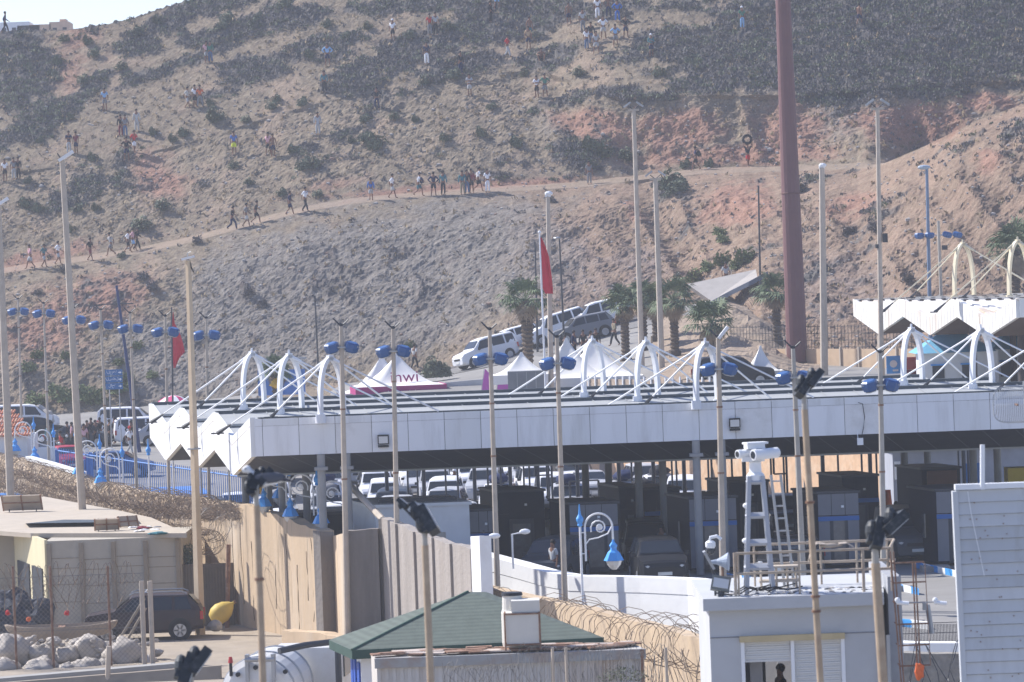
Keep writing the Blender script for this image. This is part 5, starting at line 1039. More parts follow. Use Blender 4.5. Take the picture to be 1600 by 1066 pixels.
q = MB(); q.ball(G(64, 262) + Vector((0, 0, .6)), 1.0, 10, sc=(1, .8, 1.1), rough=.5, seed=3); tag(q.build('boulder', M_stone), 'big pale boulder at the foot of the hill by the motorcycles', 'rock')
# parasol
p = G(273, 252); t = thing('parasol', 'round pink and white parasol above the dark blue SUV', 'parasol', p)
q = MB(); k_ = 12; rr = [(0, 2.9), (.55, 2.78), (1.0, 2.5), (1.12, 2.2)]
for i in range(k_):
    for (r0, z0), (r1, z1) in zip(rr, rr[1:]):
        a0, a1 = 2 * math.pi * i / k_, 2 * math.pi * (i + 1) / k_; q.add([(r0 * math.cos(a0), r0 * math.sin(a0), z0), (r1 * math.cos(a0), r1 * math.sin(a0), z1), (r1 * math.cos(a1), r1 * math.sin(a1), z1), (r0 * math.cos(a1), r0 * math.sin(a1), z0)], [(0, 1, 2, 3)], i % 2)
q.build('canopy', [mat('pink_cloth', (.62, .05, .18), .8), M_whiteclean], t); MB().cyl((0, 0, 0), (0, 0, 2.9), .03, n=8).build('pole', M_steel, t)
# direction sign
p = P(178, 593, 236); t = thing('direction_sign', 'blue direction sign with three white-lettered rows and arrows', 'sign', p)
g_ = G(178, 236)
for i, txt in enumerate(('\u0627\u0644\u062c\u0645\u0639\u0629', '\u0627\u0644\u0633\u0637\u0644', '\u0644\u0627\u062d\u0629')):
    z_ = .42 - i * .42; bd = MB().box((0, 0, z_), (1.06, .06, .38)).build('board', mat('sign_blue', (.05, .16, .36), .5), t)
    a = MB(); a.add([(.28, -.035, z_ + .03), (.38, -.035, z_ + .03), (.38, -.035, z_ + .09), (.48, -.035, z_), (.38, -.035, z_ - .09), (.38, -.035, z_ - .03), (.28, -.035, z_ - .03)], [(0, 6, 5, 4, 3, 2, 1)]); a.build('arrow', M_whiteclean, bd)
    for kk in range(5): pass
    cu = bpy.data.curves.new('sign_text', 'FONT'); cu.body = txt[::-1] if False else txt; cu.size = .22; cu.align_x = 'CENTER'; to = bpy.data.objects.new('tmp', cu); COL.objects.link(to); bpy.context.view_layer.update()
    tm = bpy.data.meshes.new_from_object(to.evaluated_get(bpy.context.evaluated_depsgraph_get())); bpy.data.objects.remove(to)
    tm.materials.append(M_whiteclean); to = bpy.data.objects.new('lettering', tm); COL.objects.link(to); to.parent = bd; to.location = (-.12, -.037, z_ - .02); to.rotation_euler = (R(90), 0, 0)
for x_ in (-.3, .3): MB().cyl((x_, .06, g_.z - p.z), (x_, .06, .6), .035, n=6).build('post', M_steel, t)
def text_part(txt, size, m, parent, loc, rot, align='CENTER', ext=.004, name='lettering', sx=1):
    cu = bpy.data.curves.new('t', 'FONT'); cu.body = txt; cu.size = size; cu.align_x = align; cu.extrude = ext; o = bpy.data.objects.new('tmp', cu); COL.objects.link(o); bpy.context.view_layer.update()
    me = bpy.data.meshes.new_from_object(o.evaluated_get(bpy.context.evaluated_depsgraph_get())); bpy.data.objects.remove(o); me.materials.append(m)
    o = bpy.data.objects.new(name, me); COL.objects.link(o); o.parent = parent; o.location = loc; o.rotation_euler = rot; o.scale = (sx, 1, 1); return o
# ================================================================ TENTS
M_tent = mat('tent_fabric', (.80, .78, .74), .7, var=.04); M_mag = mat('magenta_band', (.36, .03, .16), .7, var=.08)
def tent(c, w_, h0, hp, label, band=True, rz=0, bandm=None, group='event tents behind the canopy'):
    t = thing('tent', label, 'tent', c, rz, group); q = MB(); n = 12; rows = []
    for i in range(n + 1):
        f = i / n; half = w_ / 2 * (1 - f) ; half = max(half, .05); z = h0 + (hp - h0) * f ** 1.9; rows.append((half, z))
    def ringp(h_, z, sag):
        ps = []
        for k in range(4):
            a0 = [(-1, -1), (1, -1), (1, 1), (-1, 1)][k]; a1 = [(-1, -1), (1, -1), (1, 1), (-1, 1)][(k + 1) % 4]
            for j in range(6): s_ = j / 6; fx = lerp(a0[0], a1[0], s_); fy = lerp(a0[1], a1[1], s_); sg = math.sin(s_ * math.pi) * sag; ps.append((fx * h_ * (1 - sg), fy * h_ * (1 - sg), z))
        return ps
    vs = []
    for i, (h_, z) in enumerate(rows): vs += ringp(h_, z, .14 * min(1, i / 3))
    q.add(vs, [(i * 24 + j, i * 24 + (j + 1) % 24, (i + 1) * 24 + (j + 1) % 24, (i + 1) * 24 + j) for i in range(n) for j in range(24)])
    q.build('roof', M_tent, t, smooth=True)
    q = MB(); hh = w_ / 2 + .02
    for sx, sy, dx, dy in ((0, -hh, w_, .03), (0, hh, w_, .03), (-hh, 0, .03, w_), (hh, 0, .03, w_)): q.box((sx, sy, h0 - .22), (dx + .04, dy + .04, .5))
    q.build('valance', M_mag if band else M_tent, t)
    for sx in (-1, 1):
        for sy in (-1, 1): MB().cyl((sx * w_ / 2, sy * w_ / 2, 0), (sx * w_ / 2, sy * w_ / 2, h0), .05, n=8).build('pole', M_steel, t)
    return t
def tent_px(pc, ppeak, pyeave, Y, w_, **k):
    b_ = PZ(pc, Y, zg((pc - 800) / F * Y, Y)); zp = P(pc, ppeak, Y).z - b_.z; ze = P(pc, pyeave, Y).z - b_.z
    return tent(b_, w_, ze, zp, **k)
t1 = tent_px(622, 552, 602, 241, 5.6, label='white peaked tent with magenta valance, front one of the left pair', rz=R(6))
text_part('inwi', 1.1, M_mag, t1, (.3, -1.75, P(640, 604, 241).z - t1.location.z + .35), (R(62), 0, 0)); text_part('\u0645\u0631\u0627\u0642\u0628\u0629 \u0627\u0644\u062c\u0648\u062f\u0629', .5, M_whiteclean, t1, (.3, -2.86, P(640, 617, 241).z - t1.location.z + .02), (R(90), 0, 0))
tent_px(598, 555, 612, 246, 5.6, band=False, label='white peaked tent behind the one with the inwi lettering' if False else 'plain white peaked tent behind the lettered one')
tent_px(822, 550, 585, 214, 3.6, band=False, label='small white tent behind the first palm tree')
t3 = tent_px(888, 528, 590, 218, 5.2, band=False, label='white tent with sharp peak left of the middle arches')
tent_px(929, 528, 588, 222, 5.4, band=False, label='white tent with peak behind the leftmost of the middle arches')
tent_px(1190, 540, 580, 206, 2.2, band=False, label='small pointed white tent behind the right middle arch')
# grey cabin under the small tent
p = P(823, 600, 205); MB().box((0, 0, 0), (1.9, 1.2, 1.1))
t = thing('grey_cabin', 'grey panelled cabin under the small white tent', 'cabin', p - Vector((0, 0, .55))); MB().box((0, 0, .5), (2.0, 1.4, 1.5)).build('wall', mat('cabin_grey', (.2, .21, .22), .7), t)
for x_ in (-.5, 0, .5): MB().box((x_, -.72, .5), (.03, .03, 1.4)).build('rib', M_steel, t)
# feather banners
M_bann = mat('banner_magenta', (.50, .10, .42), .7, var=.06)
for px, lab in ((765, 'magenta feather banner, left of the two by the climbing road'), (788, 'magenta feather banner, right of the two by the climbing road')):
    b_ = G(px, 226); s_ = 26.5; top = P(px, 576 if px < 780 else 582, 226).z - b_.z
    t = thing('feather_banner', lab, 'banner', b_, 0, 'feather banners'); q = MB(); pr = []
    for i in range(11): f = i / 10; pr.append((lerp(-.6, -.05, f ** 2.2), lerp(.5, .4, f), lerp(.3, top, f)))
    front = [(a_, -.015, z) for a_, b2, z in pr] + [(b2 + .0, -.015, z - (.5 * (1 if i == 10 else 0))) for i, (a_, b2, z) in reversed(list(enumerate(pr)))]
    m_ = len(front); q.add(front + [(x, .015, z) for x, y, z in front], [tuple(range(m_)), tuple(range(2 * m_ - 1, m_ - 1, -1))] + [(i, m_ + i, m_ + (i + 1) % m_, (i + 1) % m_) for i in range(m_)])
    q.build('flag', M_bann, t); text_part('inwi', .7, M_whiteclean, t, (.12, -.03, .5), (R(90), R(-90), 0)); MB().tube([(-.44, 0, 0), (-.4, 0, top * .7), (-.1, 0, top)], .02, 6).build('pole', M_steel, t)
# palms
for i, (px, py, Y, h, r_, lab) in enumerate(((822, 470, 216, 0, 1.25, 'palm tree standing alone beside the flag pole'), (975, 478, 232, 0, 1.15, 'palm tree, leftmost of the cluster beside the parked row'), (1003, 470, 236, 0, 1.1, 'palm tree, second from the left in the cluster'), (1052, 470, 228, 0, 1.35, 'dense palm tree in the middle of the cluster'), (1024, 480, 240, 0, 1.0, 'smaller palm tree at the back of the cluster'), (1112, 505, 215, 0, 1.35, 'palm tree, rightmost and lowest of the cluster'), (1212, 458, 232, 0, 1.2, 'palm tree just left of the brown mast'), (1585, 392, 230, 0, 1.6, 'palm tree behind the cream arches at the right edge'), (432, 582, 236, 0, .95, 'small palm tree with yellow fruit behind the left arches'))):
    b_ = G(px, Y); top = P(px, py, Y); palm(Vector((top.x, Y, b_.z)), top.z - b_.z, r_ * 1.35, lab, seed=i)
p = P(430, 599, 235.6); tag(MB().ball(p, .32, 8, sc=(1, .8, 1), rough=.5).build('fruit_cluster', mat('yellow_fruit', (.7, .42, .05), .7)), 'yellow fruit cluster hanging in the small palm', 'fruit')
# hedge at the tent and blue hoarding
q = MB(); rr_ = random.Random(5)
for i in range(6): leafball(q, G(676 + i * 3, 250) + Vector((0, 0, .3)), .8, 1.4 - i * .12, 260, .12, rr_)
tag(q.build('oleander_bush', M_leafA), 'dark green oleander bush right of the large tent', 'bush')
p = P(440, 600, 244); t = thing('hoarding', 'pale blue and grey hoarding behind the small palm', 'hoarding', p); MB().box((0, 0, .1), (3.0, .1, 1.6)).build('board', mat('hoarding_blue', (.08, .2, .5), .7, var=.3, scale=1), t); MB().box((0, 0, 1.6), (3.3, .5, .12)).build('roof', M_steel, t)
for x_ in (-1.4, 1.4): MB().cyl((x_, 0, -1.5), (x_, 0, 1.6), .05, n=6).build('post', M_steel, t)
# ================================================================ RAZOR WIRE
M_razor = mat('rusty_razor_wire', (.22, .17, .13), .8, .2, var=.25, scale=3); M_razorg = mat('grey_razor_wire', (.22, .21, .2), .6, .3, var=.2)
M_vine = mat('dry_vine', (.42, .33, .25), .95, var=.35, scale=2)
def coil(q, p0, p1, Rr, pitch, r=.014, jit=.15, seed=0, k=0, flat=1.0, n=12):
    rr = random.Random(seed); p0, p1 = Vector(p0), Vector(p1); d = p1 - p0; L_ = d.length; loops = max(1, int(L_ / pitch)); dn = d.normalized(); s_ = dn.cross(Vector((0, 0, 1))).normalized(); u_ = s_.cross(dn)
    pts = []
    for i in range(loops * n + 1):
        f = i / (loops * n); t = 2 * math.pi * i / n
        if i % n == 0: R1 = Rr * rr.uniform(1 - jit, 1 + jit); tl = rr.uniform(-.5, .5) * pitch * 2; of = Vector((0, 0, rr.uniform(-.1, .1) * Rr))
        pts.append(p0 + d * f + dn * math.sin(t) * tl + s_ * math.cos(t) * R1 * flat + u_ * math.sin(t) * R1 + of)
    q.tube(pts, r, 3, k)
Yw = curve([(-80, 232), (0, 210), (228, 170), (357, 153), (502, 143), (520, 142.6)])
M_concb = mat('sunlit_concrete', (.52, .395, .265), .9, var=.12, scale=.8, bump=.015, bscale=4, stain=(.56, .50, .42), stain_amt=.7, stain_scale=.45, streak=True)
def streaks(m, amt=.5):
    n = m.node_tree; b = n.nodes['Principled BSDF']; L = n.links; src = b.inputs['Base Color'].links[0].from_socket
    tc = n.nodes.new('ShaderNodeTexCoord'); mp = n.nodes.new('ShaderNodeMapping'); mp.inputs['Scale'].default_value = (1.6, 1.0, .09); L.new(tc.outputs['Object'], mp.inputs[0])
    ns = n.nodes.new('ShaderNodeTexNoise'); ns.inputs['Scale'].default_value = 1.6; ns.inputs['Detail'].default_value = 9; ns.inputs['Roughness'].default_value = .7; L.new(mp.outputs[0], ns.inputs['Vector'])
    mr = n.nodes.new('ShaderNodeMapRange'); mr.inputs[1].default_value = .57; mr.inputs[2].default_value = .66; mr.inputs[4].default_value = amt; L.new(ns.outputs[0], mr.inputs[0])
    mx = n.nodes.new('ShaderNodeMix'); mx.data_type = 'RGBA'; L.new(mr.outputs[0], mx.inputs[0]); L.new(src, mx.inputs[6]); mx.inputs[7].default_value = (.12, .095, .075, 1); L.new(mx.outputs[2], b.inputs['Base Color'])
streaks(M_concb, .55)
pxs = [-80, 0, 60, 125, 200, 260, 320, 380, 440, 500]; pyt = curve([(-80, 690), (0, 712), (60, 727), (125, 747), (200, 766), (260, 775), (320, 782), (380, 790), (440, 808), (500, 830)])
def subwall(name, pts, m, label, th=.55, cat='wall', z0=-2.3, rough=.06, group=None, n=8):
    """pts: (px, py_top, Y); a wall with an uneven top"""
    q = MB(); P3 = [P(*p) for p in pts]; fine = []
    for a_, b_ in zip(P3, P3[1:]):
        for i in range(n): fine.append(a_.lerp(b_, i / n))
    fine.append(P3[-1])
    for a_, b_ in zip(fine, fine[1:]):
        d = b_ - a_; nn = Vector((-d.y, d.x, 0)).normalized() * th; ja, jb = noise.noise(a_ * 1.3) * rough, noise.noise(b_ * 1.3) * rough
        A = [Vector((v.x, v.y, z0)) for v in (a_, b_, b_ + nn, a_ + nn)]; B = [a_ + Vector((0, 0, ja)), b_ + Vector((0, 0, jb)), b_ + nn + Vector((0, 0, jb)), a_ + nn + Vector((0, 0, ja))]; q.hexa(A, B)
    o = q.build(name, m); tag(o, label, cat, group); return o
subwall('concrete_wall', [(px, pyt(px), Yw(px)) for px in pxs], M_concb, 'long sunlit concrete border wall running away from the recess to the far left', rough=.12)
# joints and cracks standing in the wall face
q = MB(); rr = random.Random(4)
for px in (362, 375, 391, 404, 427, 446, 462, 478, 486):
    Y = Yw(px) - .03; a_ = P(px, pyt(px) + 5, Y); zt = a_.z - rr.uniform(0, 1.5); zb = rr.uniform(-2, -.3); pts = [Vector((a_.x + rr.uniform(-.03, .03), a_.y, lerp(zt, zb, i / 6))) for i in range(7)]; q.tube(pts, .012, 3)
tag(q.build('wall_cracks', mat('crack_dark', (.07, .055, .045), .95)), 'dark vertical cracks and joints in the sunlit concrete wall', 'cracks', kind='stuff')
M_shadc = mat('grey_concrete_slab', (.20, .18, .165), .9, var=.22, scale=1.2, bump=.04, bscale=5, stain=(.28, .25, .22), stain_amt=.6, stain_scale=.8, streak=True)  # darker copy of the wall concrete, shade put into its colour; also joints
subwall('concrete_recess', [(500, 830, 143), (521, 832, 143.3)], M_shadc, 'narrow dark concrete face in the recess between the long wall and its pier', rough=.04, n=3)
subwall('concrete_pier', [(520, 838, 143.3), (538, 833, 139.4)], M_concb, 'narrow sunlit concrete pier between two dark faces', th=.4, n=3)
subwall('concrete_block', [(538, 829, 139.2), (590, 827, 139.0)], M_shadc, 'big concrete slab with shade painted in, facing the camera at the wall corner', th=.5, n=4)
M_pan = mat('brown_grey_precast', (.33, .295, .265), .9, var=.16, scale=1.5, bump=.03, bscale=6, stain=(.33, .28, .24), stain_amt=.5, stain_scale=.5, streak=True)
pp = [(592, 808, 139.0), (617, 818, 137.3), (645, 832, 135.4), (674, 842, 133.4), (702, 850, 131.5), (734, 858, 129.6)]
for i, (a_, b_) in enumerate(zip(pp, pp[1:])):
    a2 = (a_[0] + 4, a_[1], a_[2]); subwall('precast_panel', [a2, b_], M_pan, '%s precast wall panel counting from the dark slab towards the white pier' % ['first', 'second', 'third', 'fourth', 'fifth'][i], th=.35, n=4, group='precast panels of the border wall')
    q = subwall('panel_joint', [(a_[0] - 1, a_[1] + 2, a_[2] + .25), (a_[0] + 7, a_[1] + 2, a_[2] + .1)], M_shadc, 'dark joint left of the %s precast panel' % ['first', 'second', 'third', 'fourth', 'fifth'][i], th=.1, n=2, cat='wall joint')
subwall('concrete_footing', [(440, 985, 141.5), (500, 990, 139), (545, 1000, 137)], M_concb, 'low sandy concrete footing below the dark recess', th=.6, n=4)
subwall('white_pier', [(735, 838, 129.3), (749, 838, 128.0)], M_white, 'white painted end pier of the precast wall', th=.4, n=2, rough=.02)
M_ww = mat('whitewashed_wall', (.80, .80, .79), .8, var=.03, bump=.006, bscale=5, stain=(.7, .7, .7), stain_amt=.3)
wl = [(746, 865, 139), (800, 879, 136.8), (850, 893, 134.6), (890, 900, 133), (1000, 902, 129.5), (1075, 905, 127), (1125, 912, 124)]
subwall('white_wall', [(a, b + 24, c - .0) for a, b, c in wl], M_ww, 'whitewashed wall curving down in front of the booths, seen left of the guard building', th=.5, n=4, rough=.02)
q = MB(); P3 = [P(*p) for p in wl]
for a_, b_ in zip(P3, P3[1:]):
    d = b_ - a_; nn = Vector((-d.y, d.x, 0)).normalized(); o_ = -nn * .035
    q.hexa([v - Vector((0, 0, .52)) for v in (a_ + o_, b_ + o_, b_ + nn * .6, a_ + nn * .6)], [a_ + o_, b_ + o_, b_ + nn * .6, a_ + nn * .6])
tag(q.build('wall_coping', M_ww), 'thick white coping on top of the whitewashed wall', 'coping')
subwall('white_wall', [(1385, 1002, 112.5), (1420, 1005, 112), (1510, 1005, 111)], M_ww, 'short whitewashed wall between the guard building and the siding wall', th=.5, n=3, rough=.01)
M_beigb = mat('beige_wall_lit', (.52, .40, .27), .9, var=.12, bump=.015, stain=(.42, .34, .26), stain_amt=.5, streak=True)
bw = [(700, 905, 135), (850, 938, 128), (940, 957, 122), (1030, 981, 117), (1112, 1005, 112)]
subwall('beige_wall', bw, M_beigb, 'beige wall topped with rusty coils between the green roof and the guard building', th=.5, n=6)
M_rock = mat('rough_stone_wall', (.27, .25, .22), .95, var=.3, scale=3, bump=.06, bscale=5)
subwall('stone_retaining_wall', [(1380, 1020, 109), (1515, 1022, 108)], M_rock, 'rough grey stone wall with wire tangles right of the ladder', th=.5, n=4)
q = MB()
for i in range(40): p = P(1405 + i * 2.3, 975, 113.5); q.cyl(p, p + Vector((0, 0, -.6)), .012, n=3)
for z_ in (0, .3, .6): a_, b_ = P(1405, 975, 113.5), P(1497, 972, 113.5); q.cyl(a_ - Vector((0, 0, z_)), b_ - Vector((0, 0, z_)), .012, n=3)
tag(q.build('mesh_fence', M_dark), 'low wire mesh fence above the short white wall at right', 'fence')
# coils
def coilthing(segs, label, m, R_, pitch, r=.014, group=None, seed=0, jit=.2):
    q = MB()
    for i, (a_, b_, dz) in enumerate(segs): coil(q, a_ + Vector((0, 0, dz)), b_ + Vector((0, 0, dz)), R_, pitch, r, jit, seed + i)
    tag(q.build('razor_wire_coil', m), label, 'razor wire', group)
def wp_(px, dy, off=-.35): p = P(px, pyt(px) + dy, Yw(px) - .3); return p + Vector((-.35, 0, 0))
cuts = [(-60, 60), (60, 130), (130, 200), (200, 270), (270, 345)]
for i, (a, b) in enumerate(cuts):
    segs = [(wp_(a, 8), wp_(b, 8), 0), (wp_(a, 8), wp_(b, 8), -.75), (wp_(a, 8), wp_(b, 8), -1.4)]
    coilthing(segs, 'rusty razor wire tangle on the left border wall, %s stretch from the left edge' % ['first', 'second', 'third', 'fourth', 'fifth'][i], M_razor, .5, .30, .011, 'razor wire along the left border wall', seed=i * 9)
vb = MB(); rr = random.Random(9)
for i in range(5200):
    px = rr.uniform(-60, 372); h_ = (60 if px < 230 else 42 - (px - 230) * .12) ; y0 = pyt(px) - 2 + h_ * rr.random() ** .9
    p = P(px, y0, Yw(px) - .12 - rr.random() * .35); a_ = Vector((rr.gauss(0, .7), rr.gauss(0, .3), rr.gauss(-.1, .8))).normalized(); l = rr.uniform(.08, .3); b_ = a_.cross(Vector((rr.random(), 1, 0))).normalized() * .018
    vb.add([p - a_ * l, p + b_, p + a_ * l, p - b_], [(0, 1, 2, 3)], 0 if rr.random() < .6 else 1)
tag(vb.build('dry_creeper', [M_vine, mat('grey_twigs', (.27, .22, .18), .95, var=.3)]), 'dry brown creeper matted over the top of the left border wall', 'creeper', kind='stuff')
coilthing([(P(318, 818, 150), P(352, 824, 149.2), 0)], 'big loose razor wire loops right of the thick beige lamp post', M_razorg, .8, .35, .012, seed=3, jit=.35)
for i, (a, b, ya, yb, Ya, Yb, R_) in enumerate(((852, 905, 952, 965, 127, 124, .5), (900, 960, 968, 985, 123.5, 120, .62), (960, 1005, 985, 990, 120, 118, .6), (1000, 1055, 995, 1000, 117, 114.5, .8), (1055, 1105, 1003, 1012, 114.5, 112, .8))):
    coilthing([(P(a, ya, Ya), P(b, yb, Yb), 0), (P(a, ya + 3, Ya - .4), P(b, yb + 3, Yb - .4), 0)], 'rusty concertina loops on the beige wall, %s bundle from the white tank' % ['first', 'second', 'third', 'fourth', 'fifth'][i], M_razor, R_, .6, .012, 'concertina coils on the beige wall', seed=40 + i, jit=.4)
coilthing([(P(740, 935, 131), P(790, 937, 129), 0)], 'short concertina bundle behind the white tank on the green roof', M_razor, .4, .3, .01, seed=60)
coilthing([(P(1400, 1048, 106), P(1500, 1045, 106), 0)], 'wire tangle hanging on the rough stone wall at the lower right', M_dark, .8, .35, .014, seed=71)
# ================================================================ LEFT YARD: SHED, CAR, BUOY, ROCKS
GY = -2.0
M_shedw = mat('shed_panel_wall', (.44, .40, .33), .85, var=.06, stain=(.36, .31, .25), stain_amt=.4, stain_scale=.6); M_shedr = mat('shed_roof', (.45, .39, .31), .85, var=.08, stain=(.5, .42, .34), stain_amt=.5, stain_scale=.3); M_pil = mat('shed_pilaster', (.30, .25, .19), .85, var=.1); M_cream = mat('cream_sheet', (.62, .55, .36), .7, var=.08, streak=True)
YS = 152.5; zr = P(45, 845, YS).z
shed = thing('shed', 'cream panel-walled shed with pale flat roof behind the car', 'shed', (P(150, 845, YS).x, YS, GY)); O = shed.location
xa, xb = P(70, 845, YS).x, P(283, 843, YS).x
q = MB(); q.hexa([(xa, YS, GY), (xb, YS, GY), (xb, YS + 6, GY), (xa, YS + 6, GY)], [(xa, YS, zr - .05), (xb, YS, zr - .05), (xb, YS + 6, zr - .05), (xa, YS + 6, zr - .05)])
q.build('wall', M_shedw, shed, org=O)
for i in range(5): MB().box((xa + .15 + (xb - xa - .3) * i / 4, YS - .05, (zr + GY) / 2 - .1), (.17, .12, zr - GY - .1)).build('pilaster', M_pil, shed, org=O)
q = MB()
for i in range(4):
    x0_, x1_ = xa + .15 + (xb - xa - .3) * i / 4, xa + .15 + (xb - xa - .3) * (i + 1) / 4
    for z_ in (zr - .75, zr - 1.15, zr - 1.8, zr - 2.5): q.box(((x0_ + x1_) / 2, YS - .008, z_ - .08 * (i % 2)), (x1_ - x0_ - .2, .02, .03))
pj_ = q.build('panel_joint', M_pil, shed, org=O); pj_['kind'] = 'stuff'
rpts = [PG(48, 838, zr), PG(292, 838, zr), PG(236, 813, zr), PG(186, 802, zr), PG(70, 780, zr), PG(-60, 780, zr), PG(-60, 830, zr)]
q = MB(); n_ = len(rpts); q.add([v + Vector((0, 0, .12)) for v in rpts] + [v - Vector((0, 0, .06)) for v in rpts], [tuple(range(n_)), tuple(range(2 * n_ - 1, n_ - 1, -1))] + [(i, n_ + i, n_ + (i + 1) % n_, (i + 1) % n_) for i in range(n_)]); q.build('roof', M_shedr, shed, org=O)
q = MB(); q.hexa([PG(40, 818, zr + .1), PG(170, 816, zr + .1), PG(215, 812, zr + .1), PG(100, 812, zr + .1)], [PG(40, 818, zr + .3), PG(170, 816, zr + .3), PG(215, 812, zr + .3), PG(100, 812, zr + .3)]); q.build('roof_ridge', M_cap, shed, org=O)
q = MB(); lx = P(22, 845, YS + 7).x     # cream left side with dark openings
q.hexa([(lx, YS + 7, GY), (xa - .02, YS - .02, GY), (xa + .1, YS, GY), (lx + .3, YS + 7.2, GY)], [(lx, YS + 7, zr), (xa - .02, YS - .02, zr), (xa + .1, YS, zr), (lx + .3, YS + 7.2, zr)]); q.build('side_wall', M_cream, shed, org=O)
for f0, f1 in ((.12, .5), (.6, .92)):
    a_ = Vector((lx, YS + 7, 0)).lerp(Vector((xa - .02, YS - .02, 0)), f0); b_ = Vector((lx, YS + 7, 0)).lerp(Vector((xa - .02, YS - .02, 0)), f1); o_ = Vector((-.05, -.02, 0)); q = MB(); q.hexa([a_ + o_ + Vector((0, 0, GY)), b_ + o_ + Vector((0, 0, GY)), b_ + Vector((0, 0, GY)), a_ + Vector((0, 0, GY))], [a_ + o_ + Vector((0, 0, .5)), b_ + o_ + Vector((0, 0, .5)), b_ + Vector((0, 0, .5)), a_ + Vector((0, 0, .5))]); q.build('opening', M_dark, shed, org=O)
q = MB(); q.box((P(-10, 900, YS + 8).x, YS + 8, (zr + GY) / 2), (5, .3, zr - GY - .1)); q.build('rear_wall', M_shedw, shed, org=O)
# solar collectors on the roof
def collector(px, py, w_, h_, rz, lab, tilt=28):
    p = PG(px, py, zr + .12); t = thing('solar_panel', lab, 'solar panel', p, R(rz), 'old panels on the shed roof'); T_ = Matrix.Rotation(R(tilt), 3, 'X')
    q = MB(); q.box((0, 0, h_ * .55), (w_, .08, h_), tilt=T_); q.build('panel', mat('panel_back', (.38, .31, .24), .7, var=.15), t)
    q = MB()
    for z_ in (.03, h_ * 1.05): pass
    q.box((0, -.06, h_ * .55), (w_ * 1.0, .03, .05), tilt=T_)
    for x_ in (-w_ / 2, 0, w_ / 2): q.box((x_, -.02, h_ * .55), (.06, .1, h_ * 1.03), tilt=T_)
    q.build('frame', M_rust, t)
    for x_ in (-w_ * .35, w_ * .35): MB().cyl((x_, .1, 0), (x_, .25, h_), .025, n=5).build('leg', M_dark, t)
collector(35, 800, 1.75, .75, -5, 'largest old solar panel, at the left end of the shed roof'); collector(167, 830, .95, .5, 5, 'small solar panel nearest the shed eave'); collector(200, 824, .8, .45, 25, 'small solar panel tilted behind the one near the eave', tilt=-30)
p = PG(246, 833, zr + .14); tag(MB().ball(p, .22, 8, sc=(1.8, 1, .3), rough=.6).build('teal_cloth', CM['teal']), 'teal rag lying on the right corner of the shed roof', 'rag'); p = PG(222, 826, zr + .14); tag(MB().ball(p, .2, 8, sc=(1.4, 1, .5), rough=.6, seed=2).build('red_cloth', CM['maroon']), 'dark red cloth lying among junk on the shed roof', 'rag')
q = MB(); rr = random.Random(8)
for i in range(14): q.ball(PG(205 + rr.random() * 40, 822 + rr.random() * 10, zr + .12), rr.uniform(.06, .16), 6, sc=(1.6, 1, .4), rough=.5, seed=i, k=i % 3)
tag(q.build('roof_junk', [CM['dark'], M_white, CM['grey']]), 'small junk scattered over the shed roof', 'junk', kind='stuff')
o = car('suv', (P(226, 960, 148.0).x, 148.0, GY), R(-88), 'brown', 'dark brown SUV with roof rails parked beside the shed'); o.scale = (1.05,) * 3
for x_ in (-.62, .62): MB().tube([(x_, -.5, 1.68), (x_, -.3, 1.76), (x_, 1.4, 1.76), (x_, 1.6, 1.68)], .025, 6).build('roof_rail', M_steel, o)
MB().box((0, .1, 1.77), (1.25, .06, .04)).build('roof_bar', M_steel, o)
# sheet metal fence behind buoy
a_, b_ = PZ(262, 152.6, GY), PZ(368, 152.2, GY); q = MB(); n_ = 46
for i in range(n_): x_ = lerp(a_.x, b_.x, i / n_); q.box((x_, 152.6 + (.05 if i % 2 else 0), GY + 1.25), (.062, .04, 2.5), k=0)
tag(q.build('sheet_fence', mat('brown_corrugated', (.17, .14, .11), .8, var=.15)), 'brown corrugated sheet fence behind the yellow buoy', 'fence')
tag(MB().cyl(PZ(355, 151.6, GY), PZ(357, 151.6, 1.3), .09, n=8).build('iron_post', M_rust), 'rusty iron post leaning beside the yellow buoy', 'post')
p = P(346, 957, 150.5); t = thing('buoy', 'large pointed yellow buoy lying against the corrugated fence', 'buoy', p); t.scale = (.82,) * 3; ax = Vector((.75, .2, .55)).normalized()
q = MB(); q.lathe((0, 0, 0), [(.03, -.62), (.3, -.55), (.46, -.3), (.5, 0), (.4, .32), (.2, .58), (.08, .68), (.06, .78)], 18, axis=ax); q.build('hull', mat('yellow_buoy_paint', (.60, .44, .10), .6, var=.1, stain=(.35, .25, .1), stain_amt=.5), t, smooth=True); MB().cyl(ax * .78, ax * .86, .09, n=10).build('ring', M_rust, t)
tag(MB().ball(P(335, 978, 148.5), .28, 10, sc=(1.1, 1, .8), rough=.35).build('rock', M_stone, smooth=False), 'grey rock in front of the yellow buoy', 'rock')
# hedge plant behind
q = MB(); rr = random.Random(2); leafball(q, P(290, 895, 153.5), .5, .9, 300, .1, rr); leafball(q, P(295, 875, 153.5), .4, .7, 200, .1, rr); tag(q.build('climbing_plant', M_leafA), 'dark green plant between the shed and the thick lamp post', 'plant')
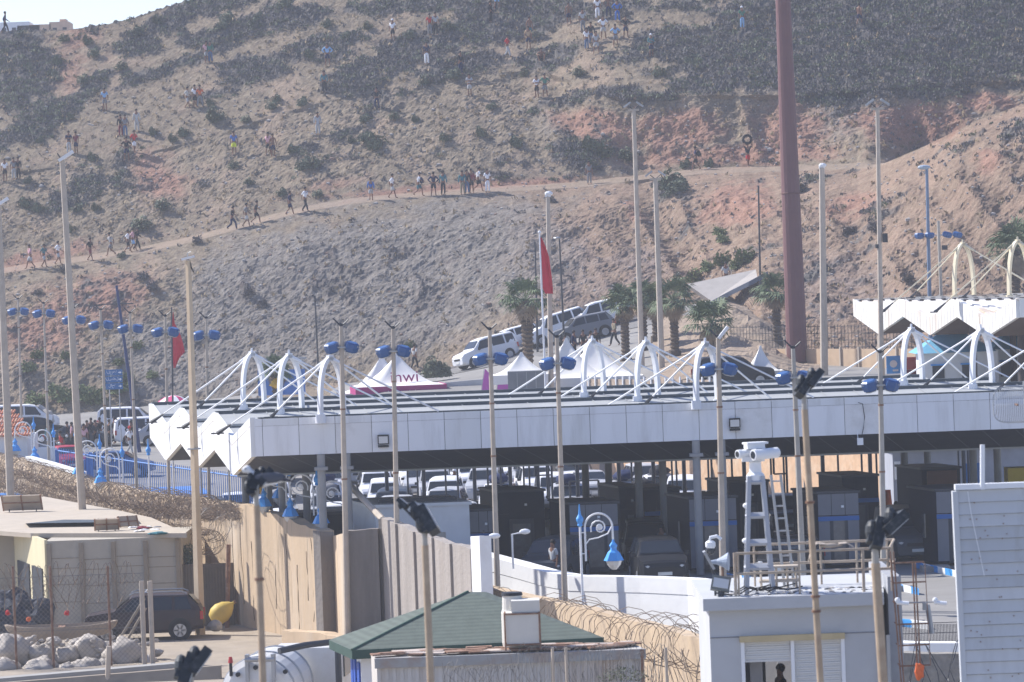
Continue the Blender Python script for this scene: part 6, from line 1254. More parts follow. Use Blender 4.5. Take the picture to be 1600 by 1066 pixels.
# boulders
M_bould = mat('pale_boulder', (.43, .39, .345), .9, var=.15, scale=1.4, bump=.04, bscale=4, stain=(.3, .26, .22), stain_amt=.5)
BL = [(22, 1018, .62, 1.3, .8), (68, 1020, .4, 1.2, .8), (62, 1048, .5, 1.3, .7), (105, 1022, .38, 1.2, .7), (140, 1015, .5, 1.2, .9), (200, 1025, .62, 1.3, .85), (130, 1045, .42, 1.4, .7), (10, 1045, .45, 1.2, .7), (100, 1048, .3, 1.2, .7), (170, 1012, .3, 1.1, .7), (232, 1034, .3, 1.2, .6), (165, 1040, .28, 1, .8), (85, 1002, .25, 1.2, .6), (45, 1003, .25, 1.3, .6), (195, 1004, .24, 1.3, .6), (118, 1005, .25, 1.2, .6), (5, 1005, .3, 1, .7), (150, 1055, .25, 1.3, .7), (245, 1020, .2, 1.2, .6)]
BD = ['big rounded one at the far left', 'mid-sized one right of the big left one', 'flat-topped banded one low on the left', 'small one left of the wedge-shaped grey one', 'wedge-shaped grey one in the middle', 'largest angular pale one on the right', 'long low one in the front row', 'left edge one in the front row', 'small one between two front row ones', 'small one under the trough end', 'small one right of the largest pale one', 'small one left of the largest pale one', 'small one below the middle of the trough', 'small one below the left end of the trough', 'small one behind the largest pale one', 'small one behind the wedge-shaped one', 'small one at the left edge behind', 'smallest one at the front', 'little one by the leaning fence post']
for i, (px, py, r_, sx, sz) in enumerate(BL):
    Y = 141 - (py - 1000) * .06; q = MB(); q.ball((0, 0, 0), r_ * 1.15, 26, sc=(sx, 1, sz), rough=.34, seed=i * 3.3)
    o = q.build('boulder', M_bould, smooth=True); o.location = P(px, py, Y); o.rotation_euler = (rr.uniform(-.3, .3), rr.uniform(-.3, .3), rr.random() * 6); tag(o, 'pale boulder: ' + BD[i], 'boulder', 'boulders in the lower left')
q = MB(); rr = random.Random(6)
for i in range(130): q.ball(P(rr.uniform(-20, 260), rr.uniform(995, 1066), 139.5), rr.uniform(.04, .11), 6, sc=(1.3, 1, .8), rough=.5, seed=i)
tag(q.build('rubble', M_bould), 'small rubble between the boulders', 'rubble', kind='stuff')
q = MB(); vs_ = []                                        # earth bank carrying the boulders
for i in range(40):
    for j in range(14):
        px = -60 + i * 9.0; f = j / 13; Y = lerp(143.5, 128, f); z = lerp(-2.05, -3.4, f ** 1.2) + noise.noise(Vector((px * .05, Y * .6, 0))) * .25 - (0 if px < 250 else (px - 250) * .004); vs_.append(PZ(px, Y, z))
q.add(vs_, [(i * 14 + j, (i + 1) * 14 + j, (i + 1) * 14 + j + 1, i * 14 + j + 1) for i in range(39) for j in range(13)]); 
tag(q.build('earth_slope', mat('yard_earth', (.33, .28, .23), .95, var=.25, bump=.05)), 'dusty earth slope under the boulders', 'bank', kind='structure')
# trough / upturned boat hull
p = P(96, 985, 143); t = thing('rowing_boat', 'weathered shallow boat hull lying in front of the shed', 'boat', p, R(4)); q = MB(); N_ = 24
for i in range(N_ + 1):
    a_ = math.pi * 2 * i / N_
vs_ = []
for ri, (r_, z_) in enumerate(((1.0, .12), (1.0, .18), (.94, .18), (.90, -.05), (.6, -.1), (.82, -.3), (.96, -.05))):
    for i in range(N_): a_ = 2 * math.pi * i / N_; vs_.append((2.1 * r_ * math.cos(a_) * (1), .75 * r_ * math.sin(a_), z_ + .12 * abs(math.cos(a_)) ** 3))
q.add(vs_, [(r_ * N_ + i, r_ * N_ + (i + 1) % N_, ((r_ + 1) % 7) * N_ + (i + 1) % N_, ((r_ + 1) % 7) * N_ + i) for r_ in range(7) for i in range(N_)]); q.build('hull', mat('old_boat_paint', (.36, .29, .22), .85, var=.15, stain=(.2, .16, .13), stain_amt=.5), t); MB().box((0, 0, .1), (.25, 1.3, .05)).build('thwart', M_rust, t)
# black net pile and little flags
q = MB()
for i in range(7): q.ball(P(14 + i * 9, 955 + (i % 3) * 12, 146 - i * .2), .75 - .05 * i, 12, sc=(1.0, .8, 1.1), rough=.5, seed=i)
tag(q.build('net_pile', mat('black_netting', (.045, .05, .065), .85, var=.4, scale=5, bump=.05, bscale=9)), 'heap of black fishing net in front of the shed openings', 'fishing net')
for px, py, c_, lab in ((45, 968, 'orange', 'small orange float at the edge of the net heap'), (105, 958, 'red', 'small red rag on the wire fence before the shed'), (12, 958, 'red', 'small red float at the left of the net heap')): tag(MB().ball(P(px, py, 143.2), .1, 8, rough=.4, seed=px).build('float', CM[c_]), lab, 'float')
# chain-link fence with coils in the left foreground
YF2 = 138.0; t = thing('chainlink_fence', 'rusty chain-link fence with razor wire in front of the shed', 'fence', P(110, 1030, YF2)); O = t.location
for px in (20, 78, 168, 221, 234): a_ = P(px, 908 if px > 200 else 885, YF2); MB().cyl((a_.x, YF2, -2.6), a_, .09 if px > 200 else .045, n=8).build('post', M_beigepole if px > 200 else M_rust, t, org=O)
q = MB(); x0_, x1_ = P(-40, 950, YF2).x, P(225, 950, YF2).x; zt, zb = P(100, 900, YF2).z, -2.6
k_ = x0_
while k_ < x1_ + (zt - zb):
    for s_ in (1, -1):
        ax_, bx_ = (k_ - (zt - zb), k_) if s_ == 1 else (k_, k_ - (zt - zb)); a_, b_ = Vector((ax_, YF2, zb)), Vector((bx_, YF2, zt))
        d = b_ - a_; ts = []
        for lim in (x0_, x1_):
            if abs(d.x) > 1e-6: ts.append((lim - a_.x) / d.x)
        lo, hi = max(0, min(ts)), min(1, max(ts))
        if hi > lo: q.cyl(a_ + d * lo, a_ + d * hi, .006, n=3, cap=False)
    k_ += .17
for z_ in (zt, (zt + zb) / 2): q.cyl((x0_, YF2, z_), (x1_, YF2, z_), .012, n=3)
q.build('wire_mesh', M_razorg, t, org=O)
q = MB(); coil(q, (x0_, YF2, zt + .05), (x1_ - .3, YF2, zt + .05), .42, .24, .011, .2, 1); coil(q, (x0_, YF2 + .2, zt - .7), (x1_ - .6, YF2 + .2, zt - .7), .45, .28, .011, .3, 2); q.build('razor_wire', M_razor, t, org=O)
q = MB(); q.cyl(P(186, 1000, 140), P(226, 935, 140.3), .05, n=6); q.cyl(P(196, 1005, 140), P(228, 950, 140.3), .05, n=6); tag(q.build('fence_brace', M_pil), 'two leaning wooden braces at the end post of the chain-link fence', 'brace')
tag(MB().cyl(P(168, 1066, 132), P(170, 1010, 132), .09, .09, 8).build('concrete_stake', M_beigepole), 'short pale stake in front of the boulders', 'stake')
# long pipe/ledge across the lower left
q = MB(); a_, b_ = P(-30, 1062, 133), P(300, 1034, 133); q.hexa([a_ + Vector((0, -.2, -.25)), b_ + Vector((0, -.2, -.25)), b_ + Vector((0, .5, -.25)), a_ + Vector((0, .5, -.25))], [a_ + Vector((0, -.2, 0)), b_ + Vector((0, -.2, 0)), b_ + Vector((0, .5, 0)), a_ + Vector((0, .5, 0))]); tag(q.build('concrete_ledge', mat('grey_ledge', (.33, .32, .3), .85, var=.1)), 'grey concrete ledge running below the boulders', 'ledge')
q = MB(); a_, b_ = P(-30, 1070, 132), P(345, 1040, 132); q.hexa([a_ + Vector((0, -1, -2.0)), b_ + Vector((0, -1, -2.0)), b_ + Vector((0, .3, -2.0)), a_ + Vector((0, .3, -2.0))], [a_, b_, b_ + Vector((0, .3, 0)), a_ + Vector((0, .3, 0))]); tag(q.build('lower_wall', M_pil), 'brown wall face under the grey ledge at the bottom left', 'wall')
# ================================================================ TANKER, GREEN ROOF, CONTAINER
M_tank = mat('tanker_white', (.70, .69, .66), .35, var=.06, stain=(.45, .38, .3), stain_amt=.3, spec=.5)
p = P(402, 1060, 116); t = thing('tanker_truck', 'white tanker truck with a black hose arch, seen from behind at the bottom edge', 'tanker', p, R(-6))
q = MB(); q.cyl((0, 0, -.5), (0, 3.6, -.5), 1.12, n=32); q.lathe((0, 0, -.5), [(1.12, 0), (.95, .12), (.5, .22), (.0, .26)], 32, axis=(0, -1, 0)); q.build('tank', M_tank, t, smooth=False)
for y_ in (.15, 1.7, 3.4): q = MB(); q.lathe((0, y_, -.5), [(1.13, 0), (1.16, .02), (1.16, .1), (1.13, .12)], 32, axis=(0, 1, 0)); q.build('band', M_steel, t)
q = MB(); q.box((-.25, -.2, .25), (.1, .3, 1.0)); q.box((.55, -.2, .25), (.1, .3, 1.0)); q.cyl((-.3, -.3, .6), (.6, -.3, .6), .08, n=10); q.build('door_hinge', M_steel, t)
for x_, z_ in ((-.95, -.3), (-.55, .15), (.9, .2), (1.0, -.4), (0, .35)): MB().cyl((x_, -.28, z_), (x_, -.1, z_), .07, n=8).build('clamp', M_black, t)
MB().tube([(.6, .6, .75), (1.3, 1.2, .85), (2.0, 2.0, .85), (2.15, 2.2, .7), (2.15, 2.2, -.6)], .1, 10).build('hose', M_dark, t)
q = MB(); q.cyl((-.78, -.1, .1), (-.78, -.1, .5), .05, n=10); q.cyl((-.78, -.1, .5), (-.78, -.1, .68), .08, .05, n=10, k=1); q.build('beacon', [M_black, M_red], t)
q = MB(); q.box((.9, 4.8, -.6), (2.2, 1.8, 2.2)); q.build('cab', M_tank, t); q = MB(); q.box((2.02, 4.8, -.1), (.05, 1.2, .7)); q.build('window', M_glassd, t); q = MB(); q.tube([(1.7, 7.4, .3), (2.6, 7.4, .35), (2.7, 7.4, -.3)], .03, 5); q.build('mirror_frame', M_black, t)
# green roofed building
M_green = mat('green_shingles', (.12, .145, .12), .85, var=.12, scale=3, bump=.01, bscale=12)
nn_ = M_green.node_tree; tcn = nn_.nodes.new('ShaderNodeTexCoord'); wv = nn_.nodes.new('ShaderNodeTexWave'); wv.bands_direction = 'Z'; wv.inputs['Scale'].default_value = 4.2; wv.inputs['Distortion'].default_value = .3; nn_.links.new(tcn.outputs['Object'], wv.inputs['Vector'])
mxx = nn_.nodes.new('ShaderNodeMix'); mxx.data_type = 'RGBA'; mxx.blend_type = 'MULTIPLY'; mxx.inputs[0].default_value = .2; bb = nn_.nodes['Principled BSDF']; src = bb.inputs['Base Color'].links[0].from_socket; nn_.links.new(src, mxx.inputs[6]); nn_.links.new(wv.outputs['Color'], mxx.inputs[7]); nn_.links.new(mxx.outputs[2], bb.inputs['Base Color'])
gz = P(550, 1016, 108).z; FL, FR, BL_, BR = P(550, 1016, 108), PG(942, 996, gz), PG(514, 1000, gz), None
ap = P(731, 925, 112.5); ap2 = P(760, 925, 114)
BR = PG(945, 990, gz); FR = Vector((FR.x, FR.y, gz)); BL_ = Vector((BL_.x, BL_.y, gz)); BR = FR + (BL_ - FL) * 1.6
t = thing('green_roof_building', 'small building with a green hipped shingle roof and blue striped walls', 'building', (FL + FR) / 2 - Vector((0, 0, gz + 2.0))); O = t.location
q = MB(); q.add([FL, FR, BR, BL_, ap, ap2], [(0, 1, 5, 4), (1, 2, 5), (2, 3, 4, 5), (3, 0, 4)]); q.build('roof', M_green, t, org=O)
q = MB()
for a_, b_ in ((FL, FR), (BL_, FL)): q.hexa([a_ + Vector((0, -.03, -.26)), b_ + Vector((0, -.03, -.26)), b_ + Vector((0.03, .05, -.26)), a_ + Vector((0.03, .05, -.26))], [a_ + Vector((0, -.03, .0)), b_ + Vector((0, -.03, .0)), b_ + Vector((0.03, .05, 0)), a_ + Vector((0.03, .05, 0))])
q.build('fascia', mat('green_fascia', (.03, .07, .055), .6), t, org=O)
q = MB(); q.tube([FL, FL.lerp(ap, .5), ap], .05, 6); q.build('hip_ridge', mat('green_ridge', (.06, .11, .08), .8), t, org=O)
wv_ = [FL.lerp(FR, .03) + Vector((0, .5, 0)), FR + Vector((-.4, .5, 0)), BR + Vector((-.4, -.3, 0)), BL_.lerp(FL, .25) + Vector((.45, .2, 0))]; q = MB(); q.hexa([Vector((v.x, v.y, -2)) for v in wv_], [Vector((v.x, v.y, gz - .2)) for v in wv_]); q.build('wall', M_white, t, org=O)
a_, b_ = wv_[3], wv_[0]
for f0, f1, zz in ((.1, .3, -.5), (.38, .55, 0), (.75, .95, .45)):
    p0, p1 = a_.lerp(b_, f0), a_.lerp(b_, f1); o_ = Vector((-.05, -.04, 0)); q = MB(); q.hexa([Vector((v.x, v.y, -2)) for v in (p0 + o_, p1 + o_, p1, p0)], [Vector((v.x, v.y, gz - .25 - .4 * zz)) for v in (p0 + o_, p1 + o_, p1, p0)]); q.build('blue_stripe', mat('royal_blue_paint', (.02, .08, .38), .5), t, org=O)
# corrugated container with rusty roof
cz = P(600, 1029, 101).z; t = thing('site_container', 'white corrugated container with a rusty roof edge below the green roof', 'container', (P(790, 1020, 101).x, 101, -2)); O = t.location
xa_, xb_ = P(588, 1022, 101).x, P(1006, 1020, 101).x; q = MB(); n_ = 70
for i in range(n_): x_ = lerp(xa_, xb_, (i + .5) / n_); q.box((x_, 101.03 + (.03 if i % 2 else 0), (cz - .1 - 2) / 2), ((xb_ - xa_) / n_, .06, cz - .1 + 2))
q.build('wall', mat('container_white', (.52, .51, .49), .6, var=.06, stain=(.38, .25, .15), stain_amt=.55, stain_scale=.6, streak=True), t, org=O)
q = MB(); q.hexa([(xa_, 101.1, -2), (xb_, 101.1, -2), (xb_ - .2, 102.5, -2), (xa_ - .2, 102.5, -2)], [(xa_, 101.1, cz), (xb_, 101.1, cz), (xb_ - .2, 102.5, cz), (xa_ - .2, 102.5, cz)]); q.build('box', mat('container_side', (.5, .47, .43), .7), t, org=O)
q = MB(); q.box(((xa_ + xb_) / 2, 100.95, cz - .12), (xb_ - xa_ + .1, .12, .26)); q.build('top_rail', mat('grey_rail', (.33, .34, .34), .6, stain=(.3, .16, .08), stain_amt=.6), t, org=O)
q = MB(); rr = random.Random(12)
for i in range(60):
    x_ = rr.uniform(xa_ + .2, xb_ - .3); q.box((x_, 101.2 + rr.random() * 1.1, cz + .05 + rr.random() * .05), (rr.uniform(.3, 1.1), rr.uniform(.2, .5), .04), rz=rr.uniform(-.4, .4), k=0 if rr.random() < .8 else 1)
q.build('rusty_roof_sheet', [M_rust, mat('pale_sheet', (.5, .42, .36), .8)], t, org=O)
MB().box((xb_ - .05, 100.93, (cz - 2) / 2), (.09, .12, cz + 2)).build('corner_post', M_rust, t, org=O)
# IBC tank and round tank
M_ibc = mat('translucent_white_plastic', (.66, .64, .58), .5, var=.06)
p = P(817, 1000, 101.15); p.z = cz + .08; t = thing('water_tank', 'square white plastic water tank in a rusty cage', 'water tank', p); MB().box((0, .45, .55), (.86, .86, .86)).build('tank', M_ibc, t)
q = MB()
for x_ in (-.46, .46):
    for y_ in (0, .92): q.cyl((x_, y_, 0), (x_, y_, .98), .025, n=6)
for z_ in (.14, .95):
    for (a_, b_) in (((-.46, 0), (.46, 0)), ((.46, 0), (.46, .92)), ((.46, .92), (-.46, .92)), ((-.46, .92), (-.46, 0))): q.cyl((*a_, z_), (*b_, z_), .025, n=6)
q.build('cage', M_rust, t); MB().box((.1, .45, 1.14), (.75, .8, .3)).build('cover', M_ibc, t)
p = P(801, 965, 102.0); p.z = cz + .1; t = thing('water_drum', 'round white water drum with a black lid behind the square tank', 'water tank', p); q = MB(); q.lathe((0, 0, 0), [(.28, 0), (.3, .1), (.3, .9), (.27, 1.0), (.26, 1.36)], 20); q.build('drum', M_ibc, t, smooth=False); MB().cyl((0, 0, 1.36), (0, 0, 1.44), .29, .27, 20).build('lid', M_black, t)
# barbed fence with bent tops in front of the container
YB = 97.0; t = thing('barbed_fence', 'thin wire fence with bent tops in front of the white container', 'fence', P(880, 1050, YB)); O = t.location
q = MB(); rr = random.Random(3)
for i in range(62):
    px = 690 + i * 5.6; a_ = P(px, 1012 + rr.uniform(-8, 12) if px > 800 else 1040 + rr.uniform(-6, 6), YB); q.tube([(a_.x, YB, -2.6), (a_.x + .03, YB, a_.z - .3), (a_.x + .08, YB, a_.z - .06), (a_.x + .18, YB, a_.z), (a_.x + .22, YB, a_.z - .12)], .009, 3)
    b_ = P(px + rr.uniform(-10, 10), 1025 + rr.random() * 30, YB + .1); q.tube([b_, b_ + Vector((rr.uniform(-.2, .2), 0, -.3)), b_ + Vector((rr.uniform(-.3, .3), 0, -.7)), b_ + Vector((rr.uniform(-.3, .3), 0, -1.2))], .008, 3)
q.build('wire', M_razorg, t, org=O)
for px in (863, 884, 1040): a_ = P(px, 1012, YB); MB().cyl((a_.x, YB, -2.6), a_, .04, n=6).build('post', M_beigepole, t, org=O)
coilthing([(P(1000, 1062, 108), P(1100, 1050, 108), 0)], 'lower wire tangle on the beige wall beside the container', M_razor, .7, .25, .013, seed=81)
q = MB(); leafball(q, P(975, 1062, 98), .7, .35, 260, .05, rr); tag(q.build('weeds', M_leafA), 'low green weeds at the fence foot', 'weeds', kind='stuff')
# ================================================================ GUARD BUILDING AND CAMERA TOWER
M_gb = mat('guard_house_render', (.48, .49, .50), .75, var=.05, scale=.8, stain=(.4, .41, .42), stain_amt=.4, stain_scale=.5); M_shut = mat('roller_shutter', (.62, .62, .60), .5, var=.03); M_shbox = mat('shutter_box', (.52, .42, .24), .6)
YG = 85.0; zt = P(1110, 942, YG).z; t = thing('guard_building', 'grey-white guard building with roller shutters and a parapet', 'building', (P(1250, 1000, YG).x, YG, -2)); O = t.location
xa, xb = P(1108, 960, YG).x, P(1373, 960, YG).x; xw0, xw1 = P(1157, 1000, YG).x, P(1318, 1000, YG).x; zw1, zw0 = P(1200, 993, YG).z, P(1200, 1160, YG).z
q = MB()                                                  # front wall with a real window opening
yb = YG + .28
def fw(x0, x1, z0, z1): q.hexa([(x0, YG, z0), (x1, YG, z0), (x1, yb, z0), (x0, yb, z0)], [(x0, YG, z1), (x1, YG, z1), (x1, yb, z1), (x0, yb, z1)])
fw(xa, xw0, -2, zt); fw(xw1, xb, -2, zt); fw(xw0, xw1, zw1, zt); fw(xw0, xw1, -2, zw0)
q.hexa([(xa, yb, -2), (xa + .25, yb, -2), (xa + .25, YG + 5, -2), (xa, YG + 5, -2)], [(xa, yb, zt), (xa + .25, yb, zt), (xa + .25, YG + 5, zt), (xa, YG + 5, zt)])
q.hexa([(xb - .25, yb, -2), (xb, yb, -2), (xb + .35, YG + 5, -2), (xb + .1, YG + 5, -2)], [(xb - .25, yb, zt), (xb, yb, zt), (xb + .35, YG + 5, zt), (xb + .1, YG + 5, zt)])
q.build('wall', M_gb, t, org=O)
# back wall, open where the rear window shows the yard behind
q = MB(); yk = YG + 5
def bw_(x0, x1, z0, z1): q.hexa([(x0, yk, z0), (x1, yk, z0), (x1, yk + .2, z0), (x0, yk + .2, z0)], [(x0, yk, z1), (x1, yk, z1), (x1, yk + .2, z1), (x0, yk + .2, z1)])
w0, w1 = P(1196, 1040, yk).x, P(1240, 1040, yk).x; wz1, wz0 = P(1215, 1020, yk).z, P(1215, 1110, yk).z
bw_(xa, w0, -2, zt); bw_(w1, xb, -2, zt); bw_(w0, w1, wz1, zt); bw_(w0, w1, -2, wz0); q.build('back_wall', M_gb, t, org=O)
q = MB(); zp = P(1110, 955, YG - .3).z; zpt = P(1110, 936, YG - .3).z; q.hexa([(xa - .14, YG - .3, zp), (xb + .1, YG - .3, zp), (xb + .6, YG + 5.2, zp), (xa - .14, YG + 5.2, zp)], [(xa - .14, YG - .3, zpt), (xb + .1, YG - .3, zpt), (xb + .6, YG + 5.2, zpt), (xa - .14, YG + 5.2, zpt)]); q.build('roof_slab', M_gb, t, org=O)
q = MB(); q.box(((xa + xb) / 2, YG - .008, P(1200, 998, YG).z + .06), (xb - xa, .02, .02)); q.build('render_joint', M_bgrey, t, org=O)
q = MB(); q.box(((xw0 + xw1) / 2, YG - .04, zw1 - .06), (xw1 - xw0 + .05, .14, .13)); q.build('shutter_box', M_shbox, t, org=O)
xm = P(1238, 1010, YG).x
def shutter(x0, x1, z0, name='roller_shutter'):
    q = MB(); z = zw1 - .14; i = 0
    while z > z0: q.box(((x0 + x1) / 2, YG + .06 + (.012 if i % 2 else 0), z - .024), (x1 - x0, .03, .046)); z -= .05; i += 1
    q.build(name, M_shut, t, org=O)
zs = P(1200, 1033, YG).z; shutter(xw0 + .08, xm - .05, zs); shutter(xm + .05, xw1 - .03, zw0)
for x_ in (xw0 + .04, xm, xw1 - .02): MB().box((x_, YG + .02, (zw0 + zw1) / 2), (.08, .1, zw1 - zw0)).build('window_post', M_whiteclean, t, org=O)
MB().box((xw0 + .35, YG + .4, (zs + zw0) / 2), (.28, .03, zs - zw0)).build('window_pane', mat('grey_pane', (.2, .2, .21), .2, spec=.6), t, org=O)
rx = P(1383, 1000, YG + 3).x; MB().box((rx, YG + 2.6, 1.5 - .2), (.3, 4.5, 6.4)).build('rear_block', mat('rear_block_grey', (.34, .35, .37), .7), t, org=O)
for x_ in (P(1376, 1010, YG - .1).x, P(1388, 1010, YG - .1).x): MB().cyl((x_, YG - .06, -2), (x_, YG - .06, P(1380, 992, YG).z), .045, n=8).build('drain_pipe', M_steel, t, org=O)
# the person seen in the window, against the light
hp = P(1219, 1047, YG + 1.6)
person(Vector((hp.x, hp.y, hp.z - 1.62)), R(-70), 'stand', T, 'long', 'black', 'black', 'dark silhouette of a person in profile behind the half-open shutter', None, skinc=None)
# roof clutter
rz_ = zpt; rt = lambda px, Y: Vector((PZ(px, Y, rz_).x, Y, rz_))
q = MB(); rr = random.Random(21)
for i in range(80): q.ball(rt(rr.uniform(1125, 1370), YG + rr.uniform(.1, 1.5)), rr.uniform(.02, .07), 5, sc=(1.4, 1, .6), k=i % 3)
tag(q.build('roof_debris', [M_stone, M_dark, M_white]), 'bits of debris and cable on the guard building roof', 'debris', kind='stuff')
q = MB()
for i in range(6): a_ = rt(rr.uniform(1130, 1200), YG + rr.uniform(.2, 1)) + Vector((0, 0, .05)); q.tube([a_, a_ + Vector((.2, .1, .1)), a_ + Vector((.45, 0, .04)), a_ + Vector((.8, .2, .1))], .015, 4)
tag(q.build('roof_cables', M_black), 'black cables lying on the guard building roof', 'cables', kind='stuff')
# railing
t = thing('railing', 'rusty cream pipe railing around the guard building roof', 'railing', rt(1270, YG)); O = t.location; M_rail = mat('railing_paint', (.46, .38, .29), .75, .1, var=.15, stain=(.2, .12, .08), stain_amt=.5, stain_scale=3)
ra, rb_, rc_, rd = rt(1152, YG + .1), rt(1392, YG + .1), rt(1399, YG + 2.6), rt(1168, YG + 2.6)
for px, Y in ((1150, YG + .1), (1155, YG + .12), (1250, YG + .1), (1284, YG + 2.5), (1350, YG + .1), (1394, YG + .1), (1180, YG + 2.6), (1340, YG + 2.6), (1388, YG + 2.6), (1396, YG + 2.0)): b_ = rt(px, Y); MB().cyl(b_, b_ + Vector((0, 0, .97)), .035 if px in (1150, 1350) else .025, n=8).build('post', M_rail, t, org=O)
for h_ in (.95, .5):
    q = MB()
    for a_, b_ in ((ra, rb_), (rb_, rc_), (rc_, rd)): q.cyl(a_ + Vector((0, 0, h_)), b_ + Vector((0, 0, h_)), .03, n=8)
    q.build('rail', M_rail, t, org=O)
# camera tower
M_tw = mat('tower_grey_paint', (.42, .44, .48), .6, var=.06); b_ = rt(1187, YG + .9); t = thing('camera_tower', 'grey lattice tower carrying twin white surveillance cameras', 'camera tower', b_); H = 2.62; hb, ht = .30, .15
def cor(i, f): s_ = lerp(hb, ht, f); sx, sy = [(-1, -1), (1, -1), (1, 1), (-1, 1)][i]; return Vector((sx * s_, sy * s_, H * f))
for i in range(4): q = MB(); q.cyl(cor(i, 0), cor(i, 1), .065, n=4); q.build('leg', M_tw, t)
for f in (.22, .43, .66, .95):
    q = MB()
    for i in range(4): a_, c_ = cor(i, f), cor((i + 1) % 4, f); d = c_ - a_; q.cyl(a_, c_, .06, n=4)
    q.build('brace', M_tw, t)
for f in (.45, .75): MB().ball(Vector((-lerp(hb, ht, f) - .05, -.1, H * f)), .08, 8, sc=(1, 1, .8)).build('junction_box', M_whiteclean, t)
MB().lathe((0, 0, H), [(.2, -.1), (.2, .02), (.14, .08), (.13, .3), (.16, .32)], 14).build('pan_head', M_whiteclean, t)
for x_, y_, r_, L_ in ((.12, -.05, .12, .66), (-.22, .1, .095, .45)):
    q = MB(); c0_ = Vector((x_ - .16, y_ - .22, H + .48 + (.0 if x_ > 0 else .02))); ax = Vector((.86, .5, .03)).normalized(); q.lathe(c0_, [(r_ * 1.05, -.02), (r_ * 1.08, .06), (r_, .08), (r_, L_ * .95), (r_ * .8, L_)], 20, axis=ax); cb = q.build('camera_body', M_whiteclean, t, smooth=False); MB().lathe(c0_ - ax * .03, [(r_ * .72, 0), (r_ * .72, .02)], 18, axis=ax).build('camera_lens', M_glassd, cb)
q = MB(); q.box((-.04, 0, H + .38), (.5, .24, .11)); q.box((.02, .05, H + .73), (.5, .34, .045), rz=.3); q.box((.0, .02, H + .655), (.42, .24, .1), rz=.3); q.build('camera_hood', M_whiteclean, t)
# second lattice (ladder-like) mast behind
a_ = rt(1219, YG + 2.2); t = thing('lattice_mast', 'leaning grey lattice mast behind the camera tower', 'mast', a_)
for x_ in (0, .22): MB().cyl((x_ + .1, 0, 0), (x_ - .12, 0, 2.55), .035, n=5).build('rail', M_steel, t)
q = MB()
for i in range(9): f = (i + .5) / 9; q.cyl((.1 - .22 * f, 0, 2.55 * f), (.32 - .22 * f, 0, 2.55 * f), .02, n=5)
q.build('rung', M_steel, t)
a_ = rt(1207, YG + 1.8); q = MB(); q.box(a_ + Vector((.15, 0, .18)), (.9, .4, .05)); [q.cyl(a_ + Vector((x_, y_, 0)), a_ + Vector((x_, y_, .5)), .02, n=5) for x_ in (-.25, .1, .35, .55) for y_ in (-.15, .15)]; q.box(a_ + Vector((.15, 0, .5)), (.9, .4, .04)); tag(q.build('metal_stand', M_beigepole), 'low metal stand at the foot of the lattice mast', 'stand')
# floodlight at the corner, dome camera
a_ = rt(1127, YG + .25); t = thing('floodlight', 'grey floodlight tilted upwards on the left corner of the guard roof', 'floodlight', a_); q = MB(); T_ = Matrix.Rotation(R(-25), 3, 'X') @ Matrix.Rotation(R(12), 3, 'Y'); q.box((0, 0, .28), (.42, .12, .34), tilt=T_); q.build('housing', mat('floodlight_grey', (.16, .17, .16), .6), t); MB().box((0, -.07, .3), (.34, .02, .22), tilt=T_).build('lens', M_lampglass, t); q = MB(); q.cyl((0, 0, -.02), (0, 0, .2), .08, n=8); q.cyl((-.12, 0, .08), (.25, .0, .02), .02, n=5); q.build('bracket', M_dark, t)
a_ = rt(1110, YG + .5); t = thing('floodlight', 'floodlight seen edge-on above the tilted one at the guard roof corner', 'floodlight', rt(1118, YG + .5)); q = MB(); q.box((-.12, 0, .8), (.06, .4, .45), tilt=Matrix.Rotation(R(-28), 3, 'Y')); q.build('housing', M_steel, t); MB().tube([(0, 0, 0), (0, 0, .45), (-.08, 0, .65)], .03, 6).build('bracket', M_dark, t)
a_ = rt(1136, YG + .9); t = thing('loudspeaker', 'blue-grey horn loudspeaker beside the pole on the guard roof', 'loudspeaker', a_ + Vector((-.08, 0, .72))); MB().lathe((0, 0, 0), [(.03, -.3), (.06, -.12), (.12, 0), (.2, .12), (.21, .14)], 16, axis=(1, -.2, 0)).build('horn', mat('horn_blue_grey', (.3, .36, .45), .5), t); MB().cyl((0, 0, -.7), (0, 0, 0), .03, n=6).build('stand', M_rust, t)
# vertical ladder cage on the right of the building
t = thing('ladder_cage', 'rusty steel ladder with square safety cage on the right of the guard building', 'ladder', P(1410, 1000, 84)); O = t.location; YL = 84.0
tp = [P(1392, 917, YL), P(1445, 913, YL)]; zs_ = [914, 943, 943 + 30, 1008, 1040]
for i, (px0, py0, px1, py1) in enumerate(((1391, 862, 1409, 1075), (1396, 862, 1413, 1075), (1426, 880, 1433, 1040), (1430, 880, 1438, 1040), (1445, 880, 1454, 1040))): MB().cyl(P(px0, py0, YL - (.3 if i > 1 else 0)), P(px1, py1, YL - (.3 if i > 1 else 0)), .02 if i < 4 else .01, n=6).build('rail', M_rust, t, org=O)
for py, w_ in ((880, 0), (911, 0), (943, 6), (976, 10), (1009, 12), (1041, 12)): q = MB(); a_, b_ = P(1394 + (py - 880) * .08, py, YL), P(1444 + (py - 880) * .06, py - 2, YL); q.cyl(a_, b_, .02, n=6); q.cyl(a_, a_ + Vector((0, .5, 0)), .02, n=5); q.build('hoop', M_rust, t, org=O)
t = thing('small_cameras', 'two small white cameras on a thin bar beyond the ladder cage', 'security camera', P(1440, 944, 83)); O = t.location; MB().cyl(P(1400, 942, 83), P(1462, 941, 83), .015, n=6).build('bar', M_steel, t, org=O)
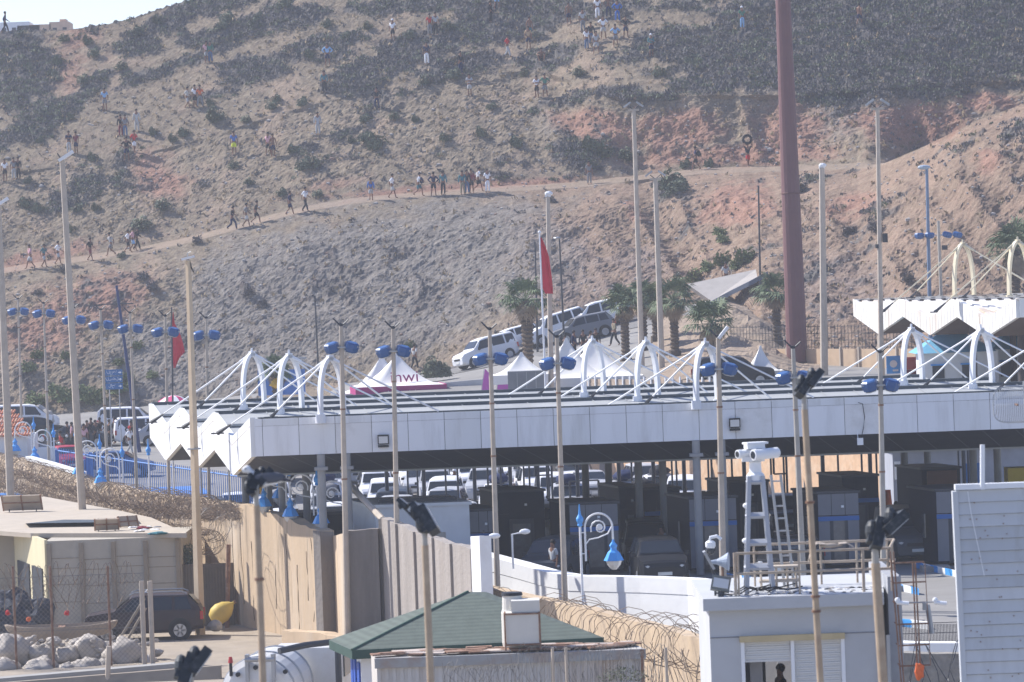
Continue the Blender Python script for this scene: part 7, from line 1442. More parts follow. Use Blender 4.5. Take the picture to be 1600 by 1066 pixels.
for px in (1411, 1470): q = MB(); c0_ = P(px, 941, 82.9); q.cyl(c0_ - Vector((.14, 0, 0)), c0_ + Vector((.12, -.05, -.03)), .045, n=10); q.ball(c0_ + Vector((-.12, 0, .05)), .06, 8); q.build('camera', M_whiteclean, t, org=O)
tag(MB().cyl(P(1449, 945, 88), P(1456, 990, 88), .06, n=8).box(P(1445, 948, 88), (.1, .1, .16)).build('short_pole', M_steel), 'short grey pole with a small box beyond the ladder cage', 'pole')
tag(MB().ball(P(1436, 1050, 83.6), .14, 10, sc=(.8, .5, 1.4), rough=.5).build('orange_rag', CM['orange']), 'bright orange rag tied to the bottom of the ladder cage', 'rag')
# ================================================================ WHITE SIDING WALL (right foreground)
M_side = mat('siding_board', (.55, .57, .59), .6, var=.05, stain=(.36, .36, .36), stain_amt=.45, stain_scale=1.4, streak=True)
YR = 72.0; t = thing('siding_wall', 'tall grey-white clapboard wall filling the lower right corner', 'building', P(1550, 900, YR)); O = t.location
xr = P(1700, 900, YR).x; q = MB(); py = 766; 
edge = curve([(766, 1493), (850, 1497), (1066, 1507), (1200, 1513)])
i = 0
while py < 1150:
    a_, b_ = P(edge(py), py, YR), P(edge(py + 19), py + 19.2, YR); x0_ = (a_.x + b_.x) / 2 + .03 * (i % 2); z1_, z0_ = a_.z, b_.z
    q.hexa([(x0_, YR - .05, z0_), (xr, YR - .05, z0_), (xr, YR + .1, z0_), (x0_, YR + .1, z0_)], [(x0_, YR - .01, z1_ - .012), (xr, YR - .01, z1_ - .012), (xr, YR + .1, z1_ - .012), (x0_, YR + .1, z1_ - .012)], random.choice((0, 0, 1, 2))); py += 19.2; i += 1
q.build('siding', [M_side, mat('siding_board_faded', (.60, .61, .62), .65, var=.05, stain=(.4, .4, .4), stain_amt=.4, stain_scale=1.1, streak=True), mat('siding_board_grimy', (.49, .51, .53), .65, var=.07, stain=(.33, .32, .3), stain_amt=.5, stain_scale=1.6, streak=True)], t, org=O); q = MB(); rr = random.Random(31)
for _ in range(46): q.cyl(P(rr.uniform(1515, 1595), rr.uniform(780, 1060), YR - .075), P(rr.uniform(1515, 1595), 900, YR - .075) * 0 + P(1550, 900, YR - .075) * 0 + Vector((q.v[-1] if False else (0, 0, 0))), .0) if False else None
for _k in range(30):
    c_ = P(rr.uniform(1515, 1595), rr.uniform(780, 1060), YR - .06); q.cyl(c_, c_ + Vector((0, .03, 0)), .012, n=6)
q.build('nail_heads', M_rust, t, org=O)['kind'] = 'stuff'
q = MB(); a_ = P(1492, 764, YR); q.box(((a_.x + xr) / 2, YR + .02, a_.z + .03), (xr - a_.x, .22, .1)); q.build('top_trim', M_whiteclean, t, org=O)
q = MB(); a_, b_ = P(1494, 768, YR - .06), P(1512, 1150, YR - .06); q.hexa([b_ - Vector((.07, 0, 0)), b_ + Vector((.03, 0, 0)), b_ + Vector((.03, .2, 0)), b_ + Vector((-.07, .2, 0))], [a_ - Vector((.07, 0, 0)), a_ + Vector((.03, 0, 0)), a_ + Vector((.03, .2, 0)), a_ + Vector((-.07, .2, 0))]); q.build('corner_trim', M_side, t, org=O)
MB().tube([P(1512, 768, YR - .1), P(1517, 800, YR - .1), P(1538, 900, YR - .1)], .008, 4).build('cable', M_whiteclean, t, org=O)
MB().cyl(P(1535, 765, YR - .1), P(1535, 695, YR - .1), .045, n=8).build('white_stub_pole', M_whiteclean, t, org=O)
# grid antenna
t = thing('grid_antenna', 'curved wire grid antenna at the right picture edge', 'antenna', P(1592, 632, 68)); O = t.location; q = MB(); c0_ = P(1592, 632, 68); s_ = 88.2
for i in range(24):
    f = -1 + 2 * i / 23; x_ = c0_.x + f * .42; hh = .31 * math.sqrt(max(.0, 1 - abs(f) ** 5)) + .0; pts = [Vector((x_, 68 + .18 * (f * f + k * k) - .1, c0_.z + k * hh)) for k in (-1, -.5, 0, .5, 1)]; q.tube(pts, .008, 3)
q.build('grid', M_steel, t, org=O)
q = MB(); rim = []
for i in range(33):
    a_ = 2 * math.pi * i / 32; cx_, sz_ = math.cos(a_), math.sin(a_); cx_ = abs(cx_) ** .5 * (1 if cx_ > 0 else -1); sz_ = abs(sz_) ** .5 * (1 if sz_ > 0 else -1); rim.append(Vector((c0_.x + .44 * cx_, 68 + .1, c0_.z + .32 * sz_)))
q.tube(rim, .012, 5); q.build('rim', M_steel, t, org=O); MB().cyl(c0_ + Vector((-.05, .1, 0)), c0_ + Vector((-.05, -.25, 0)), .02, n=6).build('feed', M_rust, t, org=O); MB().cyl(c0_ + Vector((.15, .2, .4)), Vector((c0_.x + .15, 68.2, -2.4)), .04, n=8).build('mast', M_steel, t, org=O)
# ================================================================ POLES WITH BLUE LAMPS
def bluepole(pxt, pyt_, pxb, Y, pyl, r_, label, mpole=None, sp=15.5):
    zb_ = G(pxb, Y); top = P(pxt, pyt_, Y); t = thing('lamp_pole', label, 'lamp pole', zb_, 0, 'slim poles with blue lamps'); tv = top - zb_
    MB().cyl((0, 0, 0), tv, r_, r_ * .6, 10).build('pole', mpole or M_beigepole, t)
    for f_ in (random.uniform(.5, .62), random.uniform(.74, .84)): c_ = tv * f_; MB().cyl(c_ - Vector((0, 0, .03)), c_ + Vector((0, 0, .03)), r_ * lerp(1, .6, f_) + .012, n=10).build('strap', M_rust, t)
    f = (P(pxt, pyl, Y).z - zb_.z) / tv.z; c0_ = tv * f; s_ = 6000 / Y; w_ = .52
    q = MB(); q.box(c0_ + Vector((0, -.1, 0)), (w_ * 2.35, .05, .055)); q.box(c0_ + Vector((0, .1, 0)), (w_ * 2.35, .05, .055)); q.build('crossbar', M_pil if False else M_steel, t)
    for sx in (-1, 1):
        q = MB(); cc = c0_ + Vector((sx * w_ * .68, 0, 0)); q.lathe(cc, [(.12, -.19), (.24, -.16), (.28, .0), (.27, .14), (.20, .18)], 6, axis=(sx * .25, -.2, 1)); l_ = q.build('lamp', M_blue, t); MB().lathe(cc - Vector((sx * .045, 0, .2)), [(.2, 0), (.2, .02)], 6, axis=(sx * .25, -.2, 1)).build('diffuser', M_lampglass, l_)
    q = MB(); q.tube([tv, tv + Vector((-.28, 0, .3))], .03, 5); q.tube([tv, tv + Vector((.26, 0, .22))], .03, 5); q.cyl(tv, tv + Vector((0, 0, .1)), .06, n=6); q.build('top_bracket', M_dark, t); return t
BPL = [(28, 468, 36, 222, 487, .085, 'first from the left edge, behind the tiled roof'), (68, 475, 78, 210, 490, .085, 'second from the left edge'), (115, 482, 125, 200, 500, .085, 'behind the leaning beige lamp post'), (157, 485, 171, 192, 508, .09, 'beside the blue direction sign'), (203, 490, 216, 187, 514, .09, 'by the slim navy mast'), (258, 495, 266, 172, 519, .085, 'crossing the left red flag'), (322, 498, 328, 170, 524, .085, 'right of the thick beige lamp post'),
       (533, 510, 544, 139, 543, .13, 'standing at the diagonal beam'), (614, 514, 624, 137.6, 549, .125, 'in front of the peaked tent'), (765, 516, 781, 134.8, 561, .12, 'in front of the climbing road'), (870, 528, 886, 131.5, 568, .12, 'crossing the right flag pole base'), (1122, 528, 1131, 128, 577, .13, 'carrying the dome camera'), (1239, 545, 1257, 128, 590, .12, 'in front of the brown mast base'), (1375, 552, 1382, 126, 602, .12, 'rightmost one in front of the canopy')]
for (a, b, c, Y, yl, r_, lab) in BPL: bluepole(a, b, c, Y, yl, r_, 'slim lamp pole with two blue lamps, ' + lab, mpole=M_greypole if a > 1200 else None)
b_ = G(1455, 212); t = thing('lamp_pole', 'blue-grey pole with curved top lamp and a row of blue lamps, upper right', 'lamp pole', b_); tp_ = P(1448, 262, 212) - b_
MB().cyl((0, 0, 0), tp_, .13, .08, 10).build('pole', mat('blue_grey_pole', (.16, .22, .32), .6), t); q = MB(); q.ball(tp_ + Vector((-.15, 0, .02)), .3, 10, sc=(1.2, .8, .45)); q.build('top_lamp', mat('pale_blue_lamp', (.35, .42, .5), .4), t)
c0_ = P(1452, 368, 212) - b_; MB().box(c0_ + Vector((-.1, 0, 0)), (1.7, .05, .05)).build('crossbar', M_steel, t)
for dx in (-.55, .02): MB().lathe(c0_ + Vector((dx, 0, 0)), [(.15, -.18), (.25, -.1), (.28, .08), (.2, .16)], 6).build('lamp', M_blue, t)
b_ = G(1475, 210); t = thing('lamp_pole', 'grey pole with two blue lamps close to its top, right of the blue-grey pole', 'lamp pole', b_); tp_ = P(1466, 345, 210) - b_; MB().cyl((0, 0, 0), tp_, .1, .08, 8).build('pole', M_greypole, t)
for px in (1480, 1496): MB().lathe(P(px, 367, 210) - b_, [(.15, -.16), (.28, -.1), (.3, .08), (.2, .16)], 6, axis=(.3, 0, 1)).build('lamp', M_blue, t)
MB().cyl(P(1468, 368, 210) - b_, P(1500, 366, 210) - b_, .025, n=5).build('crossbar', M_steel, t); MB().box(P(1476, 387, 210) - b_, (.3, .2, .25)).build('floodlight', M_dark, t)
# diagonal beam
tag(MB().cyl(P(541, 752, 146.5), P(598, 812, 141), .12, n=8).build('diagonal_beam', M_beigepole), 'diagonal beige beam leaning from a lamp pole to the precast wall', 'beam')
# ================================================================ TALL POLES
def tallpole(name, pxt, pyt_, pxb, Y, r0, r1, label, m, n=8, zbase=None, cat='lamp post', group=None):
    b_ = G(pxb, Y) if zbase is None else Vector((PZ(pxb, Y, zbase).x, Y, zbase)); t = thing(name, label, cat, b_, 0, group); tv = P(pxt, pyt_, Y) - b_; MB().cyl((0, 0, 0), tv, r0, r1, n).build('pole', m, t); return t, tv
TP = 'tall beige lamp posts'
def head(t, tv, w_=.5, kind=0):
    if kind == 0:                                          # angled lamp
        q = MB(); q.box(tv + Vector((.18, -.05, .1)), (.75, .3, .14), tilt=Matrix.Rotation(R(-32), 3, 'Y')); q.build('lamp_head', M_white, t); MB().tube([tv + Vector((-.05, 0, 0)), tv + Vector((-.2, 0, .25))], .03, 5).build('bracket', M_dark, t)
    elif kind == 1:                                        # pair of floods on a short bar
        MB().box(tv, (w_ * 1.3, .08, .12)).build('crossbar', M_beigepole, t)
        for s_ in (-1, 1): MB().box(tv + Vector((s_ * w_ * .75, -.05, .32)), (.5, .2, .1), tilt=Matrix.Rotation(R(35 * s_), 3, 'Y')).build('floodlight', M_steel, t); MB().cyl(tv, tv + Vector((s_ * w_ * .6, 0, .25)), .025, n=5).build('bracket', M_dark, t)
    elif kind == 2:
        q = MB(); q.ball(tv + Vector((.05, 0, .12)), .16, 8, sc=(1.4, 1, .8)); q.box(tv, (.3, .2, .12)); q.build('lamp_head', M_white, t)
t, tv = tallpole('lamp_post', 97, 248, 136, 171, .20, .12, 'tall leaning beige lamp post crossing the path at the left', M_beigepole, zbase=-2, group=TP); head(t, tv)
t, tv = tallpole('lamp_post', -3, 320, 22, 186, .22, .14, 'tall beige lamp post at the left picture edge', M_beigepole, zbase=-2, group=TP); head(t, tv)
t, tv = tallpole('lamp_post', 294, 408, 313, 149, .20, .11, 'thick square beige lamp post beside the yellow buoy', mat('beige_square_post', (.56, .44, .30), .7, var=.1, stain=(.46, .36, .26), stain_amt=.5), n=4, zbase=-2.05, group=TP)
q = MB(); q.box(tv + Vector((0, -.05, .12)), (.5, .35, .08), tilt=Matrix.Rotation(R(-12), 3, 'Y')); q.build('lamp_head', M_white, t); MB().tube([tv + Vector((0, 0, .1)), tv + Vector((-.02, 0, .3)), tv + Vector((.12, 0, .36))], .02, 5).build('bracket', M_steel, t); q = MB(); q.tube([tv + Vector((.05, 0, 0)), tv + Vector((.1, 0, -.25)), tv + Vector((.2, 0, -.45))], .05, 5, taper=.02); q.build('hanging_cloth', CM['dark'], t)
MB().box(tv * .5 + Vector((0, 0, 0)), (.5, .5, .05)).build('collar', M_steel, t)
for (a, b, c, Y, r0, kind, lab) in ((990, 172, 1003, 226, .17, 1, 'beige floodlight pole rising from the palm cluster, tallest one left'), (1024, 280, 1034, 222, .19, 1, 'beige floodlight pole rising from the palm cluster, shorter one right'), (856, 306, 864, 205, .16, 2, 'beige pole just right of the middle red flag'), (1284, 262, 1288, 212, .22, 2, 'thick beige pole right of the brown mast'), (1371, 170, 1378, 190, .14, 1, 'tall beige floodlight pole in front of the right mound')):
    t, tv = tallpole('lamp_post', a, b, c, Y, r0, r0 * .7, lab, M_beigepole, group=TP); head(t, tv, .5, kind)
    if a == 1371: MB().box(P(1377, 372, Y) - t.location + Vector((.18, 0, 0)), (.25, .3, .45)).build('speaker_box', M_dark, t); MB().box(P(1371, 385, Y) - t.location, (.2, .2, .2)).build('junction_box', M_dark, t)
t, tv = tallpole('brown_mast', 1221, -60, 1246, 224, .62, .42, 'huge brown steel mast rising out of the picture on the right', mat('brown_mast_paint', (.17, .085, .085), .6, var=.06), n=16, cat='mast')
MB().lathe(tv * .42, [(.53, 0), (.56, .02), (.56, .08), (.53, .1)], 16).build('joint_ring', mat('mast_ring', (.15, .07, .06), .6), t)
for (a, b, c, Y, lab) in ((492, 462, 501, 255, 'thin dark bare pole in the middle left against the grey scree'), (874, 372, 882, 250, 'thin dark street lamp behind the right flag pole'), (836, 378, 840, 256, 'thin dark pole just left of the middle flag'), (1185, 290, 1189, 252, 'thin dark pole standing above the pale slab')):
    t, tv = tallpole('thin_pole', a, b, c, Y, .08, .05, lab, M_dark, cat='pole')
    if a == 874: MB().ball(tv + Vector((-.15, 0, 0)), .26, 10, sc=(1, 1, .35)).build('lamp_shade', M_steel, t)
    elif a == 492: MB().tube([tv + Vector((0, 0, -.3)), tv + Vector((-.12, 0, .1))], .02, 4).build('bracket', M_dark, t)
t, tv = tallpole('navy_mast', 182, 446, 218, 240, .13, .08, 'slim navy blue mast with crossarms leaning over the left queue', mat('navy_mast_paint', (.03, .05, .14), .5), cat='mast'); c0_ = P(191, 475, 240) - t.location; q = MB(); q.tube([c0_ + Vector((-1.3, 0, .02)), c0_, c0_ + Vector((.7, 0, .0))], .04, 5); q.build('crossarm', M_dark, t); MB().box(c0_ + Vector((-1.5, 0, -.02)), (.5, .2, .1)).build('lamp', M_dark, t)
t, tv = tallpole('navy_mast', 2, 480, 20, 250, .12, .09, 'slim navy blue mast at the left picture edge', MATS['navy_mast_paint'], cat='mast')
# near pole with dome camera at 1125
t = thing('dome_camera', 'white dome camera with black globe on a bracket of the lamp pole', 'security camera', P(1112, 855, 127)); O = t.location
q = MB(); q.tube([P(1127, 843, 127), P(1120, 838, 127), P(1110, 840, 127), P(1109, 846, 127)], .06, 8); q.build('bracket', M_whiteclean, t, org=O); q = MB(); q.lathe(P(1110, 851, 127), [(.13, -.13), (.17, -.06), (.17, .07), (.1, .13)], 14); q.build('housing', M_whiteclean, t, org=O); MB().ball(P(1110, 860, 127), .16, 12).build('globe', M_glassd, t, org=O)
p = P(1130, 520, 127.9); q = MB(); q.box((0, 0, 0), (.5, .3, .1), tilt=Matrix.Rotation(R(-50), 3, 'Y')); o = q.build('pole_lantern', M_white); o.location = p; tag(o, 'white tilted lantern head at the top of the pole with the dome camera', 'lantern')
# flags
M_flag = mat('red_flag_cloth', (.62, .025, .05), .8, var=.1)
def flag(pxt, pyt_, pxb, Y, pts, lab, mp):
    b_ = G(pxb, Y); t = thing('flag', lab, 'flag', b_, 0, 'red flags'); tv = P(pxt, pyt_, Y) - b_; MB().cyl((0, 0, 0), tv, .07, .04, 8).build('flag_pole', mp, t)
    if pxt > 500: MB().ball(tv, .09, 8).build('finial', mp, t)
    q = MB(); L = [P(a, y, Y) - b_ for a, c, y in pts]; Rr_ = [P(c, y, Y) - b_ for a, c, y in pts]; vs = []; N_ = 8
    for a_, c_ in zip(L, Rr_):
        for j in range(N_ + 1): f = j / N_; p = a_.lerp(c_, f); vs.append(p + Vector((0, .12 * math.sin(f * 9 + p.z * 1.2) * f, 0)))
    m_ = N_ + 1; fs = [(i * m_ + j, i * m_ + j + 1, (i + 1) * m_ + j + 1, (i + 1) * m_ + j) for i in range(len(L) - 1) for j in range(N_)]; q.add(vs, fs); q.add([Vector(v) + Vector((0, .012, 0)) for v in vs], [f[::-1] for f in fs]); q.build('cloth', M_flag, t, smooth=True)
    return t
flag(843, 363, 859, 203, [(844, 846, 371), (845, 852, 384), (846, 858, 402), (847, 861, 425), (848, 864, 450), (852, 864, 459)], 'red flag hanging on a white pole in the middle', M_white)
flag(268, 480, 271, 240, [(270, 271, 488), (269, 273, 505), (269, 281, 520), (269, 286, 535), (269, 289, 550), (270, 280, 560), (271, 274, 575)], 'red flag hanging at the left beside the thick lamp post', M_dark)
# ================================================================ SCROLL LAMPS
def scroll_lamp(px, pyt_, Y, ang, label, pyb=None, zb=None, plain=False):
    top = P(px, pyt_, Y); z0 = (zg(top.x, Y) if zb is None else zb); t = thing('scroll_lamp', label, 'street lamp', (top.x, Y, z0), ang, 'white scroll street lamps with blue shades'); H = top.z - z0
    MB().cyl((0, 0, 0), (0, 0, H - .75), .05, .04, 10).build('post', M_white, t)
    MB().lathe((0, 0, H - .75), [(.05, 0), (.09, .05), (.07, .1), (.12, .2), (.12, .28), (.05, .4), (.03, .55), (.015, .75)], 12).build('finial', M_skyblue, t)
    if plain: return t
    q = MB(); c_ = Vector((.62, 0, H - .78)); arc = [c_ + Vector((math.cos(a_) * .46, 0, math.sin(a_) * .46)) for a_ in [math.pi - i * math.pi * 1.02 / 14 for i in range(15)]]
    q.tube([Vector((.16, 0, H - 1.9)), Vector((.16, 0, H - .78))] + arc + [Vector((1.09, 0, H - 1.2))], .035, 7)
    sp = [c_ + Vector((.02, 0, -.02)) + Vector((math.cos(a_), 0, math.sin(a_))) * r_ for a_, r_ in [(2.6 + i * .52, .07 + .0165 * i) for i in range(15)]]; q.tube(sp, .022, 6, taper=.03)
    q.tube([Vector((.16, 0, H - 1.35)), Vector((.3, 0, H - 1.18)), Vector((.6, 0, H - 1.13)), Vector((.92, 0, H - 1.0)), Vector((1.07, 0, H - .75))], .024, 6); q.ball(c_ + Vector((.03, 0, 0)), .11, 8, sc=(1, .4, 1))
    for z_ in (H - .95, H - 1.65): q.cyl((0, 0, z_), (.16, 0, z_), .02, n=6)
    q.build('scroll_arm', M_white, t)
    q = MB(); q.lathe((1.09, 0, H - 1.9), [(.34, 0), (.2, .27), (.12, .34), (.10, .4), (.14, .5), (.05, .62), (.03, .72)], 6); q.build('lamp_shade', M_skyblue, t); MB().lathe((1.09, 0, H - 2.2), [(.08, 0), (.22, .15), (.27, .29)], 8).build('globe', M_lampglass, t); return t
scroll_lamp(905, 788, 127.5, R(-8), 'white scroll lamp with blue shade standing in front of the booths', zb=-1)
for px, pyt_, Y, ang, lab in ((52, 650, 212, 172, 'leftmost of the left row, by the tiled gatehouse'), (83, 662, 206, 170, 'second of the left row, by the black saloon'), (155, 678, 186, 172, 'third of the left row, in front of the blue fence'), (190, 690, 180, 170, 'fourth of the left row, in front of the blue fence'), (118, 664, 197, 100, 'turned away, partly behind the leaning lamp post'), (231, 686, 174, 95, 'turned away, first below the zigzag canopy end'), (269, 689, 168, 93, 'turned away, second below the zigzag canopy end'), (312, 694, 163, 92, 'turned away, right beside the thick lamp post'), (356, 699, 158, 92, 'turned away, in front of the third zigzag tip'), (411, 706, 152, 60, 'behind the perched gull'), (451, 714, 149, 165, 'right of the gull with scroll to the left'), (494, 728, 146.5, 168, 'among the left columns, above the wall'), (543, 738, 144.5, 170, 'rightmost above the concrete wall, next to the diagonal beam')):
    scroll_lamp(px, pyt_, Y, R(ang), ('white post with a blue spire top, ' if 'turned' in lab else 'white scroll lamp ') + lab.replace('turned away, ', ''), zb=0, plain='turned' in lab)
# small white lamp arms on the white wall
for px, py, lab in ((800, 835, 'small white angled wall light on a bent white pole'), (752, 842, 'small white light fixed on the white end pier')):
    Y = 133.5 if px > 780 else 128.5; p = P(px, py, Y); t = thing('wall_light', lab, 'light', p); q = MB(); q.tube(([(0, 0, -1.2)] if px > 780 else []) + [(0, 0, 0), (.35, 0, .05)], .04, 7); q.build('arm', M_white, t); q = MB(); q.ball((.45, 0, .08), .14, 10, sc=(1.4, .8, .7)); q.build('lamp', M_whiteclean, t)
# ================================================================ BLUE FENCE, GATEHOUSE, BLUE ROOF
M_bf = mat('blue_fence_paint', (.06, .19, .48), .5, var=.08)
a_, b_ = PZ(88, 208, 1.1), PZ(395, 180, .6); t = thing('blue_fence', 'blue steel bar fence between the gatehouse and the canopy', 'fence', (a_ + b_) / 2); O = t.location; d = b_ - a_; n_ = int(d.length / .3); q = MB()
for i in range(n_ + 1): p = a_ + d * i / n_; q.cyl(p + Vector((0, 0, -1.2)), p + Vector((0, 0, 2.0)), .02, n=4)
q.build('bars', M_bf, t, org=O); q = MB()
for h_ in (0.25, 1.85): q.cyl(a_ + Vector((0, 0, h_)), b_ + Vector((0, 0, h_)), .04, n=4)
q.build('rail', M_bf, t, org=O)
for px, Y in ((92, 207.6), (140, 203), (145, 202.6), (390, 180.4)): p = PZ(px, Y, 0); MB().box(p + Vector((0, 0, 1.3)), (.22, .22, 3.4)).build('post', M_bf, t, org=O)
q = MB(); a_, b_ = PG(180, 757, .8), PG(300, 755, .8); c_, e_ = PG(330, 776, .8), PG(232, 778, .8); q.hexa([e_, c_, b_, a_], [v + Vector((0, 0, .15)) for v in (e_, c_, b_, a_)]); t = tag(q.build('blue_roof', mat('light_blue_sheet', (.10, .25, .62), .6, var=.08)), 'flat light blue roof just behind the left border wall', 'roof')
q = MB(); q.hexa([v - Vector((0, 0, 2.5)) for v in (e_, c_, b_, a_)], [v - Vector((0, 0, .01)) for v in (e_, c_, b_, a_)]); tag(q.build('kiosk_wall', M_white), 'white walls under the flat light blue roof', 'kiosk')
t = thing('gatehouse', 'white gatehouse with an orange tiled roof at the left edge', 'building', PZ(20, 214, 0)); O = t.location
xg0, xg1 = PZ(-60, 214, 0).x, PZ(46, 214, 0).x; ze = P(20, 682, 214).z; zk = P(20, 640, 220).z
q = MB(); q.hexa([(xg0, 214, -.5), (xg1, 214, -.5), (xg1, 219, -.5), (xg0, 219, -.5)], [(xg0, 214, ze), (xg1, 214, ze), (xg1, 219, ze), (xg0, 219, ze)]); q.build('wall', M_white, t, org=O)
q = MB(); q.box((xg1 - .8, 214.0, ze - .6), (.02, .02, .02)); 
q = MB(); n_ = 26
for i in range(n_):
    x_ = lerp(xg0 - .2, xg1 + .3, i / n_); w_ = (xg1 - xg0 + .5) / n_
    for j in range(6):
        f0, f1 = j / 6, (j + 1) / 6; y0_, y1_ = lerp(213.6, 219, f0), lerp(213.6, 219, f1); z0_, z1_ = lerp(ze, zk, f0), lerp(ze, zk, f1); lim = lerp(xg1 + .3, xg1 - 1.5, f0)
        if x_ < lim: q.cyl((x_ + w_ / 2, y0_, z0_ + .05), (x_ + w_ / 2, y1_, z1_ - .01), w_ * .42, w_ * .36, 7, k=0 if (i * 7 + j * 3) % 5 else 1)
q.build('tiled_roof', [mat('terracotta_tile', (.50, .19, .10), .8, var=.2), mat('pale_terracotta', (.55, .32, .2), .8)], t, org=O); q = MB(); q.box((xg1 + 1.0, 214.2, 1.2), (.9, .4, 3.4)); q.build('gate_pillar', M_white, t, org=O)
q = MB(); a_ = PZ(-20, 200, 0); q.box((PZ(20, 200, 0).x, 205, .75), (3, 2, .2)); tag(q.build('blue_slab', M_bf), 'blue slab edge behind the creeper at the left picture edge', 'slab')
# white coping on the left wall
q = MB(); 
for (p0, p1) in ((40, 80), (80, 125)):
    a_, b_ = P(p0, pyt(p0) - 3, Yw(p0) + .3), P(p1, pyt(p1) - 3, Yw(p1) + .3); n2 = Vector((.3, .3, 0)); q.hexa([a_, b_, b_ + n2, a_ + n2], [v + Vector((0, 0, .2)) for v in (a_, b_, b_ + n2, a_ + n2)])
tag(q.build('white_coping', M_white), 'white painted coping strip on the left border wall', 'coping')
# ================================================================ FOREGROUND FLOODLIGHT POLES AND BIRDS
M_ochre = mat('ochre_pole', (.46, .35, .24), .75, var=.12, scale=4, stain=(.36, .24, .16), stain_amt=.5, stain_scale=3); M_fl = mat('black_flood_housing', (.03, .035, .04), .55, var=.3, stain=(.3, .3, .28), stain_amt=.25, stain_scale=12)
def floodpole(pxt, pyt_, pxb, Y, r_, label, ang, style=0, collars=()):
    b_ = P(pxb, 1066, Y); top = P(pxt, pyt_, Y); d = (top - b_); k = (-2.3 - top.z) / d.z; base = top + d * k; t = thing('floodlight_pole', label, 'floodlight pole', base, 0, 'ochre floodlight poles in the foreground'); tv = top - base
    MB().cyl((0, 0, 0), tv, r_, r_ * .85, 12).build('pole', M_ochre, t); MB().cyl(tv, tv * 1.0 + Vector((0, 0, .25)) * (1 if style != 1 else 1), r_ * .7, r_ * .65, 10).build('pole_top', M_greypole, t)
    for py in collars: c_ = P(pxt + (pxb - pxt) * (py - pyt_) / (1066 - pyt_), py, Y) - base; MB().cyl(c_ - Vector((0, 0, .02)), c_ + Vector((0, 0, .02)), r_ * 1.25, n=12).build('collar', M_rust, t)
    tv = tv + Vector((0, 0, .25))
    for i, (dx, dz, ry, s_) in enumerate(ang):
        Mx = Matrix.Rotation(R(ry), 3, 'Y') @ Matrix.Rotation(R(-20), 3, 'X'); c_ = tv + Vector((dx, 0, dz)); q = MB(); q.box(c_, (.16 * s_, .34 * s_, .46 * s_), tilt=Mx); q.box(c_ + Mx @ Vector((-.1 * s_, 0, -.02)), (.1 * s_, .22 * s_, .28 * s_), tilt=Mx)
        q.ball(c_ + Mx @ Vector((-.1 * s_, 0, .02)), .15 * s_, 10, sc=(.7, 1, 1.2))
        fl = q.build('floodlight', M_fl, t); MB().box(c_ + Mx @ Vector((.085 * s_, 0, 0)), (.02, .28 * s_, .38 * s_), tilt=Mx).build('lens', M_lampglass, fl); MB().tube([tv, c_ + Mx @ Vector((-.1 * s_, 0, -.1 * s_))], .02, 5).build('bracket', M_dark, t)
    return t, top
ft, ftop = floodpole(401, 790, 411, 52, .055, 'ochre floodlight pole with a gull perched on top', [(.0, .08, 18, .62), (.12, .12, 40, .6), (-.06, .0, -10, .5)], collars=(905,))
floodpole(664, 852, 673, 60, .065, 'ochre floodlight pole in front of the green roof', [(.06, .14, -28, 1.0), (-.09, .3, -38, .62), (-.32, .42, -50, .42)], collars=())
floodpole(1257, 640, 1282, 62, .06, 'tallest ochre floodlight pole rising in front of the canopy', [(.02, .12, 35, .8), (.18, .24, 40, .72)], collars=(785, 932, 955))
floodpole(1368, 880, 1380, 60, .085, 'ochre floodlight pole in front of the guard building railing', [(.06, .2, 15, 1.05), (.3, .36, 52, 1.0)], collars=())
t, _ = floodpole(300, 1085, 302, 55, .05, 'dark blurred floodlight at the bottom edge left of the tanker', [(-.05, .1, 20, 1.0), (.12, .22, 38, .9)], collars=())
M_gw = mat('gull_white', (.78, .78, .77), .8, var=.04); M_gg = mat('gull_grey', (.10, .105, .125), .8, var=.08); M_beak = mat('gull_beak', (.6, .35, .05), .5)
gp = P(408, 745, 52); q = MB(); tl = Vector((1, 0, -.12))
vs_ = []; st_ = [(-.20, .07, .012, 0), (-.185, .075, .03, 0), (-.155, .085, .042, 0), (-.12, .078, .045, 0), (-.10, .045, .045, 0), (-.075, .01, .06, 0), (-.03, -.025, .075, 0), (.04, -.03, .08, 1), (.12, -.03, .06, 1), (.2, -.035, .035, 1), (.27, -.05, .015, 1)]
N_ = 10
for x_, z_, r_, _k in st_:
    for j in range(N_): a_ = 2 * math.pi * j / N_; vs_.append((x_, r_ * .85 * math.cos(a_), z_ + r_ * math.sin(a_)))
q.add(vs_, [(i * N_ + j, i * N_ + (j + 1) % N_, (i + 1) * N_ + (j + 1) % N_, (i + 1) * N_ + j) for i in range(len(st_) - 1) for j in range(N_)] + [tuple(range(N_)), tuple(range((len(st_) - 1) * N_, len(st_) * N_))[::-1]])
gull = q.build('gull', M_gw, smooth=True); gull.location = gp; gull.scale = (1.3,) * 3; tag(gull, 'white gull with grey wings perched on the floodlight pole', 'gull')
MB().ball((-.205, 0, .072), .014, 6, sc=(2.6, .7, .7)).build('beak', M_beak, gull)
for s_ in (-1, 1): q = MB(); q.ball((.08, s_ * .058, -.012), .1, 10, sc=(1.75, .28, .58)); q.add([(.2, s_ * .06, .0), (.36, s_ * .02, -.07), (.2, s_ * .06, -.05)], [(0, 1, 2), (2, 1, 0)]); q.build('wing', M_gg, gull, smooth=True); MB().cyl((-.01, s_ * .025, -.09), (-.01, s_ * .025, -.18), .007, n=5).build('leg', M_beak, gull); MB().ball((-.16, s_ * .035, .09), .008, 6).build('eye', M_black, gull)
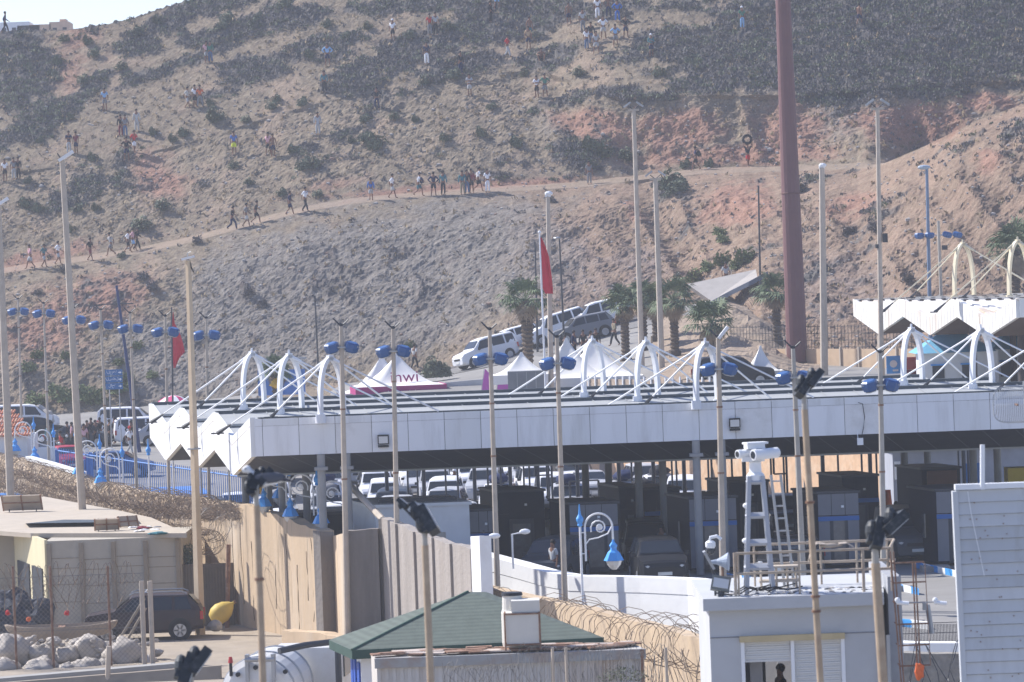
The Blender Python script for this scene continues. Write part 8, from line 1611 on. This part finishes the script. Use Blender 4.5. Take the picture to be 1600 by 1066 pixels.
fp_ = P(1287, 853, 64); q = MB(); vs_ = []; st_ = [(-.02, .01), (.03, .03), (.1, .045), (.2, .05), (.3, .03), (.4, .012)]
for x_, r_ in st_:
    for j in range(8): a_ = 2 * math.pi * j / 8; vs_.append((x_ * .9 - .05, r_ * math.cos(a_), r_ * math.sin(a_) * .8))
q.add(vs_, [(i * 8 + j, i * 8 + (j + 1) % 8, (i + 1) * 8 + (j + 1) % 8, (i + 1) * 8 + j) for i in range(5) for j in range(8)] + [tuple(range(8)), tuple(range(40, 48))[::-1]])
fg = q.build('gull', mat('gull_brown', (.42, .36, .30), .8, var=.15), smooth=True); fg.location = fp_; tag(fg, 'brownish gull flying behind the tallest ochre pole', 'gull')
for sgn, pts in ((-1, [(.03, 0, .02), (-.12, 0, .04), (-.22, 0, -.08), (-.27, 0, -.28)]), (1, [(.25, 0, .02), (.38, 0, .03), (.5, 0, -.05), (.66, 0, -.28)])):
    q = MB(); wds = [.10, .11, .08, .01]; up_ = [Vector(p) for p in pts]; vs_ = []
    for p, w_ in zip(up_, wds): vs_ += [p + Vector((0, -w_, .012)), p + Vector((0, w_, .02)), p + Vector((0, w_, .01)), p + Vector((0, -w_, 0))]
    q.add(vs_, [(i * 4 + j, i * 4 + (j + 1) % 4, (i + 1) * 4 + (j + 1) % 4, (i + 1) * 4 + j) for i in range(3) for j in range(4)]); q.build('wing', MATS['gull_brown'], fg)
# distant buildings on the skyline
for i, (px, w_, h_, c_) in enumerate(((18, 4.5, 1.95, 0), (48, 2.5, 1.6, 0), (66, 2.4, 1.7, 1), (96, 2.2, 2.0, 1))):
    p = P(px, 50, 430); t = thing('distant_building', ['wide white distant building at the far left of the skyline', 'low white distant building on the skyline', 'pale orange distant building beside the low white one', 'pale orange distant building with a stepped top, rightmost on the skyline'][i], 'building', p - Vector((0, 0, 3)))
    MB().box((0, 0, 1 + h_ / 2), (w_, 4, h_ + 2)).build('wall', M_white if c_ == 0 else mat('pale_orange_wall', (.6, .42, .3), .8), t)
    for k in range(int(w_ / 1.1)): MB().box((-w_ / 2 + .6 + k * 1.1, -2.02, 2 + h_ * .55), (.45, .05, .5)).build('window', M_dark, t)
    if i == 3: MB().box((.3, 0, 2 + h_ + .1), (.7, 2, .5)).build('stair_tower', MATS['pale_orange_wall'], t)
# ================================================================ HAZE
mb = MB(); mb.box((0, 170, 20), (420, 480, 60))
mb.v = [(x, y, (-9.0 if z < 0 else 46.0)) for x, y, z in mb.v]
hz = bpy.data.materials.new('haze_air'); hz.use_nodes = True; n = hz.node_tree
for q in list(n.nodes):
    if q.type == 'BSDF_PRINCIPLED': n.nodes.remove(q)
pv = n.nodes.new('ShaderNodeVolumePrincipled'); pv.inputs['Color'].default_value = (.86, .91, 1, 1); pv.inputs['Density'].default_value = HAZE; pv.inputs['Anisotropy'].default_value = .2
n.links.new(pv.outputs[0], [q for q in n.nodes if q.type == 'OUTPUT_MATERIAL'][0].inputs['Volume'])
tag(mb.build('haze', hz), 'pale blue summer haze over the whole scene', 'haze', kind='stuff')
